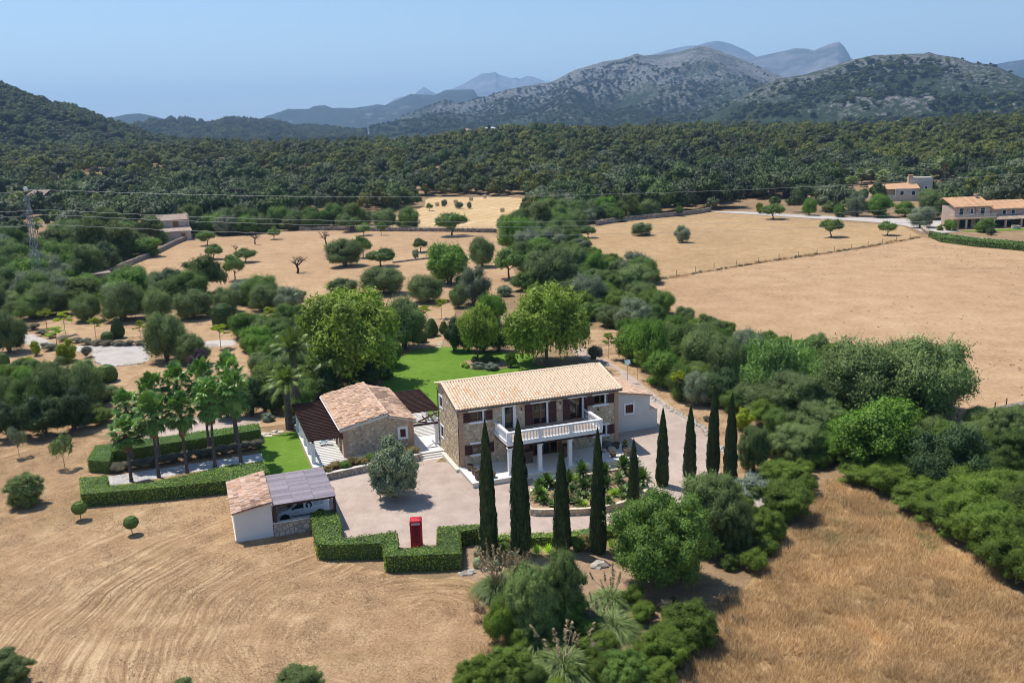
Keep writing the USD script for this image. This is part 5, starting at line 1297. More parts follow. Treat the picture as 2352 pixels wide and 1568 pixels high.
def fan_palm(name, seed, nl=52, skirt=0.30, thin=False):
    """palm with trunk: 1 high to the crown's heart; widths are given in the same unit"""
    rng = np.random.default_rng(seed)
    bend = rng.normal(0, 0.02, 2)
    k_ = 0.6 if thin else 1.0
    trunk = MB().tube([(0, 0, -0.02), (bend[0] * 0.1, bend[1] * 0.1, 0.08), (bend[0] * 0.3, bend[1] * 0.3, 0.3), (bend[0], bend[1], 0.72), (bend[0] * 0.9, bend[1] * 0.9, 1.0)], np.array([0.044, 0.032, 0.026, 0.022, 0.024]) * k_, 9)
    top = np.array([bend[0] * 0.9, bend[1] * 0.9, 1.0])
    cr, dead, stalk = MB(), MB(), MB()
    for k in range(nl):
        a = k * 2.39996; el = math.radians(86 - 142 * (k / nl) ** 0.85)
        d = np.array([math.cos(a) * math.cos(el), math.sin(a) * math.cos(el), math.sin(el)])
        L_ = 0.215 * rng.uniform(0.7, 1.15)
        p = top + d * L_ + [0, 0, -0.03 * (1 - math.sin(el))]
        stalk.tube([top + d * 0.02, top + d * L_ * 0.6 + [0, 0, 0.008], p], [0.005, 0.004, 0.003], 3)
        dd = d + np.array([0, 0, -0.12]) + rng.normal(0, 0.26, 3)
        cr.add(*fan_leaf(p, dd, 0.145 * rng.uniform(0.85, 1.15), rng))
    for k in range(54):
        a = rng.random() * 2 * PI
        d = np.array([math.cos(a) * 0.22, math.sin(a) * 0.22, -1.0])
        p = top + np.array([math.cos(a), math.sin(a), 0]) * rng.uniform(0.02, 0.045) + [0, 0, -rng.uniform(0.06, skirt)]
        dead.add(*fan_leaf(p, d, 0.13 * rng.uniform(0.7, 1.1), rng, seg=6, span=1.2))
    proto(name, [('crown', cr, LF['palmfar' if thin else 'palm']), ('frond_stalks', stalk, LF['palm']), ('dead_skirt', dead, M['thatch']), ('trunk', trunk, M['palmtrunk'])], 1.0, 1.0, norm=False)
for k in range(4): fan_palm(f'fan_palm_{k}', 170 + k)
for k in range(2): fan_palm(f'tall_palm_{k}', 176 + k, nl=34, thin=True)

def frond(base, az, el, L_, droop, lw, nleaf, rng, stiff=False, wid=0.016):
    """a feather frond: leaflets both sides of a drooping rib"""
    h = np.array([math.cos(az), math.sin(az), 0])
    V, F, n = [], [], 0
    prev = None
    s = np.linspace(0.10, 1, nleaf)
    pts = np.array([base + h * L_ * t * math.cos(el) * (1 - 0.12 * t) + np.array([0, 0, L_ * (t * math.sin(el) - droop * t * t)]) for t in s])
    tan = np.gradient(pts, axis=0); tan /= np.linalg.norm(tan, axis=1, keepdims=True)
    side = np.cross(tan, [0, 0, 1.0]); side /= np.linalg.norm(side, axis=1, keepdims=True) + 1e-9
    upv = np.cross(side, tan)
    for i in range(nleaf):
        ll = lw * math.sin(PI * min(1, 0.18 + 0.80 * s[i])) ** 0.7
        for sg in (-1, 1):
            d = side[i] * sg * 0.88 + tan[i] * 0.45 + upv[i] * (0.25 if stiff else -0.10) + np.array([0, 0, 0 if stiff else -0.30]) + rng.normal(0, 0.07, 3)
            e = pts[i] + d * ll
            w = tan[i] * wid * L_
            V += [pts[i] - w, pts[i] + w, e]; F.append((n, n + 1, n + 2)); n += 3
    for i in range(nleaf - 1):
        w = side[i] * 0.010 * L_
        V += [pts[i] - w, pts[i] + w, pts[i + 1]]; F.append((n, n + 1, n + 2)); n += 3
    return np.array(V), np.array(F)

def feather_palm(name, seed, nf=30, L_=0.42, th=0.055):
    rng = np.random.default_rng(seed)
    trunk = MB().tube([(0, 0, -0.02), (0, 0, 0.5), (0, 0, 0.78)], [th, th * 0.8, th * 0.85], 8)
    m = MB()
    for k in range(nf):
        t = k / nf
        m.add(*frond(np.array([0, 0, 0.78]), k * 2.39996, math.radians(84 - 80 * t), L_ * rng.uniform(0.85, 1.1), 0.30 + 0.42 * t, 0.085, 30, rng))
    proto(name, [('crown', m, LF['feather']), ('trunk', trunk, M['palmtrunk'])], 0.8, 1.0)
feather_palm('feather_palm_0', 181); feather_palm('feather_palm_1', 182, nf=24)

def cycad(name, seed, mat, nf=44):
    rng = np.random.default_rng(seed); m = MB()
    for k in range(nf):
        t = (k / nf)
        m.add(*frond(np.array([0, 0, 0.25]), k * 2.39996, math.radians(80 - 78 * t), 0.62 * rng.uniform(0.85, 1.08), 0.12 + 0.30 * t, 0.13, 20, rng, stiff=True, wid=0.022))
    proto(name, [('crown', m, mat), ('trunk', MB().tube([(0, 0, -0.1), (0, 0, 0.26)], [0.12, 0.10], 8), M['palmtrunk'])], 1.15, 0.8)
cycad('cycad_0', 191, LF['cycad']); cycad('cycad_1', 192, LF['cycad'], nf=36)

def agave(name, seed, mat, nl=34, wide=0.07):
    rng = np.random.default_rng(seed); V, F, n = [], [], 0
    for k in range(nl):
        a = k * 2.39996; el = math.radians(84 - 74 * k / nl); L_ = 0.55 * rng.uniform(0.85, 1.1)
        h = np.array([math.cos(a), math.sin(a), 0]); sd = np.array([-h[1], h[0], 0])
        P = [np.array([0, 0, 0.12]) + h * L_ * t * math.cos(el) + np.array([0, 0, L_ * (t * math.sin(el) - 0.12 * t * t)]) for t in (0, 0.35, 0.7, 1.0)]
        ws = [wide * 0.6, wide, wide * 0.8, 0.0]
        for p, w in zip(P, ws): V += [p - sd * w, p + np.array([0, 0, -w * 0.3]), p + sd * w]
        for q in range(3):
            b = n + q * 3
            F += [(b, b + 1, b + 4), (b, b + 4, b + 3), (b + 1, b + 2, b + 5), (b + 1, b + 5, b + 4)]
        n += 12
    proto(name, [('rosette', (np.array(V), np.array(F)), mat)], 1.1, 0.65)
agave('agave_0', 201, LF['agave']); agave('agave_1', 202, LF['agave'], nl=26)
agave('lily_0', 203, LF['strap'], nl=60, wide=0.030)

def blades(n, rng, L_, spread, droop, w, seg=4, z0=0.0, r0=0.12):
    V, F = [], []
    a = rng.random(n) * 2 * PI; el = np.arccos(rng.random(n) * 0.75 + 0.22) * spread
    b = rng.random(n) * 2 * PI; r = r0 * np.sqrt(rng.random(n))
    o = np.c_[r * np.cos(b), r * np.sin(b), np.full(n, z0)]
    h = np.c_[np.cos(a), np.sin(a), np.zeros(n)]; sd = np.c_[-np.sin(a), np.cos(a), np.zeros(n)]
    ll = L_ * rng.uniform(0.65, 1.1, n)
    t = np.linspace(0, 1, seg + 1)
    P = o[:, None] + h[:, None] * (ll * np.sin(el))[:, None, None] * t[None, :, None] ** 0.9 + np.array([0, 0, 1.0]) * (ll[:, None] * (np.cos(el)[:, None] * t - droop * t ** 2.2))[..., None]
    P[..., 2] = np.maximum(P[..., 2], 0.01)
    ww = w * np.array([0.7] + [1.0] * (seg - 1) + [0.05])
    V = np.stack([P - sd[:, None] * ww[None, :, None], P + sd[:, None] * ww[None, :, None]], 2).reshape(-1, 3)
    i, j = np.meshgrid(np.arange(n) * (seg + 1) * 2, np.arange(seg) * 2, indexing='ij')
    q = (i + j).ravel()[:, None] + np.array([0, 1, 3, 2])
    return V, q, np.repeat(rng.random(n), (seg + 1) * 2)

def pampas(name, seed, n=1300, plumes=0):
    rng = np.random.default_rng(seed)
    m = MB().add(*blades(n, rng, 0.95, 0.78, 0.62, 0.0052, seg=5, r0=0.10))
    m.add(*blades(n // 2, rng, 0.7, 0.98, 0.40, 0.0052, seg=4, r0=0.10))
    parts = [('tuft', m, LF['pampas'])]
    if plumes:
        pl = MB()
        for k in range(plumes):
            a = rng.random() * 2 * PI; e = np.array([math.cos(a), math.sin(a), 0]) * rng.uniform(0.05, 0.5) + [0, 0, rng.uniform(0.62, 0.95)]
            pl.tube([(0, 0, 0), e * [0.4, 0.4, 0.6], e], 0.005, 3)
            q = np.linspace(0, 1, 26)[:, None]
            P = e + (np.array([e[0] * 0.25, e[1] * 0.25, 0.30]) * q) + rng.normal(0, 0.012, (26, 3))
            pl.add(*leaf_quads(P, dirs(26, rng), 0.030, rng, 2.8, 0.3))
        parts.append(('plume', pl, LF['plume']))
    proto(name, parts, 1.3, 1.0)
pampas('pampas_0', 211, plumes=36); pampas('pampas_1', 212); pampas('pampas_2', 213, plumes=12)

def canes(name, seed):
    rng = np.random.default_rng(seed); st = MB(); P, N = [], []
    for k in range(60):
        a = rng.random() * 2 * PI; r = 0.42 * math.sqrt(rng.random())
        b = np.array([r * math.cos(a), r * math.sin(a), 0]); hh = rng.uniform(0.65, 1.0); e = b * 1.25 + [rng.normal(0, .05), rng.normal(0, .05), hh]
        st.tube([b, (b + e) / 2, e], [0.006, 0.005, 0.002], 3)
        for t in np.linspace(0.25, 1, 26):
            P.append(b + (e - b) * t + rng.normal(0, 0.02, 3)); N.append(rng.normal(0, 1, 3) + [0, 0, .6])
    P, N = np.array(P), np.array(N)
    proto(name, [('leaves', MB().add(*leaf_quads(P, N, 0.034, rng, 5.0, 0.3)), LF['reed']), ('canes', st, LF['reed'])], 1.0, 1.0)
canes('canes_0', 221); canes('canes_1', 222)

# far, cheap trees for the woods
LF['fpine'] = leafmat('far_pine_needles', (0.0522, 0.0708, 0.0126), (0.1765, 0.1925, 0.0379), trans=0.1, big=0.012, vlo=0.45, vhi=1.55)
LF['fpine2'] = leafmat('far_pine_needles_yellow', (0.0866, 0.1005, 0.0148), (0.2581, 0.2595, 0.0442), trans=0.1, big=0.014, vlo=0.5, vhi=1.5)
LF['fholm'] = leafmat('far_oak_leaf', (0.0299, 0.0545, 0.0126), (0.1087, 0.1592, 0.0358), trans=0.1, big=0.018, vlo=0.5, vhi=1.5)
LF['folive'] = leafmat('far_olive_leaf', (0.0546, 0.0751, 0.0321), (0.1843, 0.2184, 0.105), trans=0.1, big=0.018, vlo=0.5, vhi=1.5)
LF['fdark'] = leafmat('far_dark_leaf', (0.0208, 0.0325, 0.0156), (0.0715, 0.091, 0.039), trans=0.06, big=0.014, vlo=0.5, vhi=1.5)
def far_tree(name, mat, seed, n=420, size=0.11, nl=12, rz=0.40, cz=0.52, lr=0.36, low=-0.4):
    rng = np.random.default_rng(seed)
    C, R = lobes(rng, nl, 0.5, 0.5, rz, cz, lr * 0.5, spread=0.62, low=low)
    m = foliage(C, R, n, size, rng, 1.3, centre=np.array([0, 0, cz]), core=0.86, rag=0.12, zmin=0.0, sprig=0.15)
    path = '/World/Prototypes/' + name
    v, f = m.get()
    put_mesh(path, v, f, mat, False, m)
    PROTO[name] = (path, 1.0, 1.0)
for k in range(3):
    far_tree(f'far_pine_{k}', LF['fpine' if k else 'fpine2'], 231 + k, n=1300, size=0.050, nl=22, lr=0.28)
    far_tree(f'far_holm_{k}', LF['fholm'], 236 + k, n=1300, size=0.050, nl=20)
    far_tree(f'far_olive_{k}', LF['folive'], 241 + k, n=1200, size=0.052, nl=18)
    far_tree(f'far_dark_{k}', LF['fdark'], 246 + k, n=800, size=0.068, nl=12)

def scatter(name, protos, pos, sc, rot, ids, kind='stuff', label=None, cat=None, szmul=None):
    p = numbered('/World', name)
    pi = UsdGeom.PointInstancer.Define(stage, p)
    tg = []
    for q in protos:
        cp = UsdGeom.Mesh.Define(stage, f'{p}/{q.rsplit("_", 1)[0]}_{q.rsplit("_", 1)[1].zfill(3)}')
        cp.GetPrim().GetReferences().AddInternalReference(PROTO[q][0])
        tg.append(cp.GetPath())
    pi.CreatePrototypesRel().SetTargets(tg)
    pi.CreateProtoIndicesAttr(Vt.IntArray.FromNumpy(np.asarray(ids, np.int32)))
    pi.CreatePositionsAttr(Vt.Vec3fArray.FromNumpy(np.asarray(pos, np.float32)))
    s = np.asarray(sc, np.float32)
    if s.ndim == 1: s = np.stack([s, s, s if szmul is None else s * szmul], 1)
    pi.CreateScalesAttr(Vt.Vec3fArray.FromNumpy(s.astype(np.float32)))
    h = np.asarray(rot) / 2
    pi.CreateOrientationsAttr(Vt.QuathArray([Gf.Quath(float(math.cos(a)), 0, 0, float(math.sin(a))) for a in h]))
    tag(pi.GetPrim(), label, cat, None, kind)
# ------------------------------------------------------------------ hedges
def hedge(name, label, outline, z, mat, cat='hedge', dens=100, size=0.095, wob=0.09, group=None):
    poly = Polygon(np.array([G(x, y, z) for x, y in outline])[:, :2]).buffer(0)
    poly = poly.buffer(-0.12).buffer(0.12)
    rg = np.random.default_rng(int(abs(outline[0][0] * 7 + outline[0][1])))
    c = poly.centroid
    t = T(name, label, cat, (c.x, c.y, 0), group=group, off=(c.x, c.y, 0))
    core = MB().prism(poly.buffer(-0.07), -0.05, z - 0.06)
    t.part('branches', core, LF['dark'])
    # top and sides
    P, N = [], []
    x0, y0, x1, y1 = poly.bounds
    n = int((x1 - x0) * (y1 - y0) * dens)
    q = rg.uniform([x0, y0], [x1, y1], (n, 2))
    import shapely
    q = q[shapely.contains_xy(poly, q[:, 0], q[:, 1])]
    P.append(np.c_[q, np.full(len(q), z)]); N.append(np.tile([0, 0, 1.0], (len(q), 1)))
    for ring in [poly.exterior]:
        L_ = ring.length; m = int(L_ * z * dens * 0.8)
        s = rg.random(m) * L_
        cs = np.array(ring.coords); seg = np.hypot(*np.diff(cs, axis=0).T); cum = np.r_[0, np.cumsum(seg)]
        k = np.clip(np.searchsorted(cum, s) - 1, 0, len(seg) - 1)
        a, b = cs[k], cs[k + 1]; f = ((s - cum[k]) / (seg[k] + 1e-9))[:, None]
        xy = a + (b - a) * f; d = (b - a) / (seg[k][:, None] + 1e-9)
        nn = np.c_[d[:, 1], -d[:, 0]] * (1 if ring.is_ccw else -1)
        P.append(np.c_[xy, rg.uniform(0.02, z, m)]); N.append(np.c_[nn, np.full(m, 0.25)])
    P, N = np.vstack(P), np.vstack(N)
    P = P + N * ((meshkit.noise(P * 1.1, 4) - 0.5) * 2 * wob + rg.normal(0, 0.03, len(P)))[:, None]
    t.part('foliage', MB().add(*leaf_quads(P, N, size, rg, 1.3, 0.55)), mat)
    return poly

c1b = lambda x, y: (630.6 + x * .2404, 1191.1 + y * .2404)
c2_ = lambda x, y: (x * .335, 770.7 + y * .335)
c15 = lambda x, y: (1050.9 + x * .2085, 980.9 + y * .2085)
h1 = hedge('clipped_hedge', 'clipped stepped hedge that wraps round the red telephone box', [(711, 1175), (772, 1166)] + [c1b(*p) for p in [(640, 60), (642, 182), (1165, 108), (1187, 282), (1560, 242), (1550, 72), (1955, 40), (1955, 92), (1772, 116), (1786, 326), (1050, 356), (1036, 228), (520, 246), (402, 236)]], 1.35, LF['hedge'])
h2 = hedge('clipped_hedge', 'long clipped hedge along the near side of the palm walk', [c2_(*p) for p in [(545, 968), (740, 954), (735, 1022), (1000, 1005), (1300, 945), (1570, 880), (1800, 862), (1850, 930), (1600, 985), (1100, 1040), (550, 1084)]], 1.3, LF['hedge'])
h3 = hedge('clipped_hedge', 'clipped hedge behind the palms on the far side of the walk', [c2_(*p) for p in [(597, 850), (650, 752), (1770, 598), (1787, 640), (772, 790), (748, 862)]], 1.3, LF['bright'])
h4 = hedge('clipped_hedge', 'low yellow green hedge behind the four front cypresses', [c15(*p) for p in [(400, 1180), (790, 1152), (1090, 1150), (1240, 1132), (1480, 1098), (1880, 1036), (1900, 1086), (1480, 1165), (1240, 1200), (1100, 1212), (800, 1212), (405, 1238)]], 0.8, LF['hedgelime'])

# ------------------------------------------------------------------ plants surveyed one by one
c3_ = lambda x, y: (1401.2 + x * .4468, 700.6 + y * .4468)
c4b = lambda x, y: (980.9 + x * .3277, 1121 + y * .3277)
c5_ = lambda x, y: (x * .3575, 385.3 + y * .3575)
c6_ = lambda x, y: (700.6 + x * .3575, 420.4 + y * .3575)
c7_ = lambda x, y: (1541.4 + x * .3446, 350.3 + y * .3446)
c8_ = lambda x, y: (x * .2085, 665.6 + y * .2085)
c4_ = lambda x, y: (x * .2085, 392.4 + y * .2085)
cA_ = lambda x, y: (210.2 + x * .3128, 735.7 + y * .3128)
dD = lambda x, y: (x, y)
KC = {'bigolive': 'tree', 'bigholm': 'tree', 'olive': 'tree', 'holm': 'tree', 'silver': 'tree', 'dark': 'tree', 'bright': 'tree', 'carob': 'tree', 'pine': 'tree', 'bare': 'tree', 'sapling': 'tree'}
vr = np.random.default_rng(77)
TAKEN, PALMS = [], []
def V(conv, kind, x, yb, w, yt, label, cat=None, name=None, group=None, front=0.0, var=None, rot=None, zg=0.0):
    """a plant by its picture survey: foot, width and top; front = share of its width by which the seen foot lies before its middle"""
    X, Y = conv(x, yb); X2, Yt = conv(x, yt); X3, _ = conv(x + w, yb)
    g = G(X, Y, zg)
    wm = (X3 - X) * mpp(g)
    if front:
        d = g[:2] / np.linalg.norm(g[:2]); g = g + np.array([*d, 0]) * wm * front
    wm = (X3 - X) * mpp(g)
    h = height_over(g, Yt)
    if kind in ('holm', 'olive', 'bramble') and np.linalg.norm(g[:2]) < 102 and wm > 2.2: kind, var = 'big' + kind, None
    cands = [k for k in PROTO if k.rsplit('_', 1)[0] == kind] or [kind]
    pk = cands[int(vr.integers(len(cands)))] if var is None else f'{kind}_{var}'
    _, pw, ph = PROTO[pk]
    nm = name or {'olive': 'olive_tree', 'silver': 'olive_tree', 'holm': 'evergreen_oak', 'dark': 'evergreen_tree', 'bright': 'leafy_tree', 'carob': 'carob_tree', 'pine': 'pine_tree', 'bare': 'bare_tree', 'sapling': 'young_tree', 'grey': 'lavender_bush', 'lime': 'yellow_shrub', 'bramble': 'bramble_thicket', 'bigholm': 'evergreen_oak', 'bigolive': 'olive_tree', 'bigbramble': 'bramble_thicket', 'young_olive': 'young_olive_tree'}.get(kind, kind)
    TAKEN.append((g[0], g[1], wm / 2))
    return inst(nm, pk, g, label, cat or KC.get(kind, 'shrub'), group, sx=wm / pw, sz=h / ph, rot=vr.uniform(0, 6.28) if rot is None else rot)

# cypresses
for i, (x, yb, yt, w, lab) in enumerate([
    (1124, 1280, 966, 42, 'tall cypress nearest the hedge, first of the front row'), (1197, 1275, 966, 50, 'thickest cypress of the front row, second from the clipped hedge'),
    (1292, 1266, 1028, 42, 'shorter cypress with a ragged tip, third of the front row'), (1374, 1268, 984, 39, 'fourth cypress of the front row, left of the big oak bush'),
    (1455, 1180, 1008, 30, 'small cypress at the right end of the planted stone bed'), (1521, 1115, 938, 31, 'cypress standing on the gravel bend nearest the grey annex'),
    (1584, 1095, 932, 31, 'cypress on the drive verge, second right of the annex'), (1637, 1090, 886, 31, 'taller cypress left in the pair at the drive edge'), (1676, 1120, 903, 33, 'rightmost cypress beside the drive')]):
    g = G(x, yb); wm = w * mpp(g)
    inst('cypress_tree', f'cypress_{i % 3}', g, lab, 'tree', 'cypresses round the drive', sx=wm, sz=height_over(g, yt), rot=i * 1.3)
    TAKEN.append((g[0], g[1], 0.8))
# palms of the walk
ORD = ['first', 'second', 'third', 'fourth', 'fifth']
for i, (x, y, yt) in enumerate([(302, 1106, 992), (365, 1096, 944), (430, 1086, 942), (494, 1072, 915), (554, 1062, 896)]):
    g = G(x, y); h = height_over(g, yt)
    inst('fan_palm', f'fan_palm_{i % 4}', g, f'fan palm in the near row by the walk, {ORD[i]} from the left', 'palm tree', 'fan palms along the walk', sx=5.1, sz=h, rot=i * 2.1)
for i, (x, y, yt) in enumerate([(306, 1066, 932), (368, 1057, 900), (425, 1048, 884), (482, 1037, 872), (544, 1030, 858)]):
    g = G(x, y); h = height_over(g, yt)
    inst('fan_palm', f'fan_palm_{(i + 2) % 4}', g, f'fan palm in the far row by the walk, {ORD[i]} from the left', 'palm tree', 'fan palms along the walk', sx=5.0, sz=h, rot=i * 2.9 + 1)
for (x, y, yt, sx, lab) in [(665, 985, 868, 8.0, 'feather palm with a bare trunk left of the pergola'), (684, 955, 790, 9.0, 'taller feather palm behind the pergola palm'), (779, 905, 812, 9.5, 'wide feather palm rising behind the outbuilding roof')]:
    g = G(x, y); inst('feather_palm', f'feather_palm_{int(sx) % 2}', g, lab, 'palm tree', sx=sx, sz=height_over(g, yt) / 0.85)

# the olive on the gravel and trees round the lawn
g = G(905, 1142); inst('olive_tree', 'roundolive_0', g, 'round clipped olive tree standing alone on the gravel', 'tree', sx=4.7, sz=height_over(g, 1002), rot=0.7); TAKEN.append((g[0], g[1], 2.3))
V(dD, 'willow', 815, 885, 232, 672, 'broad light green tree behind the stone outbuilding', 'tree', 'leafy_tree', var=0)
V(dD, 'willow', 1256, 836, 206, 652, 'weeping willow hanging over the right end of the lawn', 'tree', 'weeping_willow', var=1)
V(dD, 'willow', 1098, 828, 98, 698, 'slender tree growing from the round lawn bed', 'tree', 'leafy_tree', var=2)
V(c6_, 'olive', 640, 1060, 300, 725, 'grey green olive between the broad tree and the clipped cones')
V(c6_, 'bright', 1190, 1010, 220, 700, 'leafy green tree behind the lawn tree')
for x, w, yt, lab in [(960, 130, 860, 'dark clipped evergreen left of the lawn tree'), (1050, 130, 900, 'dark evergreen hedge plant just behind the lawn tree'), (1150, 140, 880, 'dark evergreen hedge plant right of the lawn tree'), (1245, 140, 890, 'dark evergreen hedge plant beside the weeping willow')]:
    V(c6_, 'dark', x, 1080, w * 1.25, yt, lab, 'shrub', 'evergreen_hedge_plant')
V(c6_, 'teardrop', 815, 980, 92, 868, 'large clipped green cone behind the lawn', 'topiary', 'topiary_cone')
V(c6_, 'teardrop', 795, 992, 60, 922, 'small clipped cone in front of the large cone', 'topiary', 'topiary_cone')
V(c6_, 'dome', 746, 1022, 84, 945, 'clipped round dome at the lawn corner', 'topiary', 'topiary_dome')
V(c6_, 'teardrop', 892, 965, 62, 885, 'clipped cone beside the stepping stone path', 'topiary', 'topiary_cone')
V(c6_, 'drum', 695, 830, 64, 768, 'clipped round bush behind the grey green olive', 'topiary', 'topiary_dome')
V(c6_, 'sapling', 765, 920, 98, 788, 'yellow leaved young tree behind the clipped cones')
V(c6_, 'sapling', 878, 868, 96, 742, 'lime green young tree in the dry strip behind the lawn')
for x, w, yb, yt, lab in [(1092, 46, 1148, 1112, 'dark clipped ball left in the round lawn bed'), (1172, 100, 1150, 1106, 'wide dark bush in the middle of the round lawn bed'), (1230, 44, 1150, 1116, 'dark clipped ball right in the round lawn bed')]:
    V(c6_, 'dome', x, yb, w, yt, lab, 'topiary', 'clipped_ball')
V(c6_, 'limeball', 1025, 1180, 46, 1148, 'yellow green tuft at the left end of the lawn bed', 'shrub', 'yellow_shrub')
V(c6_, 'limeball', 1042, 1188, 36, 1160, 'smaller yellow green ball at the edge of the lawn bed', 'shrub', 'yellow_shrub')
V(c6_, 'silverblue', 1110, 1190, 110, 1150, 'blue grey lavender clump left in the lawn bed', 'shrub', 'lavender_bush', var=0)
V(c6_, 'silverblue', 1205, 1195, 120, 1155, 'blue grey lavender clump right in the lawn bed', 'shrub', 'lavender_bush', var=0)
V(c6_, 'bright', 1320, 1180, 90, 1090, 'small leafy bush at the right edge of the lawn bed', 'shrub', 'shrub')
# dry strip and shrubs behind the house
V(c6_, 'grey', 1862, 1150, 130, 1040, 'grey lavender mound beside the back drive', 'shrub')
V(c6_, 'sapling', 1952, 1130, 100, 965, 'young tree on a thin trunk in the verge behind the house', var=2)
c9_ = lambda x, y: (1296.2 + x * .2011, 735.7 + y * .2011)
V(c9_, 'sapling', 832, 672, 130, 355, 'slim young tree in front of the bright green hedge', var=2)
V(c9_, 'sapling', 1300, 945, 190, 575, 'yellow green young tree before the dark grey olives', var=0)
V(c9_, 'lime', 1815, 1000, 150, 825, 'yellow green bush behind the pair of cypresses', 'shrub')
V(c9_, 'lime', 2060, 1240, 290, 1015, 'wide yellow green bush right of the last cypress', 'shrub')
V(c9_, 'grey', 1620, 1150, 100, 1085, 'small dry grey bush on the drive verge', 'shrub')

# belt between orchard and right hand fields, from far to near
for a in [
    ('bright', 1365, 440, 262, 212, 'large light green tree at the far end of the hedgerow by the hay field'),
    ('silver', 1680, 330, 130, 245, 'silvery olive right of the hay field corner'),
    ('olive', 1590, 420, 190, 285, 'olive with dark crown beside the large light green tree'),
    ('silver', 1770, 440, 160, 352, 'silver grey olive at the tip of the hedgerow by the ripe field'),
    ('bright', 1480, 520, 220, 352, 'mid green tree below the large light green one'),
    ('carob', 1310, 625, 255, 412, 'carob tree showing its trunk at the orchard edge'),
    ('olive', 1140, 545, 175, 340, 'round dark tree with leaning trunk at the orchard edge'),
    ('bright', 930, 660, 290, 380, 'broad bright green tree at the near side of the orchard'),
    ('silver', 1085, 790, 240, 525, 'grey olive in front of the carob with the bare trunk'),
    ('olive', 780, 775, 250, 585, 'dark round olive left of the grey olive behind the garden'),
    ('olive', 985, 805, 120, 650, 'narrow olive bush between two larger olives'),
    ('olive', 495, 725, 300, 530, 'large spreading olive on the garden boundary'),
    ('olive', 245, 745, 210, 606, 'smaller olive left of the large spreading one'),
    ('silver', 1285, 730, 120, 655, 'pale silvery bush behind the weeping willow'),
    ('olive', 1600, 690, 370, 408, 'dense dark olive in the middle of the hedgerow'),
    ('bright', 1860, 620, 180, 440, 'bright green bush on the field side of the hedgerow'),
    ('silver', 1830, 810, 260, 575, 'silvery olive behind the willow crown'),
    ('olive', 2140, 720, 290, 520, 'dark olive at the corner of the stubble field'),
    ('silver', 2110, 960, 260, 725, 'grey olive above the bright hedge end'),
    ('holm', 2300, 860, 170, 688, 'dark green bush jutting into the stubble field'),
    ('olive', 1960, 930, 210, 780, 'olive bush over the end of the willow'),
    ('olive', 1720, 560, 200, 395, 'olive on the ripe field side of the hedgerow'),
    ('holm', 1420, 700, 200, 560, 'dark evergreen behind the weeping willow top'),
]:
    V(c6_, *a, front=0.25)
# hedge of shrubs between drive and stubble field
for a in [
    ('bright', 110, 300, 190, 105, 'bright green shrub at the far end of the drive hedge'), ('bright', 200, 340, 230, 60, 'tall bright green shrub in the drive hedge'),
    ('bright', 270, 430, 210, 230, 'bright green shrub in front of the tall one in the drive hedge'), ('bright', 90, 220, 150, 60, 'small bright shrub beside the back drive'),
    ('holm', 380, 300, 220, 90, 'mid green oak shrub behind the drive hedge'), ('olive', 480, 330, 260, 100, 'grey green olive in the drive hedge'),
    ('holm', 370, 490, 170, 300, 'dark oak shrub at the foot of the drive hedge'), ('silver', 445, 520, 170, 330, 'grey olive with bare stems by the drive'),
    ('silver', 710, 330, 200, 115, 'tall grey olive above the cane clump'), ('olive', 600, 420, 220, 170, 'dark olive left of the cane clump'), ('dark', 560, 520, 200, 320, 'deep green tree in shade behind the verge'),
]:
    V(c3_, *a, front=0.2)
for x, yb, w, yt, lab in [(690, 430, 210, 280, 'cane clump with pale leaves left in the reeds'), (820, 450, 250, 150, 'tall cane clump by the stubble field'), (960, 430, 240, 190, 'cane clump in the middle of the reeds'), (1060, 470, 190, 280, 'right hand cane clump before the great olive'), (760, 520, 180, 330, 'low cane clump in front of the reeds')]:
    V(c3_, 'canes', x, yb, w, yt, lab, 'reeds', 'cane_clump', front=0.1)
for a in [
    ('olive', 1310, 560, 460, 170, 'left half of the great olive beside the stubble field'), ('olive', 1600, 590, 480, 165, 'great spreading olive at the corner of the stubble field'), ('olive', 1480, 520, 360, 175, 'middle crown of the great olive group'),
    ('olive', 950, 610, 360, 345, 'grey green bush right of the cane clumps'), ('olive', 1080, 730, 320, 500, 'olive bush above the tip of the tall grass'), ('olive', 770, 560, 260, 400, 'olive bush behind the last cypress'),
    ('olive', 735, 870, 180, 620, 'upright dark olive right of the last cypress'), ('olive', 960, 820, 300, 610, 'dark olive over the grass tip'),
    ('bright', 1360, 900, 440, 485, 'broad bright green fig under the great olive'), ('bright', 1230, 800, 280, 560, 'left part of the fig thicket'),
    ('dark', 1700, 1010, 460, 600, 'dark dense shrub above the bramble bank'), ('olive', 2030, 740, 250, 520, 'grey green bush against the dry stone wall'), ('holm', 2080, 900, 280, 640, 'bush at the right picture edge above the brambles'),
    ('silverblue', 750, 1010, 230, 868, 'silvery blue shrub beside the pale rocks'), ('olive', 1900, 640, 200, 520, 'small bush below the dry stone wall'),
]:
    V(c3_, *a, front=0.2)
for x, yb, w, yt, lab in [(880, 960, 260, 800, 'upper'), (900, 1110, 300, 900, 'middle'), (800, 1230, 220, 1040, 'lower')]:
    V(c3_, 'bramble', x, yb, w, yt, f'{lab} bramble mound left of the tall grass field', 'shrub', front=0.2)
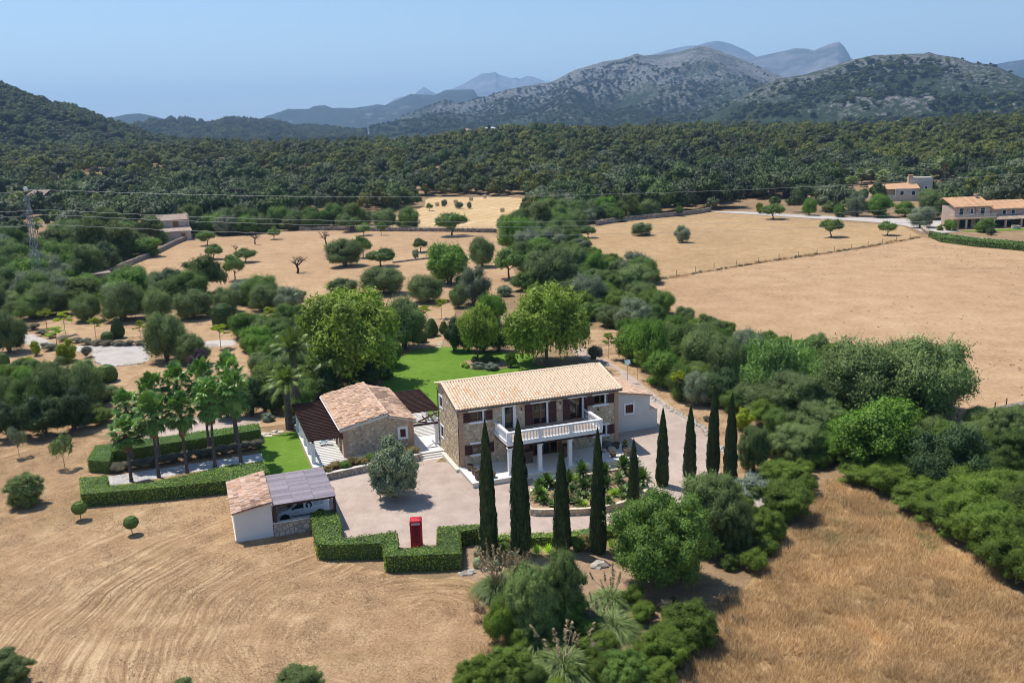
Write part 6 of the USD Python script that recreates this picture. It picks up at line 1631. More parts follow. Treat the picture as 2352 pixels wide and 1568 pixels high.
for i, (x, yb, w, yt) in enumerate([(1300, 930, 240, 800), (1450, 990, 260, 820), (1600, 1080, 270, 890), (1720, 1160, 280, 930), (1840, 1240, 300, 970), (1960, 1330, 310, 1010), (2080, 1430, 320, 1080), (1980, 1150, 360, 850), (2120, 1250, 360, 930), (1840, 1060, 320, 820), (2230, 1500, 340, 1150), (2220, 1380, 360, 1000)]):
    V(c3_, 'bramble', x, yb, w * 1.15, yt, f'bramble mound on the bank right of the tall grass, {["first", "second", "third", "fourth", "fifth", "sixth", "seventh", "eighth", "ninth", "tenth", "eleventh", "twelfth"][i]} from the field tip', 'shrub', group='brambles on the right bank', front=0.2)
V(c3_, 'holm', 270, 1500, 520, 960, 'big round oak bush right of the front cypresses', front=0.25, var=1)
V(c3_, 'olive', 520, 1260, 380, 868, 'grey olive merging behind the big round oak bush', front=0.1, var=2)
V(c3_, 'olive', 640, 1290, 200, 1000, 'dark olive at the right side of the big oak bush', front=0.1)
V(c3_, 'holm', 130, 1280, 240, 1010, 'left shoulder of the big round oak bush', front=0.1)
# foreground thicket
for a in [
    ('olive', 740, 1085, 420, 545, 'blue green olive bush in the foreground thicket'), ('olive', 950, 990, 330, 445, 'taller thin olive bush in the foreground thicket'), ('holm', 1000, 1010, 260, 700, 'dark bush in the hollow of the foreground thicket'),
    ('bramble', 500, 1120, 220, 800, 'bramble at the left foot of the foreground thicket'), ('bramble', 560, 1420, 420, 1130, 'bramble mound at the bottom edge of the picture'), ('bramble', 350, 1450, 330, 1180, 'low bramble at the bottom left of the thicket'),
    ('bramble', 1840, 1130, 430, 790, 'bright bramble between thicket and tall grass'), ('bramble', 1660, 1290, 380, 985, 'bramble below the bright one along the tall grass'), ('holm', 1400, 1440, 360, 1145, 'dark green bush at the bottom of the thicket'), ('bramble', 1620, 1440, 300, 1200, 'bramble at the bottom edge beside the tall grass'),
    ('grey', 1180, 1150, 170, 1060, 'dry grey shrub in the middle of the thicket'),
]:
    V(c4b, *a, front=0.2)
for a in [
    ('pampas', 500, 760, 380, 480, 0, 'pampas grass with many plumes behind the hedge end'), ('pampas', 1290, 830, 340, 600, 2, 'pampas grass with few plumes right of the thicket'), ('pampas', 1290, 1030, 470, 760, 1, 'wide green pampas tuft right of the thicket'),
    ('pampas', 790, 1140, 480, 860, 1, 'arching pampas tuft in front of the dark hollow'), ('pampas', 960, 1320, 520, 1010, 2, 'big pampas tuft at the bottom of the thicket'), ('pampas', 1200, 1000, 300, 800, 2, 'pampas tuft in the shade of the thicket'), ('pampas', 640, 620, 230, 470, 0, 'pampas plumes below the second cypress'),
]:
    V(c4b, *a[:5], a[6], 'grass clump', 'pampas_grass', var=a[5], front=0.15)
for i, (x, yb, w) in enumerate([(352, 552, 66), (425, 552, 58), (482, 566, 64), (350, 478, 48), (358, 440, 34), (378, 458, 36), (510, 510, 50), (590, 500, 60)]):
    V(c4b, 'santolina', x, yb, w, yb - w * 1.02, f'clipped grey santolina ball by the first cypress, {["front left", "front middle", "front right", "second row left", "back left", "back right", "right of the trunk", "rightmost"][i]}', 'shrub', 'santolina_ball', 'grey santolina balls')
for i, (x, yb, w, yt) in enumerate([(770, 470, 110, 385), (850, 470, 100, 375), (700, 480, 80, 410), (1290, 430, 90, 340), (560, 470, 90, 385), (1240, 440, 60, 365)]):
    V(c4b, 'lily', x, yb, w * 1.2, yt, f'strap leaved lily clump at the cypress feet, {["second", "third", "first", "fifth", "far left", "fourth"][i]} along the bed', 'plant', 'lily_clump', 'lily clumps under the cypresses')
V(c4b, 'bed', 1120, 430, 140, 310, 'rose bush with red flowers between the third and fourth cypress', 'shrub', 'rose_bush')
V(c4b, 'holm', 540, 470, 120, 370, 'small green shrub between the first two cypresses', 'shrub', 'shrub')
V(c4b, 'holm', 1060, 440, 110, 330, 'small green shrub beside the third cypress', 'shrub', 'shrub')

# left part of the garden
for a in [
    ('olive', 110, 700, 420, 210, 'large olive at the left edge of the garden track'), ('olive', 60, 560, 260, 330, 'olive at the picture edge behind the large one'),
    ('olive', 560, 1330, 520, 790, 'big olive thicket left of the fan palms'), ('olive', 950, 1320, 500, 800, 'right crown of the olive thicket beside the fan palms'), ('holm', 300, 1480, 460, 960, 'dark thicket at the edge of the mown field'), ('olive', 90, 1420, 330, 950, 'olive thicket at the left picture edge'), ('dark', 820, 1560, 440, 1080, 'dark shrub in front of the olive thicket'), ('dark', 110, 1650, 420, 1230, 'dark shrub over the young olives'), ('dark', 500, 1640, 480, 1150, 'dark evergreen mass behind the young olives'),
    ('olive', 1840, 800, 480, 232, 'big grey green olive behind the gravel court'), ('olive', 2140, 830, 380, 470, 'right crown of the big grey green olive'),
    ('purple', 2200, 900, 280, 650, 'dark purple leaved shrub behind the fan palms'),
    ('lime', 770, 800, 262, 545, 'large yellow green ball shrub beside the garden track'), ('lime', 400, 725, 132, 555, 'small yellow bush left of the large yellow one'), ('lime', 335, 862, 130, 730, 'smallest yellow bush near the left edge'),
]:
    V(c8_, *a, front=0.15, **({'cat': 'shrub', 'name': 'yellow_shrub'} if a[0] == 'lime' else {'cat': 'shrub', 'name': 'purple_shrub', 'var': 0} if a[0] == 'purple' else {}))
for a in [('dome', 690, 815, 150, 718, 'clipped dome in front of the large yellow shrub'), ('dome', 1185, 1005, 230, 818, 'large clipped dome below the garden track'), ('dome', 48, 850, 130, 690, 'clipped dome at the left picture edge'), ('dome', 112, 925, 122, 812, 'small clipped dome right of the edge one'), ('dome', 1190, 552, 148, 455, 'clipped dome beside the teardrop bush'), ('teardrop', 1305, 528, 150, 298, 'clipped teardrop bush in the dry garden')]:
    V(c8_, a[0], *a[1:5], a[5], 'topiary', 'topiary_dome' if a[0] == 'dome' else 'topiary_cone')
V(c5_, 'drum', 1440, 1025, 150, 868, 'tall clipped drum bush behind the garden track', 'topiary', 'topiary_drum')
for i, (x, yb, yt, w, v) in enumerate([(518, 425, 212, 180, 0), (722, 492, 240, 220, 1), (1060, 540, 302, 150, 0), (1555, 558, 332, 140, 1), (630, 625, 412, 260, 2)]):
    V(c8_, 'sapling', x, yb, w, yt, f'lime green young tree {["left of the pair by the olives", "right of the pair by the olives", "left of the clipped dome", "right of the teardrop bush", "beside the large yellow shrub"][i]}', var=v)
for i, (x, yb, yt, w) in enumerate([(1420, 1160, 1005, 130), (1745, 1010, 895, 120)]):
    V(c5_, 'sapling', x, yb, w, yt, f'yellow young tree {["right of the big grey olive", "before the broad light green tree"][i]}', var=0)
for i, (x, yb, w, yt) in enumerate([(380, 440, 150, 370), (470, 500, 130, 430), (560, 530, 120, 470), (700, 560, 130, 505), (850, 580, 130, 520), (960, 600, 140, 530), (1070, 608, 140, 545), (1190, 610, 140, 550), (1310, 612, 140, 555), (1430, 612, 130, 555), (1540, 608, 120, 555), (560, 665, 160, 590), (960, 745, 130, 615), (490, 640, 100, 580)]):
    V(c8_, 'grey', x, yb, w * 1.15, yt, f'grey brown lavender mound along the garden track, {["first", "second", "third", "fourth", "fifth", "sixth", "seventh", "eighth", "ninth", "tenth", "eleventh", "near side first", "near side last", "near side second"][i]}', 'shrub', group='lavender along the garden track')
for a in [('bright', 1560, 1100, 210, 925, 'light green bush tree right of the yellow young tree'), ('holm', 1800, 1130, 260, 960, 'leafy green tree left of the broad light green one'), ('bright', 1650, 1190, 240, 1010, 'green tree behind the far palms'), ('holm', 1900, 1240, 230, 1050, 'green tree over the feather palms'), ('bright', 1760, 1300, 200, 1110, 'bright green tree between the palms')]:
    V(c5_, *a, front=0.1)
for a in [('dark', 1000, 720, 230, 470, 'dark shrub behind the far hedge of the palm walk'), ('dark', 1180, 700, 250, 420, 'dark shrub left of the pergola palm'), ('dark', 1330, 690, 200, 480, 'deep green bush behind the pergola corner'), ('silverblue', 1290, 740, 110, 680, 'grey green ball bush by the stepping stones'), ('silverblue', 1490, 770, 100, 700, 'grey green ball bush beside the pergola column'), ('holm', 1560, 600, 240, 420, 'green shrub behind the left pergola'), ('bright', 1640, 580, 170, 470, 'bright green shrub at the outbuilding corner'), ('dark', 1750, 560, 260, 380, 'dark shrub behind the outbuilding roof'), ('dark', 2000, 520, 240, 330, 'dark shrub at the back of the outbuilding')]:
    V(cA_, *a, front=0.1, name='shrub', cat='shrub')
# row of olives at the edge of the orchard
for a in [('olive', 800, 990, 300, 725, 'large olive at the left end of the row below the orchard'), ('olive', 1015, 975, 210, 762, 'second olive of the row below the orchard'), ('olive', 1250, 975, 260, 778, 'third olive of the row below the orchard'), ('olive', 1460, 930, 180, 762, 'fourth olive of the row below the orchard'), ('olive', 1695, 925, 200, 740, 'fifth olive of the row below the orchard'), ('silver', 1860, 930, 220, 755, 'pale bush at the right end of the row below the orchard'), ('olive', 560, 990, 200, 800, 'olive with a bare patch left of the orchard row'),
          ('olive', 310, 960, 270, 738, 'olive above the young lime trees'), ('olive', 90, 930, 240, 785, 'olive at the left edge behind the garden'), ('bright', 525, 850, 220, 695, 'bright green tree at the orchard wall end'), ('holm', 200, 980, 220, 810, 'dark oak between the left olives')]:
    V(c5_, *a, front=0.2)
# young trees in the mown field
V(c2_, 'young_olive', 130, 830, 125, 620, 'thin young olive farthest left in the mown field', var=0)
V(c2_, 'young_olive', 445, 905, 160, 665, 'young olive with a bent stem in the mown field', var=1)
V(c2_, 'olive', 180, 1165, 260, 950, 'wide low olive bush in the mown field', front=0.05)
V(c2_, 'ball', 555, 1262, 106, 1138, 'clipped ball tree beside the long hedge corner', 'topiary', 'ball_tree')
V(c2_, 'ball', 908, 1362, 102, 1238, 'clipped ball tree alone in the mown field', 'topiary', 'ball_tree')
V(dD, 'olive', 8, 1590, 140, 1500, 'bush cut by the bottom left corner of the picture', front=0.1)
V(dD, 'olive', 690, 1610, 120, 1533, 'bush cut by the bottom edge of the mown field', front=0.1)
V(dD, 'olive', 420, 1600, 60, 1560, 'small bush tip at the bottom edge', front=0.1)
# orchard
for a in [('carob', 476, 564, 45, 530, 'small round carob nearest the old farmhouse'), ('carob', 491, 596, 44, 560, 'second small carob below the farmhouse one'), ('carob', 540, 644, 62, 583, 'carob leaning on a bent trunk in the orchard'), ('carob', 566, 603, 54, 570, 'low wide carob behind the leaning one'), ('carob', 630, 550, 32, 522, 'small carob by the far wall of the orchard'), ('olive', 792, 612, 90, 548, 'large grey green tree in the middle of the orchard'), ('carob', 834, 592, 47, 541, 'loose crowned tree right of the large grey green one'), ('carob', 872, 613, 76, 570, 'low dense carob near the garden side of the orchard'), ('carob', 966, 579, 44, 546, 'small carob on the right side of the orchard'), ('carob', 1038, 542, 74, 488, 'big round fig by the orchard wall and the hay field'), ('carob', 808, 532, 58, 494, 'pair of fig crowns at the orchard wall, the left one'), ('carob', 836, 541, 44, 512, 'pair of fig crowns at the orchard wall, the right one'), ('carob', 876, 540, 22, 509, 'thin dark trunked tree at the orchard wall'), ('carob', 282, 645, 18, 622, 'tiny tree by the orchard corner'), ('silver', 954, 594, 20, 571, 'small grey olive bush in the orchard'),
          ('carob', 1351, 546, 42, 517, 'small tree at the tip of the ripe field'), ('olive', 1474, 541, 50, 510, 'dark low tree in the ripe field'), ('silver', 1567, 557, 40, 516, 'silvery round olive in the ripe field'), ('carob', 1909, 545, 56, 503, 'round tree in the middle of the ripe field'), ('carob', 2040, 541, 45, 508, 'round tree near the fence corner of the ripe field'), ('carob', 1774, 503, 56, 466, 'fig tree beside the lane'), ('carob', 1559, 497, 22, 473, 'small fig by the wall of the ripe field')]:
    V(dD, *a)
for i, (x, yb, yt, w) in enumerate([(543, 582, 553, 22), (586, 561, 524, 34), (750, 564, 521, 40), (683, 628, 573, 56), (765, 596, 566, 18)]):
    V(dD, 'bare', x, yb, w, yt, f'bare dead tree in the orchard {["between two carobs", "near the far wall", "right of the far wall gap", "standing alone in the middle", "beside the large grey green tree"][i]}')
for i, (x, yb, w, yt) in enumerate([(895, 150, 46, 105), (990, 165, 60, 118), (1055, 165, 36, 118), (800, 180, 60, 128)]):
    V(c6_, ['silver', 'silver', 'silver', 'carob'][i], x, yb, w, yt, f'{["left bush of the island", "middle bush of the island", "right bush of the island", "small fig at the left edge"][i]} in the hay field')
# left wood, large trees
for a in [('pine', 1050, 1040, 430, 470, 'tallest dark pine in the wood left of the orchard'), ('pine', 660, 1010, 420, 630, 'wide pine beside the pylon'), ('pine', 880, 1080, 330, 790, 'pine in front of the tallest one'), ('bright', 1450, 820, 420, 560, 'dense citrus green tree left of the old farmhouse'), ('bright', 1600, 960, 360, 735, 'bright green tree along the orchard wall'), ('lime', 1690, 690, 190, 590, 'yellow green bush below the farmhouse'), ('olive', 1800, 800, 190, 655, 'grey tree in front of the farmhouse'), ('silver', 520, 760, 160, 660, 'pale flowering bush by the pylon'), ('holm', 840, 480, 280, 270, 'round tree right of the stone tower'), ('bright', 850, 280, 300, 110, 'yellowish round tree behind the stone tower'), ('holm', 250, 820, 210, 680, 'green bush left of the pylon'), ('dark', 40, 420, 110, 90, 'dark cypress like tree at the left edge'),
          ('silver', 740, 1230, 330, 1010, 'pale thin leaved tree right of the pylon foot'), ('bright', 880, 1330, 340, 1160, 'bright green tree at the near end of the orchard wall'), ('olive', 560, 1180, 220, 960, 'olive behind the pylon foot'), ('olive', 300, 1080, 240, 860, 'olive left of the pylon middle'), ('holm', 130, 980, 240, 740, 'dark oak at the left edge of the wood'), ('bright', 60, 1150, 200, 1000, 'green tree at the left edge below the oak'), ('olive', 300, 1300, 320, 1080, 'olive at the foot of the pylon'), ('dark', 110, 1350, 280, 1150, 'dark tree at the left picture edge above the olives')]:
    V(c4_, *a, front=0.2)
for i, (x, yb, yt, w) in enumerate([(1090, 520, 300, 0), (620, 660, 440, 0), (225, 400, 260, 0), (165, 470, 300, 0), (425, 760, 570, 1)]):
    X, Y = c4_(x, yb); g = G(X, Y); h = height_over(g, c4_(x, yt)[1]); PALMS.append(g)
    inst('palm_tree', 'tall_palm_0' if i != 1 else 'feather_palm_0', g, f'palm in the left wood {["right of the stone tower", "between pylon and farmhouse", "right beside the stone tower", "left beside the stone tower", "behind the pylon middle"][i]}', 'palm tree', sx=max(7.0, h * 0.8), sz=h, rot=i)
# garden of the right hand villas
for a in [('silver', 1660, 500, 190, 355, 'grey olive beside the lane end'), ('bright', 1385, 430, 200, 275, 'round green tree right of the lane bend'), ('silver', 1240, 425, 160, 255, 'leaning silver olive left of the round green tree'), ('bright', 1560, 425, 170, 320, 'light green tree before the far villa'), ('olive', 1720, 340, 170, 240, 'round dark bush right of the far villa'), ('bright', 1840, 350, 170, 280, 'green tree behind the near villa'), ('lime', 590, 405, 70, 332, 'yellow bush beside the lane'), ('bright', 920, 420, 120, 300, 'green fig between lane and wood'), ('bright', 1120, 430, 80, 345, 'dark green round bush by the lane'), ('holm', 690, 350, 90, 290, 'dark bush at the wood edge above the lane'), ('purple', 780, 310, 90, 245, 'purple leaved tree at the wood edge, the left of two'), ('purple', 880, 310, 100, 240, 'purple leaved tree at the wood edge, the right of two'), ('holm', 2090, 530, 150, 435, 'dark rounded bush in the near villa garden'), ('bright', 1860, 520, 90, 445, 'leafy bush at the left corner of the near villa'), ('lime', 1790, 520, 50, 478, 'yellow flowering bush at the near villa corner'), ('dark', 2130, 550, 70, 500, 'small cloud clipped shrub in the near villa garden'), ('olive', 810, 350, 110, 300, 'olive bush by the lane wall'), ('olive', 1060, 400, 130, 320, 'grey bush between the figs by the lane')]:
    V(c7_, *a, **({'cat': 'shrub', 'name': 'yellow_shrub'} if a[0] == 'lime' else {'cat': 'tree', 'name': 'purple_tree', 'var': 0} if a[0] == 'purple' else {}))
for i, (x, yb, yt) in enumerate([(1205, 270, 180), (1265, 230, 130), (1330, 240, 110), (1400, 270, 150), (1770, 215, 60), (1820, 225, 30), (1800, 220, 75), (2280, 260, 190), (1700, 240, 165)]):
    X, Y = c7_(x, yb); g = G(X, Y); h = height_over(g, c7_(x, yt)[1]); PALMS.append(g)
    inst('palm_tree', f'tall_palm_{i % 2}', g, f'fan palm by the far villa, {["leftmost in front", "second from the left", "third from the left", "tallest before its terrace", "first of the tall trio", "tallest of the tall trio", "shortest of the tall trio", "far right before the wood", "just right of its tower"][i]}', 'palm tree', 'palms round the far villa', sx=max(10, h * 0.9), sz=h, rot=i * 1.7)

# the planted stone bed
pl_poly = Polygon(smooth_line(np.array([W(*p)[:2] for p in [(2.6, -10.6), (2.5, -11.9), (4.2, -12.75), (7.2, -13.75), (10.4, -13.65), (12.8, -12.5), (13.8, -11.4), (14.6, -8.6), (13.8, -6.6), (10.5, -6.5), (6.2, -6.9), (3.6, -8.2)]]), 4, closed=True))
pb = T('stone_planter', 'kidney shaped raised bed with a stone wall full of cycads and agaves', 'planter', (pl_poly.centroid.x, pl_poly.centroid.y, 0), off=(pl_poly.centroid.x, pl_poly.centroid.y, 0))
pb.part('wall', MB().prism(pl_poly.difference(pl_poly.buffer(-0.34)), -0.1, 0.56), M['mortar'])
pb.part('soil', MB().prism(pl_poly.buffer(-0.35), -0.05, 0.46), M['bedsoil'])
ring = np.array(pl_poly.exterior.coords); prng = np.random.default_rng(9)
if not pl_poly.exterior.is_ccw: ring = ring[::-1]
cum = np.r_[0, np.cumsum(np.hypot(*np.diff(ring, axis=0).T))]
s = 0.0; cnt = 0
while s < cum[-1] - 0.1:
    ln = prng.uniform(0.28, 0.5)
    for z0, z1 in ((0.0, 0.27), (0.28, 0.56)):
        a, b = [np.array([np.interp(q, cum, ring[:, 0]), np.interp(q, cum, ring[:, 1]), 0]) for q in (s + 0.02 + 0.12 * (z0 > 0), s + ln - 0.02 + 0.12 * (z0 > 0))]
        u = b - a; L_ = np.linalg.norm(u)
        if L_ < 0.1: continue
        u /= L_; n = np.array([u[1], -u[0], 0])
        h = z1 - z0 - 0.02
        q = Polygon([(0, 0.03), (L_ * 0.2, 0), (L_ * 0.9, 0.01), (L_, h * 0.4), (L_ * 0.93, h), (L_ * 0.1, h * 0.97)])
        if cnt < 290: pb.part('stone', place(stone_mesh(q, 0.06, prng), a + ZX * (z0 + 0.01) - n * 0.012, u, ZX, n), STONES[int(prng.integers(6))]); cnt += 1
    s += ln
pb.part('coping', MB().prism(pl_poly.buffer(0.03).difference(pl_poly.buffer(-0.30)), 0.562, 0.60), STONES[2])
for i, (x, y, k, s_, zs) in enumerate([(900, 790, 'cycad_0', 1.9, 1.7), (960, 640, 'cycad_1', 1.9, 1.7), (820, 660, 'cycad_0', 1.6, 1.5), (1230, 640, 'cycad_1', 1.7, 1.9), (1370, 560, 'cycad_0', 2.0, 2.2), (1390, 710, 'cycad_1', 2.0, 1.7), (1620, 560, 'cycad_0', 1.8, 2.0), (1640, 690, 'cycad_1', 1.8, 1.7), (1830, 500, 'cycad_0', 2.2, 2.3), (1950, 520, 'cycad_1', 2.2, 2.3), (2030, 640, 'cycad_0', 2.3, 2.2), (1980, 740, 'cycad_1', 1.8, 1.6),
                                      (1770, 600, 'agave_0', 1.7, 1.9), (1810, 740, 'agave_1', 1.8, 1.6), (1330, 850, 'agave_0', 1.6, 1.3), (1250, 830, 'agave_1', 1.3, 1.2), (1340, 780, 'agave_0', 1.3, 1.3), (1180, 800, 'agave_1', 1.2, 1.0), (1040, 860, 'agave_0', 1.3, 1.0), (1710, 750, 'lily_0', 1.3, 1.2), (1120, 740, 'lily_0', 1.2, 1.2), (1500, 800, 'lily_0', 1.3, 1.0), (1560, 740, 'agave_1', 1.2, 1.1), (1880, 690, 'agave_0', 1.3, 1.2)]):
    g = G(*c15(x, y), 0.46)
    q = Point(g[0], g[1])
    if not pl_poly.buffer(-0.5).contains(q):
        e = pl_poly.buffer(-0.55).exterior; b = e.interpolate(e.project(q)); g = np.array([b.x, b.y, 0.46])
    kind = {'c': ('cycad', 'dark spiky cycad'), 'a': ('agave', 'pale agave rosette'), 'l': ('lily_clump', 'bright strap leaved clump')}[k[0]]
    where = ['at the near left end', 'behind the near left one', 'at the back left corner', 'left of the middle', 'tall behind the middle', 'in the very middle', 'behind the fourth cypress', 'right of the fourth cypress', 'at the far right back', 'at the back right corner', 'at the right end', 'over the right front wall', 'high at the right back', 'over the right front edge', 'low at the front middle', 'left of the front middle', 'above the front middle', 'beside the third cypress', 'at the left front wall', 'right of the fourth cypress foot', 'behind the third cypress', 'by the front wall middle', 'between the middle cycads', 'under the right cycads'][i]
    inst(kind[0], k, g, f'{kind[1]} in the stone bed {where}', 'plant', 'plants in the stone bed', sx=s_ * 1.0, sz=zs * 1.0, rot=i * 1.9)
for r_, (ya, yb_, xa, xb, nm_) in enumerate([(860, 800, 880, 1900, 'front wall'), (760, 700, 850, 2000, 'middle'), (640, 560, 900, 2000, 'back edge')]):
    for i in range(7):
        t_ = (i + 0.5) / 7
        g = G(*c15(xa + (xb - xa) * t_, ya + (yb_ - ya) * t_ + (40 if i % 2 else -20)), 0.46)
        q = Point(g[0], g[1])
        if not pl_poly.buffer(-0.5).contains(q):
            e = pl_poly.buffer(-0.6).exterior; b = e.interpolate(e.project(q)); g = np.array([b.x, b.y, 0.46])
        k = ['cycad_1', 'lily_0', 'agave_1', 'cycad_0', 'bed_0'][(i * 2 + r_) % 5]
        inst({'c': 'cycad', 'l': 'lily_clump', 'a': 'agave', 'b': 'bed_shrub'}[k[0]], k, g, f'low {({"c": "dark cycad", "l": "strap leaved plant", "a": "pale agave", "b": "bronze shrub"})[k[0]]} filling the stone bed, {["first", "second", "third", "fourth", "fifth", "sixth", "seventh"][i]} from left along its {nm_}', 'plant', 'plants in the stone bed', sx=1.35 if k[0] != 'b' else 1.0, sz=1.0 if k[0] != 'b' else 0.7, rot=i * 1.7 + r_)
# lavender row inside the palm walk, shrubs in the raised bed
for i in range(13):
    a, b = np.array(c2_(800, 932)), np.array(c2_(1770, 770))
    p = a + (b - a) * i / 12
    g = G(p[0], p[1]); inst('lavender_bush', f'grey_{i % 2}', g, f'grey lavender mound in the palm walk row, {["first", "second", "third", "fourth", "fifth", "sixth", "seventh", "eighth", "ninth", "tenth", "eleventh", "twelfth", "last"][i]} from the left', 'shrub', 'lavender row in the palm walk', sx=1.9, sz=0.95, rot=i * 2.0)
for i in range(11):
    t = i / 10
    p = W(-12.0 + 9.0 * t, 3.75 + 1.5 * t + (0.7 if i % 2 else 0.2), 0.5)
    inst('bed_shrub', ['bed_0', 'bed_0', 'holm_1'][i % 3], p, f'low bronze shrub in the raised bed by the outbuilding, {["first", "second", "third", "fourth", "fifth", "sixth", "seventh", "eighth", "ninth", "tenth", "last"][i]} from the left', 'shrub', 'shrubs in the raised bed', sx=1.25, sz=0.75, rot=i * 1.1)
inst('climbing_shrub', 'purple_0', W(-9.9, 20.8), 'purple flowering climber at the back corner of the outbuilding', 'shrub', sx=2.4, sz=3.6)
inst('potted_palm', 'cycad_1', W(16.1, -2.4, 1.0), 'small spiky palm in a pot on the right terrace end', 'plant', sx=0.9, sz=0.9)
inst('potted_plant', 'bed_0', W(0.55, -3.6, 1.08), 'small plant in the tall pot at the terrace corner', 'plant', sx=0.45, sz=0.4)

# ------------------------------------------------------------------ small things on the ground
# telephone box
M['red'] = pmat('red_gloss_paint', (0.50, 0.012, 0.022), rough=0.35, spec=0.5)
M['signwhite'] = pmat('opal_sign', (0.75, 0.74, 0.70), rough=0.4)
bx = T('telephone_box', 'red telephone box with domed roof standing inside the stepped hedge', 'telephone box', G(958, 1256), 0.06)
bx.part('plinth', MB().box((-0.47, -0.47, -0.05), (0.47, 0.47, 0.12)), M['red'])
fr = MB()
for sx_ in (-1, 1):
    for sy_ in (-1, 1):
        fr.box((sx_ * 0.40 - 0.05, sy_ * 0.40 - 0.05, 0.122), (sx_ * 0.40 + 0.05, sy_ * 0.40 + 0.05, 2.05))
bx.part('corner_post', fr, M['red'])
bx.part('cornice', MB().box((-0.47, -0.47, 2.052), (0.47, 0.47, 2.28)), M['red'])
a = np.linspace(0, PI, 13)
dome_ = MB()
N_ = 12
uu, vv2 = np.meshgrid(np.linspace(-1, 1, N_ + 1), np.linspace(-1, 1, N_ + 1), indexing='ij')
zz = 2.282 + 0.20 * np.minimum(np.sqrt(np.clip(1 - uu ** 2 * 0.92, 0, 1)), np.sqrt(np.clip(1 - vv2 ** 2 * 0.92, 0, 1)))
dv = np.stack([uu * 0.455, vv2 * 0.455, zz], -1).reshape(-1, 3)
ii, jj = np.meshgrid(np.arange(N_), np.arange(N_), indexing='ij')
dome_.add(dv, np.stack([ii * (N_ + 1) + jj, (ii + 1) * (N_ + 1) + jj, (ii + 1) * (N_ + 1) + jj + 1, ii * (N_ + 1) + jj + 1], -1).reshape(-1, 4))
dome_.box((-0.455, -0.455, 2.27), (0.455, 0.455, 2.285 + 0.055))
bx.part('domed_roof', dome_, M['red'])
for sd in range(4):
    c_, s_ = math.cos(sd * PI / 2), math.sin(sd * PI / 2)
    u_, n_v = np.array([c_, s_, 0]), np.array([s_, -c_, 0])
    pn = bx.part('door' if sd == 2 else 'side_panel', place(MB().box((-0.35, 0.122, -0.04), (0.35, 0.55, 0.0)).box((-0.35, 0.552, -0.03), (-0.28, 2.05, 0.0)).box((0.28, 0.552, -0.03), (0.35, 2.05, 0.0)).box((-0.279, 1.96, -0.03), (0.279, 2.05, 0.0)), n_v * 0.40, u_, ZX, n_v), M['red'])
    bars = MB()
    for k in range(1, 8): bars.box((-0.279, 0.552 + k * 0.176, -0.022), (0.279, 0.575 + k * 0.176, -0.004))
    for x in (-0.19, 0.17): bars.box((x, 0.552, -0.0235), (x + 0.02, 1.96, -0.0025))
    bx.part('glazing_bar', place(bars, n_v * 0.40, u_, ZX, n_v), M['red'], pn)
    bx.part('pane', place(MB().box((-0.28, 0.552, -0.030), (0.28, 1.96, -0.025)), n_v * 0.40, u_, ZX, n_v), pmat('red_box_inside', (0.16, 0.01, 0.012), rough=0.2, spec=0.5) if sd == 0 else '/World/Looks/red_box_inside', pn)
    sg = bx.part('sign', place(MB().box((-0.33, 2.09, 0.0), (0.33, 2.22, 0.012)), n_v * 0.47, u_, ZX, n_v), M['signwhite'])
    tm = meshkit.text_mesh('TELEPHONE', 0.075, 0.004); tm.apply_translation([-tm.bounds[:, 0].mean(), 2.118, 0.013])
    bx.part('lettering', place((np.asarray(tm.vertices), np.asarray(tm.faces)), n_v * 0.47, u_, ZX, n_v), M['black'], sg)

# hay bales
M['bale'] = pmat('straw_bale', (0.42, 0.31, 0.17), (0.58, 0.46, 0.29), rough=0.95, scale=3, bump=0.5)
for i, (x, y) in enumerate([(708, 233), (724, 263), (1024, 244), (1246, 256), (1268, 187), (1067, 114), (968, 131), (850, 149), (1155, 97), (938, 215)]):
    g = G(*c6_(x, y)); ang = vr.uniform(0.9, 2.2)
    t = T('hay_bale', f'round straw bale in the hay field {["left of two at the left edge", "right of two at the left edge", "right behind the big fig", "low on the right side", "alone in the right half", "at the far edge", "behind the bush island", "left of the bush island", "by the far trees", "just behind the big fig crown"][i]}', 'hay bale', g, ang, 'round bales in the hay field')
    t.part('straw', place(MB().lathe([(0, -0.65), (0.72, -0.65), (0.78, -0.58), (0.78, 0.58), (0.72, 0.65), (0, 0.65)], n=16), (0, 0, 0.83), np.array([0, 1.0, 0]), ZX, np.array([1.0, 0, 0])), M['bale'])

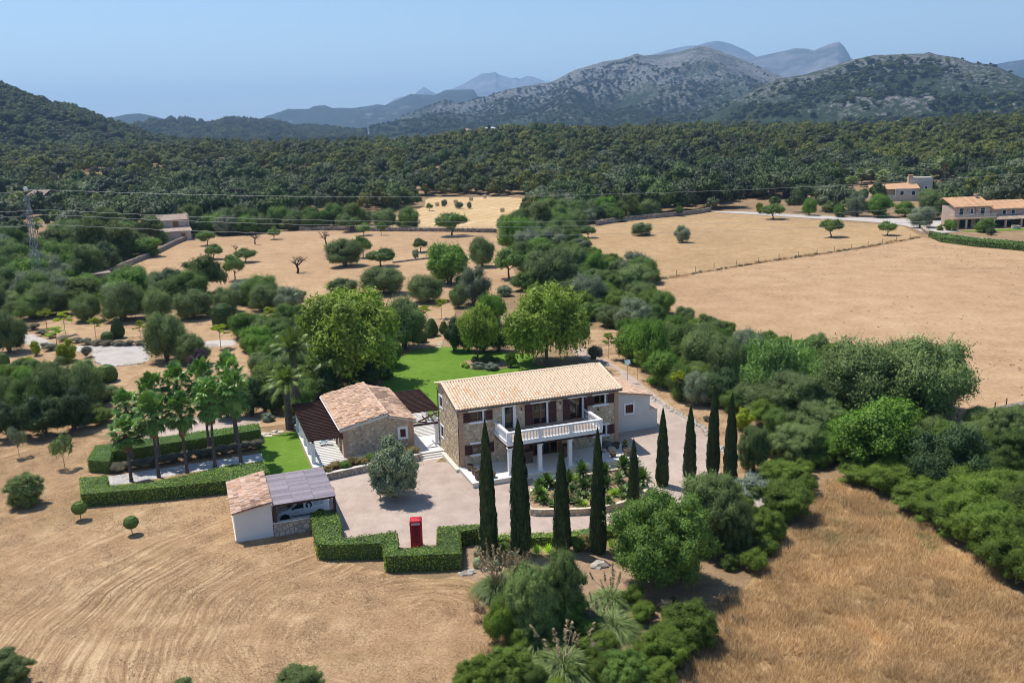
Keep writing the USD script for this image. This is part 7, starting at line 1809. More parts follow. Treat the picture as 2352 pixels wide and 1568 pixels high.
# rocks edging the drive and the garden
M['rock'] = pmat('field_rock', (0.36, 0.31, 0.26), (0.50, 0.45, 0.38), rough=0.95, scale=3, bump=0.6)
for k in range(3):
    rg = np.random.default_rng(300 + k); m = trimesh.creation.icosphere(1)
    v = np.asarray(m.vertices) * (0.7 + 0.6 * rg.random(len(m.vertices)))[:, None] * [1, 0.75, 0.55] * 0.55
    proto(f'rock_{k}', [('stone', (v, np.asarray(m.faces)), M['rock'])], 1, 1)
def rocks(conv, line, n, s0, s1, lab, grp, frm='far end'):
    U_ = ['', 'first', 'second', 'third', 'fourth', 'fifth', 'sixth', 'seventh', 'eighth', 'ninth']
    def ordw(k):
        if k < 10: return U_[k]
        if k < 20: return 'tenth eleventh twelfth thirteenth fourteenth fifteenth sixteenth seventeenth eighteenth nineteenth'.split()[k - 10]
        t_, u_ = divmod(k, 10)
        return (['', '', 'twentieth', 'thirtieth', 'fortieth', 'fiftieth', 'sixtieth'][t_]) if u_ == 0 else ['', '', 'twenty', 'thirty', 'forty', 'fifty', 'sixty'][t_] + ' ' + U_[u_]
    p = smooth_line(np.array([conv(*q) for q in line]), 8)
    cum = np.r_[0, np.cumsum(np.hypot(*np.diff(p, axis=0).T))]
    for i in range(n):
        q = (i + vr.uniform(-.25, .25)) / n * cum[-1]
        g = G(np.interp(q, cum, p[:, 0]), np.interp(q, cum, p[:, 1])) + np.array([*vr.normal(0, .12, 2), 0])
        inst('edging_rock', f'rock_{i % 3}', g, f'{lab}, {ordw(i + 1)} from the {frm}', 'rock', grp, sx=vr.uniform(s0, s1), rot=vr.uniform(0, 6))
rocks(c9_, [(985, 880), (1060, 930), (1180, 1000), (1390, 1110), (1520, 1190), (1630, 1280), (1760, 1430), (1810, 1530)], 62, 0.35, 0.75, 'pale field rock edging the gravel drive', 'rocks edging the drive', 'annex end')
rocks(c8_, [(1600, 605), (1450, 603), (1300, 606), (1210, 606)], 16, 0.35, 0.6, 'pale rock edging the far side of the garden track', 'rocks edging the garden track', 'right')
rocks(c8_, [(1005, 720), (1035, 790), (1120, 825), (1270, 842), (1450, 825), (1590, 800), (1620, 750)], 34, 0.3, 0.55, 'small rock edging the gravel turning place', 'rocks edging the turning place', 'left')
for i, (x, y, s_) in enumerate([(1198, 545, 1.3), (1185, 552, 0.8), (270, 600, 0.9), (300, 590, 0.8), (420, 575, 0.8)]):
    inst('garden_rock', f'rock_{i % 3}', G(*c4b(x, y)), f'pale rock {["below the fourth cypress", "beside the pale rock below the fourth cypress", "at the hedge corner", "right of the hedge corner rock", "under the santolina balls"][i]}', 'rock', sx=s_)
for i, (x, y, s_) in enumerate([(790, 1020, 3.4), (760, 1060, 2.2), (830, 990, 2.4), (640, 1250, 1.4)]):
    inst('rock_outcrop', f'rock_{i % 3}', G(*c3_(x, y)), f'weathered grey rock outcrop {["in the middle below the silvery shrub", "lower left below the silvery shrub", "right below the silvery shrub", "under the dark olive"][i]}', 'rock', sx=s_)
# stepping stones behind the lawn and flat stones by the pergola
M['slabstone'] = pmat('flat_stone', (0.50, 0.44, 0.34), (0.60, 0.54, 0.44), rough=0.9, scale=3)
for i, (x, y) in enumerate([(620, 490), (628, 470), (636, 452), (1265, 690 + 0)][:3]):
    g = G(840.8 + x * .2681, 665.6 + y * .2681)
    t = T('stepping_stone', f'pale stepping stone in the path behind the lawn, {["nearest", "middle", "farthest"][i]}', 'stepping stone', g)
    t.part('slab', MB().prism(Polygon([(-.4, -.3), (.35, -.35), (.45, .25), (-.3, .35)]), -0.05, 0.06), M['slabstone'])
for i, (x, y) in enumerate([(1240, 850), (1280, 830), (1325, 820), (1375, 818), (1345, 838), (1300, 848)]):
    g = G(*cA_(x, y)); rg = np.random.default_rng(400 + i)
    t = T('flat_stone', f'flat pale stone left of the pergola, {["leftmost", "second from left", "third at the back", "rightmost at the back", "in front at right", "in front in the middle"][i]}', 'stepping stone', g, group='flat stones left of the pergola')
    ang = np.sort(rg.random(7) * 2 * PI)
    t.part('slab', MB().prism(Polygon(np.c_[np.cos(ang) * rg.uniform(.5, .8, 7), np.sin(ang) * rg.uniform(.35, .6, 7)]).buffer(0), -0.05, 0.06), M['slabstone'])
# round bed edge on the lawn
bp = Polygon(smooth_line(np.array([G(*c6_(x, y)) for x, y in [(1000, 1165), (1050, 1140), (1130, 1135), (1230, 1140), (1300, 1150), (1325, 1175), (1270, 1192), (1180, 1198), (1080, 1195), (1020, 1185)]])[:, :2], 4, closed=True)).buffer(0)
lb = T('lawn_bed', 'round planted bed with pale kerb in the lawn', 'flower bed', (bp.centroid.x, bp.centroid.y, 0), off=(bp.centroid.x, bp.centroid.y, 0))
lb.part('soil', MB().prism(bp.buffer(-0.15), -0.05, 0.06), M['bedsoil']); lb.part('kerb', MB().prism(bp.difference(bp.buffer(-0.14)), -0.05, 0.10), M['quoin'])
# solar lamp post, bird house post
M['pole'] = pmat('weathered_pole', (0.33, 0.28, 0.22), rough=0.8)
M['solar'] = pmat('solar_panel', (0.30, 0.40, 0.42), (0.38, 0.48, 0.50), rough=0.25, spec=0.6)
sl_ = T('solar_lamp', 'thin post with a small tilted solar panel behind the house', 'lamp post', G(*c9_(720, 708)))
sl_.part('post', MB().tube([(0, 0, -0.1), (0, 0, 2.5)], 0.04, 6), M['pole'])
sl_.part('panel', place(MB().box((-0.35, -0.28, 0), (0.35, 0.28, 0.04)), (0, 0, 2.65), (1, 0, 0), (0, 0.6, 0.8), (0, -0.8, 0.6)), M['solar'])
sl_.part('lamp', MB().box((-0.16, -0.25, 2.25), (0.1, -0.05, 2.45)), M['white'])
bh = T('bird_house', 'white bird house on a post at the left lawn edge', 'bird house', G(840.8 + 312 * .2681, 665.6 + 498 * .2681))
bh.part('post', MB().tube([(0, 0, -0.1), (0, 0, 1.5)], 0.06, 6), M['paleink'])
bh.part('house', MB().box((-0.22, -0.2, 1.502), (0.22, 0.2, 2.0)), M['white'])
bh.part('roof', MB().prism(Polygon([(-0.3, -0.28), (0.3, -0.28), (0.3, 0.28), (-0.3, 0.28)]), 2.002, 2.06).box((-0.15, -0.15, 2.062), (0.15, 0.15, 2.16)), M['white'])
# ------------------------------------------------------------------ farms and villas in the distance
M['pinkwall'] = pmat('villa_render', (0.50, 0.37, 0.28), (0.56, 0.42, 0.33), rough=0.9, spec=0.1, scale=0.4)
M['palewall'] = pmat('far_villa_render', (0.42, 0.38, 0.31), (0.48, 0.44, 0.36), rough=0.9, spec=0.1, scale=0.4)
M['oldwall'] = pmat('old_farm_render', (0.42, 0.33, 0.26), (0.52, 0.42, 0.34), rough=0.95, spec=0.1, scale=0.6)
M['towerstone'] = pmat('grey_tower_stone', (0.12, 0.12, 0.125), (0.19, 0.185, 0.18), rough=0.95, spec=0.1, scale=1.2, bump=0.4, bscale=4)
M['farroof'] = pmat('orange_roof', (0.52, 0.30, 0.17), (0.60, 0.37, 0.22), rough=0.9, spec=0.1, scale=0.8, island=0.12)
M['oldroof'] = pmat('old_grey_roof', (0.26, 0.19, 0.15), (0.40, 0.31, 0.25), rough=0.95, spec=0.1, scale=1.4, island=0.2)
M['blueshut'] = pmat('dark_blue_shutter', (0.012, 0.028, 0.034), rough=0.5)
M['balus'] = pmat('pale_balustrade', (0.55, 0.50, 0.44), rough=0.8)

def FT(name, label, cat, x, y, ang, group=None):
    """a distant building: foot of its front left corner at a plan point, front turned by ang"""
    return T(name, label, cat, G(x, y), ang, group)

def far_window(t, parent, x, z, w, h, mat=None, d=-0.06):
    fr = t.part('window', slab(sbox(x - w / 2 - 0.14, z - 0.14, x + w / 2 + 0.14, z + h + 0.14).difference(sbox(x - w / 2, z, x + w / 2, z + h)), (0, d + 0.02, 0), LX, ZX, -DX, 0.06), M['white'], parent)
    t.part('shutter', MB().box((x - w / 2, d - 0.01, z), (x - 0.01, d + 0.04, z + h)).box((x + 0.01, d - 0.01, z), (x + w / 2, d + 0.04, z + h)), mat or M['blueshut'], parent)

def tiled(t, parent, o, u, w, mat, sp=0.42):
    """courses of roof tiles as ribs running up the slope"""
    u, w = np.asarray(u, float), np.asarray(w, float)
    Lu = np.linalg.norm(u); un = u / Lu; n = np.cross(un, w / np.linalg.norm(w))
    m = MB()
    for k in range(int(Lu / sp)):
        a = np.asarray(o, float) + un * (k + 0.5) * sp
        v = np.array([a - un * sp * 0.45, a + n * 0.10, a + un * sp * 0.45, a - un * sp * 0.45 + w, a + n * 0.10 + w, a + un * sp * 0.45 + w]) + n * 0.01
        m.add(v, [(0, 1, 4), (0, 4, 3), (1, 2, 5), (1, 5, 4), (0, 2, 1), (3, 4, 5)])
    t.part('tile_course', m, mat, parent, kind='stuff')

# near villa at the right edge
u0 = G(2190, 525); ua = 0.10
v1 = T('villa', 'two storey pink villa with orange roof and balcony at the right picture edge', 'villa', u0, ua)
w1a = v1.part('wall', MB().box((0, 0, -0.2), (10.6, 6.5, 6.0)), M['pinkwall'])
for x in (1.9, 8.2): far_window(v1, w1a, x, 3.45, 1.25, 2.1)
far_window(v1, w1a, 5.0, 4.1, 0.8, 1.2)
v1.part('lamp', MB().box((3.6, -0.2, 4.7), (3.85, -0.01, 5.1)).box((6.4, -0.2, 4.6), (6.65, -0.01, 5.0)), M['iron'])
v1.part('downpipe', MB().tube([(6.1, -0.06, 6.0), (6.1, -0.06, 3.2)], 0.07, 5), M['iron'])
rf1 = v1.part('roof', slab(Polygon([(-0.6, 6.0), (6.0, 8.15), (7.2, 7.75), (7.2, 7.6), (6.0, 7.95), (-0.6, 5.82)]), (11.1, 0, 0), DX, ZX, -LX, 11.6), M['farroof'])
tiled(v1, rf1, (-0.5, -0.6, 6.02), (11.6, 0, 0), (0, 6.6, 2.15), M['farroof'])
v1.part('gable', slab(Polygon([(0, 6.0), (6.0, 7.94), (6.5, 7.8), (6.5, 6.0)]), (10.6, 0, 0), DX, ZX, -LX, 0.3), M['pinkwall'])
v1.part('chimney', MB().box((8.9, 5.0, 7.2), (9.7, 5.8, 8.7)).box((8.75, 4.85, 8.702), (9.85, 5.95, 8.95)), M['pinkwall'], rf1)
bl = v1.part('balcony', MB().box((-1.9, -2.6, 2.75), (11.0, -0.02, 3.05)), M['farroof'])
v1.part('rail', MB().box((-1.8, -2.55, 3.95), (11.0, -2.40, 4.08)).box((-1.8, -2.39, 3.95), (-1.65, -0.05, 4.08)), M['balus'], bl)
for k in range(40):
    v1.part('baluster', MB().box((-1.75 + k * 0.32, -2.52, 3.052), (-1.67 + k * 0.32, -2.44, 3.948)), M['balus'], bl)
for x in (-1.5, 2.2, 6.3, 10.4): v1.part('pillar', MB().box((x - 0.18, -2.5, -0.1), (x + 0.18, -2.14, 2.748)), M['balus'])
for x, w in ((2.6, 1.9), (4.6, 0.9), (7.2, 1.6)): v1.part('dark_door', MB().box((x - w / 2, -0.05, 0.1), (x + w / 2, -0.01, 2.4)), M['blueshut'])
v2 = T('villa', 'lower wing with tiled porch beside the pink villa', 'villa', u0 + np.array([10.75, 1.6, 0]), ua)
w2a = v2.part('wall', MB().box((0.3, 0, -0.2), (13.0, 6.0, 5.0)), M['pinkwall'])
for x in (4.2, 6.9, 10.5): far_window(v2, w2a, x, 3.45, 1.0, 1.15)
rf2 = v2.part('roof', slab(Polygon([(-0.5, 5.0), (5.5, 6.9), (6.6, 6.5), (6.6, 6.35), (5.5, 6.7), (-0.5, 4.82)]), (13.4, 0, 0), DX, ZX, -LX, 13.3), M['farroof'])
tiled(v2, rf2, (0.1, -0.5, 5.02), (13.3, 0, 0), (0, 6.0, 1.9), M['farroof'])
pr2 = v2.part('porch_roof', slab(Polygon([(-3.9, 2.45), (-0.02, 3.25), (-0.02, 3.1), (-3.9, 2.3)]), (13.4, 0, 0), DX, ZX, -LX, 14.4), M['oldroof'])
tiled(v2, pr2, (-1.0, -3.9, 2.46), (14.4, 0, 0), (0, 3.88, 0.80), M['oldroof'])
for x in (2.6, 7.3, 11.4): v2.part('pillar', MB().box((x - 0.25, -3.7, -0.1), (x + 0.25, -3.2, 2.28)), M['pinkwall'])
v2.part('back_wall_opening', MB().box((1.0, -0.06, 0.1), (12.0, -0.01, 2.3)), M['blueshut'])
struct('villa_terrace', sheet([u0 + np.array(q + (0,)) for q in [(-3, -5), (26, -3), (26, 3), (-3, 1)]], 0.07), M['quoin'])
struct('villa_lawn', sheet([u0 + np.array(q + (0,)) for q in [(0, -8.5), (26, -8), (26, -3.05), (-1, -5.05)]], 0.065), M['lawn'])
wl_ = T('garden_well', 'small round stone well in the villa garden', 'well', u0 + np.array([15.0, -4.6, 0.07]))
wl_.part('wall', MB().lathe([(1.1, -0.1), (1.15, 0.9), (0.8, 0.9), (0.8, 0.2)], n=14), PALE[0]); wl_.part('frame', MB().bar((-1, 0, 0.9), (-1, 0, 1.9), 0.1).bar((1, 0, 0.9), (1, 0, 1.9), 0.1).bar((-1.05, 0, 1.9), (1.05, 0, 1.9), 0.1), M['iron'])
lp_ = T('street_lamp', 'white globe lamp on a post in the villa garden', 'lamp post', u0 + np.array([17.6, -4.4, 0.0]))
lp_.part('post', MB().tube([(0, 0, 0), (0, 0, 2.6)], 0.06, 6), M['iron']); lp_.part('globe', MB().lathe([(0, 2.6), (0.2, 2.65), (0.26, 2.85), (0.2, 3.05), (0, 3.1)], n=10), M['white'])
hedge('villa_hedge', 'dark curved hedge on the terrace wall before the pink villa', [(2132, 530), (2170, 536), (2240, 546), (2352, 555), (2440, 560), (2440, 567), (2352, 562), (2240, 553), (2160, 543)], 1.5, LF['holm'], dens=16, size=0.28)

# a long field wall of rubble stones seen from afar
def rubble_wall(name, label, line, h, w=0.7, n=None, mats=PALE, size=0.42, single=150, zg=0.0):
    p = smooth_line(np.array([G(*q)[:2] for q in line]), 8)
    cum = np.r_[0, np.cumsum(np.hypot(*np.diff(p, axis=0).T))]
    c = p[len(p) // 2]
    t = T(name, label, 'wall', (c[0], c[1], 0), off=(c[0], c[1], 0))
    core = LineString(p).buffer(w / 2 - 0.05, cap_style=2)
    cp_ = t.part('wall', MB().prism(core, -0.1, h - 0.05), M['greymortar'])
    rg = np.random.default_rng(int(cum[-1] * 7)); ss = []
    s = 0.0
    while s < cum[-1]:
        ln = size * rg.uniform(0.7, 1.5)
        q = np.array([np.interp(s, cum, p[:, 0]), np.interp(s, cum, p[:, 1])]); q2 = np.array([np.interp(s + 0.3, cum, p[:, 0]), np.interp(s + 0.3, cum, p[:, 1])])
        u = q2 - q; u /= np.linalg.norm(u) + 1e-9; nn = np.array([u[1], -u[0]])
        rows = max(1, int(h / (size * 0.7)))
        for r in range(rows):
            zc = (r + 0.5) * h / rows
            for sd in ((-1, 1) if r == rows - 1 else ((1,) if nn[1] < 0 else (-1,))):
                b = _ico0.copy() * [ln * 0.55, 0.22, h / rows * 0.62] * rg.uniform(0.8, 1.15, 3)
                off = sd * (w / 2 - 0.12)
                v = np.c_[b[:, :1] * u + b[:, 1:2] * nn, b[:, 2]] + np.r_[q + nn * off + rg.normal(0, 0.04, 2), zc + rg.normal(0, 0.03)]
                ss.append(v)
        s += ln
    rest = MB()
    for i, v in enumerate(ss): rest.add(v, _ico0f)
    t.part('stones', rest, mats[0], cp_, kind='stuff')
_b8 = trimesh.creation.icosahedron()
_ico0, _ico0f = np.asarray(_b8.vertices) * 1.0, np.asarray(_b8.faces)
M['rubble'] = pmat('field_wall_rubble', (0.20, 0.17, 0.14), (0.40, 0.35, 0.29), rough=0.95, spec=0.1, scale=1.5, island=0.35)
RB = [M['rubble']]
rubble_wall('field_wall', 'curved stone terrace wall below the villa hedge', [(2118, 528), (2135, 540), (2170, 547), (2240, 556), (2352, 566), (2450, 572)], 1.3, w=0.6, size=0.7, mats=[STONES[2]])
rubble_wall('field_wall', 'dry stone wall between the orchard and the left wood', [(212, 648), (262, 624), (350, 588), (400, 563), (442, 546)], 1.3, mats=RB)
rubble_wall('field_wall', 'dry stone wall between the orchard and the hay field', [(690, 530), (760, 529), (870, 531), (1000, 532), (1140, 534)], 1.2, mats=RB, size=0.6)
rubble_wall('field_wall', 'dry stone wall along the top of the ripe field', [(1370, 518), (1430, 508), (1520, 500), (1590, 493), (1632, 486)], 1.5, mats=RB, size=0.6)
rubble_wall('field_wall', 'short dry stone wall at the right edge of the stubble field', [(2196, 984), (2230, 976), (2270, 962), (2300, 948), (2360, 935)], 0.7, mats=RB, size=0.5)
rubble_wall('field_wall', 'low broken line of stones across the orchard', [(905, 604), (960, 597), (1000, 593)], 0.4, mats=RB, size=0.6)

# fences
def fence_posts(line, n, h, lab, grp, wire=True, name='fence'):
    p = np.array([G(*q)[:2] for q in line]); cum = np.r_[0, np.cumsum(np.hypot(*np.diff(p, axis=0).T))]
    c = p[0]
    t = T(name, lab, 'fence', (c[0], c[1], 0), off=(c[0], c[1], 0))
    pts = []
    for i in range(n):
        s = cum[-1] * i / (n - 1); q = (np.interp(s, cum, p[:, 0]), np.interp(s, cum, p[:, 1]))
        t.part('post', MB().tube([(q[0], q[1], -0.1), (q[0] + 0.02, q[1], h)], 0.06, 5), M['darkbark']); pts.append(q)
    for k, z in enumerate((h * 0.45, h * 0.9)):
        t.part('wire', MB().tube([(a, b, z) for a, b in pts], 0.012, 3), M['iron'])
fence_posts([(1508, 643), (1640, 616), (1750, 602), (1880, 583), (1990, 566), (2090, 548)], 15, 1.2, 'wire fence with thin posts between ripe field and stubble field', None)
fence_posts([(2196, 980), (2230, 970), (2270, 955), (2310, 940)], 5, 1.3, 'wire fence posts on the dry stone wall at the right', None)
fence_posts([(880, 527), (960, 528), (1060, 529), (1130, 530)], 24, 1.1, 'row of grey posts along the near side of the hay field', None)

# far villa
v3 = T('villa', 'pale villa with orange roof and grey tower in the wood at right', 'villa', G(2056, 462), -0.22)
w3 = v3.part('wall', MB().box((0, 0, -0.2), (8.0, 8.0, 4.6)), M['palewall'])
for x in (2.2, 6.2): far_window(v3, w3, x, 2.2, 1.2, 1.5)
v3.part('side_wall', MB().box((-8.0, 3.0, -0.2), (-0.02, 9.0, 4.0)), M['pinkwall'])
r3 = v3.part('roof', MB().add(np.array([(-8.6, 2.4, 4.1), (8.4, -0.5, 4.7), (8.4, 8.5, 6.4), (-8.6, 9.5, 5.4), (-8.6, 2.4, 3.95), (8.4, -0.5, 4.55), (8.4, 8.5, 6.2), (-8.6, 9.5, 5.2)]), [(0, 1, 2, 3), (4, 7, 6, 5), (0, 4, 5, 1), (1, 5, 6, 2), (2, 6, 7, 3), (3, 7, 4, 0)]), M['farroof'])
tw = v3.part('tower', MB().box((6.0, 6.5, -0.2), (14.0, 12.5, 8.2)), M['palewall'])
v3.part('window', MB().box((11.2, 6.40, 3.4), (12.4, 6.49, 5.2)), M['white'], tw); v3.part('pane', MB().box((11.4, 6.36, 3.55), (12.2, 6.395, 5.05)), M['blueshut'], tw)
v3.part('chimney', MB().box((5.6, 7.0, 5.6), (7.0, 8.2, 8.8)).box((5.4, 6.8, 8.802), (7.2, 8.4, 9.2)), M['farroof'], r3)
v3.part('porch_roof', MB().box((8.3, 2.0, 2.5), (13.5, 6.4, 2.75)), M['oldroof'])
for x in (8.6, 13.2): v3.part('post', MB().box((x - 0.12, 2.1, -0.1), (x + 0.12, 2.34, 2.49)), M['palewall'])
v3.part('terrace', MB().box((-9.0, 0.2, -0.2), (-0.1, 2.9, 1.0)), M['palewall'])
for k in range(20): v3.part('baluster', MB().box((-8.9 + k * 0.45, 0.22, 1.002), (-8.75 + k * 0.45, 0.36, 1.8)), M['white'])
v3.part('rail', MB().box((-9.0, 0.2, 1.802), (-0.1, 0.4, 1.95)), M['white'])

# old farmhouse and tower at left
v4 = T('farmhouse', 'old cream farmhouse with stepped grey tiled roofs at the orchard wall', 'farmhouse', G(372, 556), 0.45)
w4 = v4.part('wall', MB().box((0, 0, -0.2), (8.6, 11.0, 2.9)), M['oldwall'])
v4.part('upper_wall', MB().box((0.5, 5.0, 2.902), (8.6, 11.0, 5.9)), M['oldwall'])
v4.part('lower_roof', MB().add(np.array([(-0.4, -0.3, 2.95), (9.0, -0.3, 2.95), (9.0, 5.0, 3.9), (-0.4, 5.0, 3.9), (-0.4, -0.3, 2.8), (9.0, -0.3, 2.8), (9.0, 5.0, 3.7), (-0.4, 5.0, 3.7)]), [(0, 1, 2, 3), (4, 7, 6, 5), (0, 4, 5, 1), (1, 5, 6, 2), (2, 6, 7, 3), (3, 7, 4, 0)]), M['oldroof'])
r4 = v4.part('upper_roof', MB().add(np.array([(0.1, 4.6, 5.95), (9.0, 4.6, 5.95), (9.0, 11.2, 7.2), (0.1, 11.2, 7.2), (0.1, 4.6, 5.8), (9.0, 4.6, 5.8), (9.0, 11.2, 7.0), (0.1, 11.2, 7.0)]), [(0, 1, 2, 3), (4, 7, 6, 5), (0, 4, 5, 1), (1, 5, 6, 2), (2, 6, 7, 3), (3, 7, 4, 0)]), M['oldroof'])
v4.part('door', MB().box((4.2, 4.93, 3.9), (5.8, 4.99, 5.7)), M['wood']); v4.part('door', MB().box((5.8, -0.05, 0.2), (6.9, -0.01, 2.2)), M['wood'])
v4.part('parapet', MB().box((8.602, 4.6, 2.9), (8.9, 11.3, 7.4)), M['oldwall'])
v5 = T('stone_tower', 'square grey stone tower house with a tiled roof in the left wood', 'tower', G(66, 492), 0.0)
v5.part('wall', MB().box((0, 0, -0.2), (7.0, 6.5, 7.6)), M['towerstone'])
v5.part('roof', MB().add(np.array([(-0.4, -0.4, 7.65), (7.4, -0.4, 7.65), (7.2, 6.9, 9.6), (-0.2, 6.9, 9.6), (-0.4, -0.4, 7.45), (7.4, -0.4, 7.45), (7.2, 6.9, 9.4), (-0.2, 6.9, 9.4)]), [(0, 1, 2, 3), (4, 7, 6, 5), (0, 4, 5, 1), (1, 5, 6, 2), (2, 6, 7, 3), (3, 7, 4, 0)]), M['oldroof'])
v5.part('window', MB().box((2.4, -0.06, 4.2), (3.8, -0.01, 5.8)), M['blueshut'])
v6 = T('stone_hut', 'small ruined stone hut at the near end of the orchard wall', 'hut', G(208, 650), 0.5)
v6.part('wall', MB().box((0, 0, -0.1), (4.2, 3.4, 1.8)), M['towerstone']); v6.part('roof', MB().box((-0.2, -0.2, 1.802), (4.4, 3.6, 1.98)), M['oldroof'])
# specks of houses on the hills
for i, (x, y, w, h, mat, lab) in enumerate([(1227, 300, 9, 7, 'pinkwall', 'small house on the wooded ridge left of centre'), (2223, 270, 16, 8, 'pinkwall', 'house with orange roof on the hill foot at right'), (2078, 276, 11, 5, 'white', 'white roof in the trees right of centre'), (1130, 292, 26, 8, 'white', 'white houses below the rocky mountain'), (1075, 296, 22, 9, 'palewall', 'pale houses in the valley below the mountain'), (2320, 270, 10, 7, 'palewall', 'pale house at the far right hill foot')]):
    az_, el_ = az_of(x, y)
    R = [905, 1300, 1150, 2450, 2450, 1300][i]
    zz_ = float(terrain(R * math.sin(az_), R * math.cos(az_)))
    base = np.array([R * math.sin(az_), R * math.cos(az_), max(zz_, CAM_H + R * math.tan(el_) - h)])
    t = T('far_house', lab, 'house', base, 0.2 * i)
    t.part('wall', MB().box((-w / 2, 0, -3), (w / 2, w * 0.6, h * 0.7)), M[mat])
    t.part('roof', MB().add(np.array([(-w / 2 - .5, -.5, h * .7 + .02), (w / 2 + .5, -.5, h * .7 + .02), (w / 2 + .5, w * .6, h), (-w / 2 - .5, w * .6, h)]), [(0, 1, 2, 3)]).add(np.array([(-w / 2 - .5, w * .6, h), (w / 2 + .5, w * .6, h), (w / 2 + .5, w * .6, h * .7), (-w / 2 - .5, w * .6, h * .7)]), [(0, 3, 2, 1)]), M['farroof'] if mat != 'white' else M['white'])
    t.part('window', MB().box((-w / 4, -0.08, 1), (-w / 4 + 1.2, -0.01, 2.6)).box((w / 4, -0.08, 1), (w / 4 + 1.2, -0.01, 2.6)), M['blueshut'])

# ------------------------------------------------------------------ pylon and wires
M['galv'] = pmat('galvanised_steel', (0.15, 0.165, 0.18), (0.30, 0.32, 0.34), rough=0.5, spec=0.4, scale=2, metallic=0.3)
pb0 = G(93, 668)
PH = height_over(pb0, 438)
py = T('lattice_pylon', 'slender galvanised lattice pylon in the left wood', 'pylon', pb0)
hw = lambda z: 0.85 - 0.62 * z / PH
nz = 15
zs = np.linspace(0, PH * 0.96, nz)
for sx_, sy_ in ((-1, -1), (1, -1), (1, 1), (-1, 1)):
    py.part('leg', MB().bar((sx_ * hw(0), sy_ * hw(0), -0.2), (sx_ * hw(zs[-1]), sy_ * hw(zs[-1]), zs[-1]), 0.11), M['galv'])
for i in range(nz - 1):
    a, b = hw(zs[i]), hw(zs[i + 1])
    for f in range(4):
        c_, s_ = math.cos(f * PI / 2), math.sin(f * PI / 2)
        R_ = lambda x, y, z: (c_ * x - s_ * y, s_ * x + c_ * y, z)
        sg = 1 if (i + f) % 2 else -1
        py.part('brace', MB().bar(R_(-a * sg, -a, zs[i]), R_(b * sg, -b, zs[i + 1]), 0.075), M['galv'])
arms = []
for z, L_ in ((PH * 0.99, 0.0), (PH * 0.81, 2.2), (PH * 0.755, -2.2), (PH * 0.66, 2.0)):
    if L_:
        py.part('cross_arm', MB().bar((0, 0, z), (L_ * 0.6, -abs(L_) * 0.6, z), 0.12).bar((0, 0, z + 0.9), (L_ * 0.6, -abs(L_) * 0.6, z), 0.08), M['galv'])
    arms.append(pb0 + np.array([L_ * 0.6, -abs(L_) * 0.6, z]))
py.part('insulator', MB().lathe([(0, PH * 0.99), (0.35, PH), (0.42, PH + 0.35), (0.3, PH + 0.7), (0, PH + 0.8)], n=10), M['white'])
M['wire'] = pmat('power_wire', (0.42, 0.42, 0.42), rough=0.4, spec=0.5, metallic=0.3)
yd = pb0[1]
def on_depth(x, y, Y):
    d = FW * FPX + RT * (x - 1176) + UP * (784 - y)
    s = Y / d[1]
    return np.array([d[0] * s, Y, CAM_H + d[2] * s])
for i, (pts, lab) in enumerate([([(104, 436), (841, 452.5), (1541, 442), (2352, 398.6)], 'topmost power line wire from the pylon'), ([(85, 480), (841, 508.6), (1541, 502.6), (2352, 462)], 'second power line wire from the top'), ([(90, 491), (841, 520), (1541, 514), (2352, 476)], 'third power line wire from the top'), ([(88, 514), (841, 541), (1541, 533), (2352, 494)], 'lowest power line wire')]):
    P = np.array([on_depth(x, y, yd) for x, y in pts])
    cz = np.polyfit(P[:, 0], P[:, 2], 2)
    xs = np.linspace(P[0, 0], P[-1, 0] * 1.25, 60)
    w_ = np.stack([xs, np.full(60, yd), np.polyval(cz, xs)], 1)
    w_[0] = (w_[0] + arms[i]) / 2 if i else arms[i] + np.array([0, 0, 0.4])
    t = T('power_line', lab, 'power line', w_[0], off=w_[0])
    t.part('wire', MB().tube(w_, 0.022, 4), M['wire'])
    a = arms[i]
    lft = np.stack([np.linspace(a[0], a[0] - 80, 12), np.linspace(a[1], a[1] - 8, 12), a[2] + np.linspace(0, 1, 12) * (-2.0 + i * 0.3)], 1)
    t.part('wire', MB().tube(lft, 0.022, 4), M['wire'])

# ------------------------------------------------------------------ woods: single trees near by, one mass far off
import shapely
frng = np.random.default_rng(2024)
BLOCK = [near_poly, tall_poly, garden_poly.buffer(-1), slope_poly, orchard_poly.buffer(2.5), hay_poly.buffer(3.5), oat_poly.buffer(3), stub_poly.buffer(2), bed_poly]
lane_poly = Polygon(smooth_line(np.array(gp([(1635, 487), (1700, 486), (1850, 494), (1990, 500), (2080, 503), (2230, 512), (2280, 522), (2200, 532), (2130, 535), (2080, 519), (1990, 509), (1850, 501), (1700, 491)]))[:, :2], 3, closed=True)).buffer(4)
BLOCK.append(lane_poly)
for cx_, cy_, r_ in ((u0[0] + 12, u0[1] - 3, 17), (G(2085, 462)[0], G(2085, 462)[1] + 3, 13), (G(405, 556)[0], G(405, 556)[1] + 4, 9), (G(84, 492)[0], G(84, 492)[1] + 1, 8), (pb0[0], pb0[1], 3), (G(2085, 470)[0], G(2085, 470)[1] - 14, 12), (G(405, 556)[0] - 2, G(405, 556)[1] - 8, 6)):
    BLOCK.append(Point(cx_, cy_).buffer(r_))
for q in [(84, 505, 10), (84, 520, 9), (88, 535, 11), (90, 548, 10), (70, 512, 9), (95, 512, 9), (86, 565, 8), (2085, 478, 15), (2075, 492, 12), (405, 565, 8), (90, 560, 6), (92, 610, 5)]: BLOCK.append(Point(*G(q[0], q[1])[:2]).buffer(q[2]))
BLOCK.append(Polygon([G(*q)[:2] for q in [(2095, 515), (2125, 545), (2240, 566), (2470, 580), (2470, 500), (2175, 498)]]))
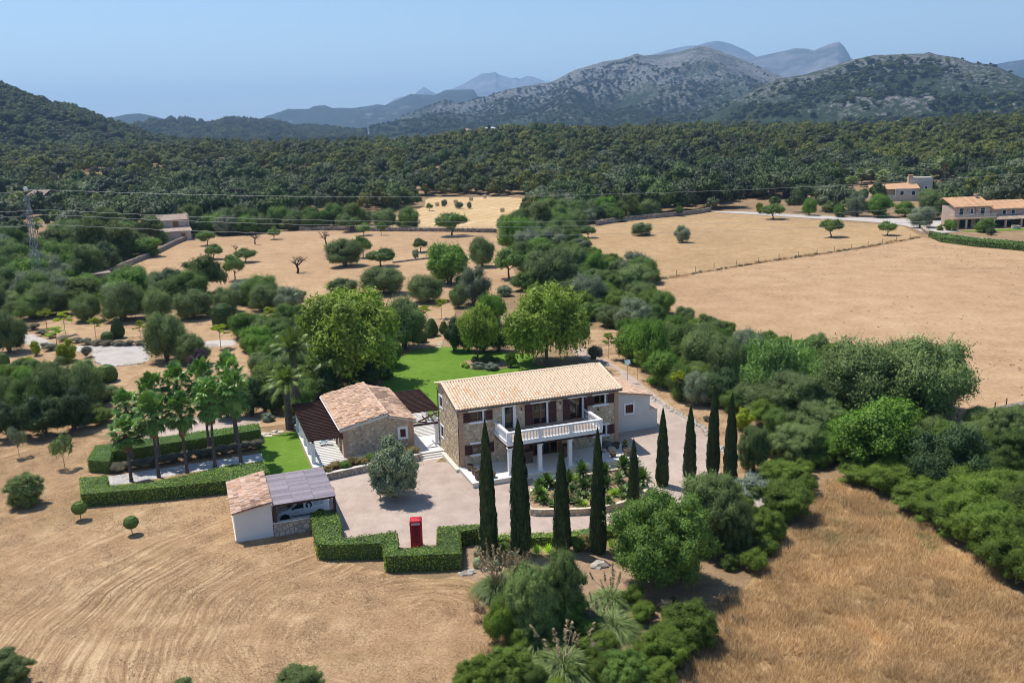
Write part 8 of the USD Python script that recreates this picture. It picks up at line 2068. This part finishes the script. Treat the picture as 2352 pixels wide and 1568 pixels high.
for q in PALMS: BLOCK.append(LineString([q[:2], q[:2] * (1 - 38 / np.linalg.norm(q[:2]))]).buffer(6.0))
BLOCK.append(Polygon([G(*q)[:2] for q in [(1110, 465), (1212, 460), (1218, 500), (1160, 535), (1110, 535)]]))
vl = Polygon([u0[:2] + q for q in ((-6, -12), (40, -10), (40, 12), (-4, 10))]); BLOCK.append(vl)
core_area = Polygon([G(*q)[:2] for q in [(-300, 735), (240, 715), (720, 700), (1180, 660), (1340, 560), (1420, 640), (1700, 770), (2200, 1010), (2500, 1000), (2700, 1900), (-500, 1900)]])
BLOCK.append(core_area)
# clearings seen in the wood
for q in [(1395, 437, 6), (1400, 470, 5), (30, 545, 6), (745, 415, 1)]: BLOCK.append(Point(*G(q[0], q[1])[:2]).buffer(q[2]))
block = unary_union([b.buffer(0) for b in BLOCK])
AZ = 0.60
def grid_trees(r0, r1, s):
    xs = np.arange(-r1 * math.sin(AZ), r1 * math.sin(AZ), s); ys = np.arange(0, r1, s * 0.9)
    X, Y = np.meshgrid(xs, ys)
    p = np.c_[X.ravel(), Y.ravel()] + frng.uniform(-0.42, 0.42, (X.size, 2)) * s
    r, a = np.hypot(*p.T), np.arctan2(p[:, 0], p[:, 1])
    ok = (r > r0) & (r < r1) & (np.abs(a) < AZ) & ~shapely.contains_xy(block, p[:, 0], p[:, 1])
    return p[ok]
near_p = grid_trees(150, 420, 6.6)
tk = np.array(TAKEN)
tt = cKDTree(tk[:, :2])
dd_, ix = tt.query(near_p)
near_p = near_p[dd_ > 0.55 * tk[ix, 2] + 1.2]
rr_ = np.hypot(*near_p.T)
order = np.argsort(rr_)
single, rest_p = near_p[order[:285]], near_p[order[285:]]
def zone(p):
    x = PXY([p[0], p[1], 3])[0]; y = PXY([p[0], p[1], 0])[1]
    if x < 300: return 'wood left of the orchard'
    if x < 880: return 'wood behind the orchard'
    if x < 1195: return 'wood behind the hay field'
    if x < 1640: return 'wood above the ripe field'
    return 'wood round the villas'
KINDS = [('evergreen_oak', 'holm', 'dark oak'), ('olive_tree', 'olive', 'grey green olive'), ('leafy_tree', 'bright', 'fresh green tree'), ('olive_tree', 'silver', 'silvery olive'), ('evergreen_tree', 'dark', 'dark evergreen'), ('pine_tree', 'pine', 'bushy pine')]
kn = frng.choice(6, len(single), p=[0.34, 0.30, 0.10, 0.12, 0.06, 0.08])
groups = {}
for i, p in enumerate(single): groups.setdefault((zone(p), int(kn[i])), []).append(i)
OD = 'first second third fourth fifth sixth seventh eighth ninth tenth eleventh twelfth'.split()
ROWS = ['front row', 'second row', 'third row', 'fourth row', 'fifth row', 'sixth row', 'seventh row', 'eighth row', 'ninth row', 'tenth row']
for (zn, k), idx in groups.items():
    idx = sorted(idx, key=lambda i: np.hypot(*single[i]))
    for r in range(0, len(idx), 10):
        row = sorted(idx[r:r + 10], key=lambda i: math.atan2(*single[i]))
        for j, i in enumerate(row):
            p = single[i]; nm, pk, lab = KINDS[k]
            wd = frng.uniform(6.0, 9.5) * (1.15 if pk == 'pine' else 1.0); hh = wd * frng.uniform(0.68, 0.9) * (1.15 if pk == 'pine' else 1.0)
            cnt_ = len([q for q in PROTO if q.rsplit('_', 1)[0] == pk])
            inst(nm, f'{pk}_{int(frng.integers(cnt_))}', (p[0], p[1], float(terrain(p[0], p[1])) - 0.1), f'{lab}, {OD[j]} from left in its {ROWS[r // 10]}, {zn}', 'tree', f'{lab}s in the {zn}', sx=wd, sz=hh, rot=frng.uniform(0, 6.28))
far_p = np.vstack([rest_p, grid_trees(420, 1050, 7.8)])
far_p = far_p[meshkit.fbm(np.c_[far_p * 0.02, far_p[:, 0] * 0], 3, 31) + frng.normal(0, 0.03, len(far_p)) < 0.66]
r_ = np.hypot(*far_p.T); a_ = np.arctan2(far_p[:, 0], far_p[:, 1])
pine_share = np.clip((r_ - 400) / 220 + (meshkit.noise(np.c_[far_p * 0.012, r_ * 0], 5) - 0.5) * 1.2, 0.05, 0.86)
u_ = frng.random(len(far_p))
FP = [f'far_pine_{k}' for k in range(3)] + [f'far_holm_{k}' for k in range(3)] + [f'far_olive_{k}' for k in range(3)] + [f'far_dark_{k}' for k in range(3)]
k2 = frng.random(len(far_p))
ids = np.where(u_ < pine_share, 0, np.where(k2 < 0.5, 3, np.where(k2 < 0.85, 6, 9))) + frng.integers(0, 3, len(far_p))
wd = 4.2 + 9.5 * frng.random(len(far_p)) ** 1.6; hh = 3.0 + wd * frng.uniform(0.40, 0.85, len(far_p))
z_ = terrain(far_p[:, 0], far_p[:, 1]) - 0.2
scatter('far_wood', FP, np.c_[far_p, z_], np.stack([wd, wd, hh], 1), frng.uniform(0, 6.28, len(far_p)), ids)

def cover(hn, n, w0, w1, protos, tmin=0.02, tmax=1.0, keep=None, name='hill_wood', power=1.0):
    """trees standing on a hill's own mesh"""
    v, q, rows, nc = H_MESH[hn]
    V = v.reshape(-1, nc, 3)[:rows]
    t = frng.random(n) ** power * (tmax - tmin) + tmin; c = frng.random(n)
    fi, fj = t * (rows - 1), c * (nc - 1)
    i, j = np.minimum(fi.astype(int), rows - 2), np.minimum(fj.astype(int), nc - 2)
    a, b = (fi - i)[:, None], (fj - j)[:, None]
    P = V[i, j] * (1 - a) * (1 - b) + V[i + 1, j] * a * (1 - b) + V[i, j + 1] * (1 - a) * b + V[i + 1, j + 1] * a * b
    if keep is not None:
        ok = keep(P, t); P = P[ok]
    wd = frng.uniform(w0, w1, len(P))
    scatter(name, protos, P - [0, 0, 0.3], np.stack([wd, wd, wd * frng.uniform(0.7, 0.95, len(P))], 1), frng.uniform(0, 6.28, len(P)), frng.integers(0, len(protos), len(P)))
cover('h1', 9000, 7, 14, ['far_pine_1', 'far_pine_2'] + [f'far_dark_{k}' for k in range(3)] + ['far_holm_0', 'far_holm_1'])
def patchy(fq, lo):
    def f(P, t):
        n = meshkit.fbm(np.c_[P[:, :2] * fq, P[:, 2] * fq], 3, 12)
        return n + (0.34 * (0.45 - t)) + frng.normal(0, 0.05, len(P)) > lo
    return f
cover('h8', 12000, 6, 14, [f'far_dark_{k}' for k in range(3)] + ['far_pine_0', 'far_holm_1'], keep=patchy(0.006, 0.50))
cover('h5', 15000, 7, 15, [f'far_dark_{k}' for k in range(3)] + ['far_holm_1'], keep=patchy(0.004, 0.45))
cover('h2b', 4500, 12, 22, [f'far_dark_{k}' for k in range(3)] + ['far_pine_1'])

# ------------------------------------------------------------------ undergrowth and grasses
def fill(name, polys, s, w0, w1, protos, zr=(0.6, 0.9), avoid=None, jit=0.45, zoff=-0.05, mask=None):
    poly = unary_union([Polygon([G(*q)[:2] for q in pl]).buffer(0) for pl in polys]) if not hasattr(polys, 'area') else polys
    if avoid is not None: poly = poly.difference(avoid)
    x0, y0, x1, y1 = poly.bounds
    X, Y = np.meshgrid(np.arange(x0, x1, s), np.arange(y0, y1, s))
    p = np.c_[X.ravel(), Y.ravel()] + frng.uniform(-jit, jit, (X.size, 2)) * s
    p = p[shapely.contains_xy(poly, p[:, 0], p[:, 1])]
    if mask: p = p[meshkit.fbm(np.c_[p * 0.05, p[:, 0] * 0], 3, 21) + frng.normal(0, 0.10, len(p)) > mask]
    wd = frng.uniform(w0, w1, len(p))
    scatter(name, protos, np.c_[p, np.full(len(p), zoff)], np.stack([wd, wd, wd * frng.uniform(*zr, len(p))], 1), frng.uniform(0, 6.28, len(p)), frng.integers(0, len(protos), len(p)))
    return len(p)
def leafy(name, src):
    """the crown mesh alone of a plant, for undergrowth"""
    PROTO[name] = (PROTO[src][0] + '/crown', 1.0, 1.0)
for i, k in enumerate(('bramble_0', 'bramble_1', 'holm_0', 'holm_2', 'olive_0', 'olive_2', 'bright_1')): leafy(f'under_{i}', k)
UG = [f'under_{i}' for i in range(7)]; leafy('under_7', 'grey_0')
no_go = unary_union([near_poly, tall_poly, slope_poly.buffer(-0.5), orchard_poly, hay_poly, oat_poly, stub_poly, lane_poly, bed_poly, Point(pb0[0], pb0[1]).buffer(2), Polygon(drive_pts).buffer(0.8)])
fill('undergrowth', [[(-80, 600), (200, 600), (215, 655), (240, 700), (100, 715), (-80, 735)]], 4.0, 2.6, 4.6, UG, avoid=no_go)
fill('undergrowth', [[(1200, 470), (1345, 500), (1330, 560), (1400, 610), (1500, 650), (1560, 735), (1440, 765), (1360, 760), (1210, 705), (1190, 640), (1150, 560)]], 3.6, 2.6, 4.6, UG, avoid=no_go)
fill('undergrowth', [[(1460, 745), (1560, 738), (1690, 780), (1880, 800), (2050, 860), (2200, 1010), (2260, 965), (2352, 985), (2560, 1010), (2560, 1500), (2352, 1350), (2100, 1160), (1930, 1090), (1880, 1115), (1780, 1060), (1740, 985), (1600, 905), (1500, 830)]], 2.7, 2.2, 3.8, UG, avoid=no_go)
fill('undergrowth', [[(1120, 1400), (1240, 1380), (1330, 1400), (1390, 1480), (1420, 1600), (1060, 1600), (1100, 1520)], [(1440, 1370), (1560, 1390), (1600, 1440), (1540, 1580), (1420, 1590), (1500, 1480)]], 1.5, 0.9, 2.0, UG[:4] + ['under_7'], avoid=no_go)
fill('undergrowth', [[(1690, 1190), (1770, 1080), (1880, 1115), (1790, 1240), (1720, 1330), (1660, 1300)]], 1.8, 1.4, 2.4, UG[:4], avoid=tall_poly)
fill('undergrowth', [[(240, 668), (720, 690), (700, 706), (240, 700)]], 3.4, 2.0, 3.4, UG, avoid=no_go)
fill('undergrowth', [[(-200, 880), (60, 860), (250, 870), (250, 980), (40, 972), (-200, 985)]], 2.6, 2.0, 3.6, UG, avoid=near_poly)
fill('undergrowth', [[(560, 760), (690, 740), (720, 830), (740, 900), (690, 960), (610, 940), (600, 860)], [(620, 860), (900, 790), (905, 850), (870, 900), (740, 900)]], 2.7, 2.4, 4.6, UG, avoid=Polygon([W(-13, 5)[:2], W(3, 5)[:2], W(3, 20.5)[:2], W(-13, 20.5)[:2]]).buffer(0.5))

# dry grass: patches of standing blades
def grass_proto(name, seed, n, L_, w, r, mat, spread=0.5, droop=0.2):
    rg = np.random.default_rng(seed)
    v, f, tn = blades(n, rg, L_, spread, droop, w, seg=2, r0=r)
    path = '/World/Prototypes/' + name
    m = MB().add(v, f, tn); v, f = m.get(); put_mesh(path, v, f, mat, False, m); PROTO[name] = (path, 1.0, 1.0)
LF['straw'] = leafmat('straw_blade', (0.36, 0.225, 0.10), (0.74, 0.535, 0.285), trans=0.3, tint=(1, 0.9, 0.7))
LF['straw2'] = leafmat('short_straw_blade', (0.20, 0.115, 0.055), (0.56, 0.39, 0.215), trans=0.15, tint=(1, 0.9, 0.7))
LF['greengrass'] = leafmat('green_grass_blade', (0.14, 0.15, 0.045), (0.30, 0.30, 0.11), trans=0.25)
LF['weed'] = leafmat('dry_weed', (0.14, 0.10, 0.06), (0.30, 0.22, 0.14), trans=0.1)
for k in range(3): grass_proto(f'tallgrass_{k}', 500 + k, 260, 0.62, 0.010, 0.85, LF['straw'], spread=0.62, droop=0.25)
grass_proto('greenpatch_0', 510, 220, 0.55, 0.010, 0.8, LF['greengrass'], spread=0.55)
for k in range(3): grass_proto(f'shortgrass_{k}', 520 + k, 170, 0.20, 0.012, 0.9, LF['straw2'], spread=0.95, droop=0.4)
for k in range(2): grass_proto(f'weedtuft_{k}', 530 + k, 60, 0.5, 0.022, 0.30, LF['weed'], spread=0.7, droop=0.1)
vis_tall = tall_poly.buffer(-0.2).intersection(Polygon([G(*q)[:2] for q in [(1400, 1050), (2420, 1050), (2420, 1600), (1400, 1600)]]))
fill('tall_dry_grass', vis_tall, 1.05, 0.85, 1.25, ['tallgrass_0', 'tallgrass_1', 'tallgrass_2'], zr=(0.8, 1.3), zoff=0.0)
gz = unary_union([Polygon([G(*q)[:2] for q in [(2040, 1170), (2110, 1195), (2150, 1260), (2090, 1290), (2040, 1230)]]), Polygon([G(*q)[:2] for q in [(1880, 1200), (1960, 1190), (2010, 1230), (1950, 1270), (1880, 1260)]])])
fill('green_grass', gz, 1.3, 0.8, 1.2, ['greenpatch_0'], zoff=0.0)
vis_near = near_poly.buffer(-0.3).intersection(Polygon([G(*q)[:2] for q in [(-60, 960), (1180, 960), (1180, 1600), (-60, 1600)]]))
fill('mown_grass', vis_near, 1.45, 0.8, 1.3, ['shortgrass_0', 'shortgrass_1', 'shortgrass_2'], zr=(0.7, 1.2), zoff=0.0)
fill('field_weeds', stub_poly.buffer(-1), 2.3, 0.12, 0.45, ['weedtuft_0', 'weedtuft_1'], zr=(0.5, 0.9), zoff=0.02, jit=1.6, mask=0.54)
#fill('ripe_grass', oat_poly.buffer(-1), 3.2, 1.0, 1.8, ['tallgrass_0', 'tallgrass_1'], zr=(0.8, 1.2), zoff=0.03, jit=0.6)
#fill('orchard_grass', orchard_poly.buffer(-1), 3.4, 0.8, 1.6, ['shortgrass_0', 'shortgrass_1'], zr=(0.9, 1.6), zoff=0.02, jit=0.6)

fill('verge_grass', slope_poly.buffer(-0.3).difference(Polygon(drive_pts)), 1.7, 0.7, 1.3, ['shortgrass_0', 'shortgrass_1', 'shortgrass_2'], zr=(0.8, 1.6), zoff=0.0, jit=0.6)
fill('garden_grass', garden_poly.buffer(-0.5), 2.4, 0.7, 1.4, ['shortgrass_0', 'shortgrass_1', 'shortgrass_2'], zr=(0.8, 1.5), zoff=0.0, jit=0.7, mask=0.44)
fill('edge_scrub', LineString([p[:2] for p in gp([(1690, 1380), (1600, 1520), (1560, 1568)])]).buffer(1.0).union(LineString([p[:2] for p in gp([(1115, 1350), (1150, 1490), (1120, 1570)])]).buffer(0.9)).union(LineString([p[:2] for p in gp([(1508, 643), (1750, 603), (1990, 568), (2110, 546)])]).buffer(0.7)), 1.0, 0.6, 1.3, ['weedtuft_0', 'tallgrass_1', 'weedtuft_1'], zr=(0.8, 1.3), zoff=0.0, jit=0.6)
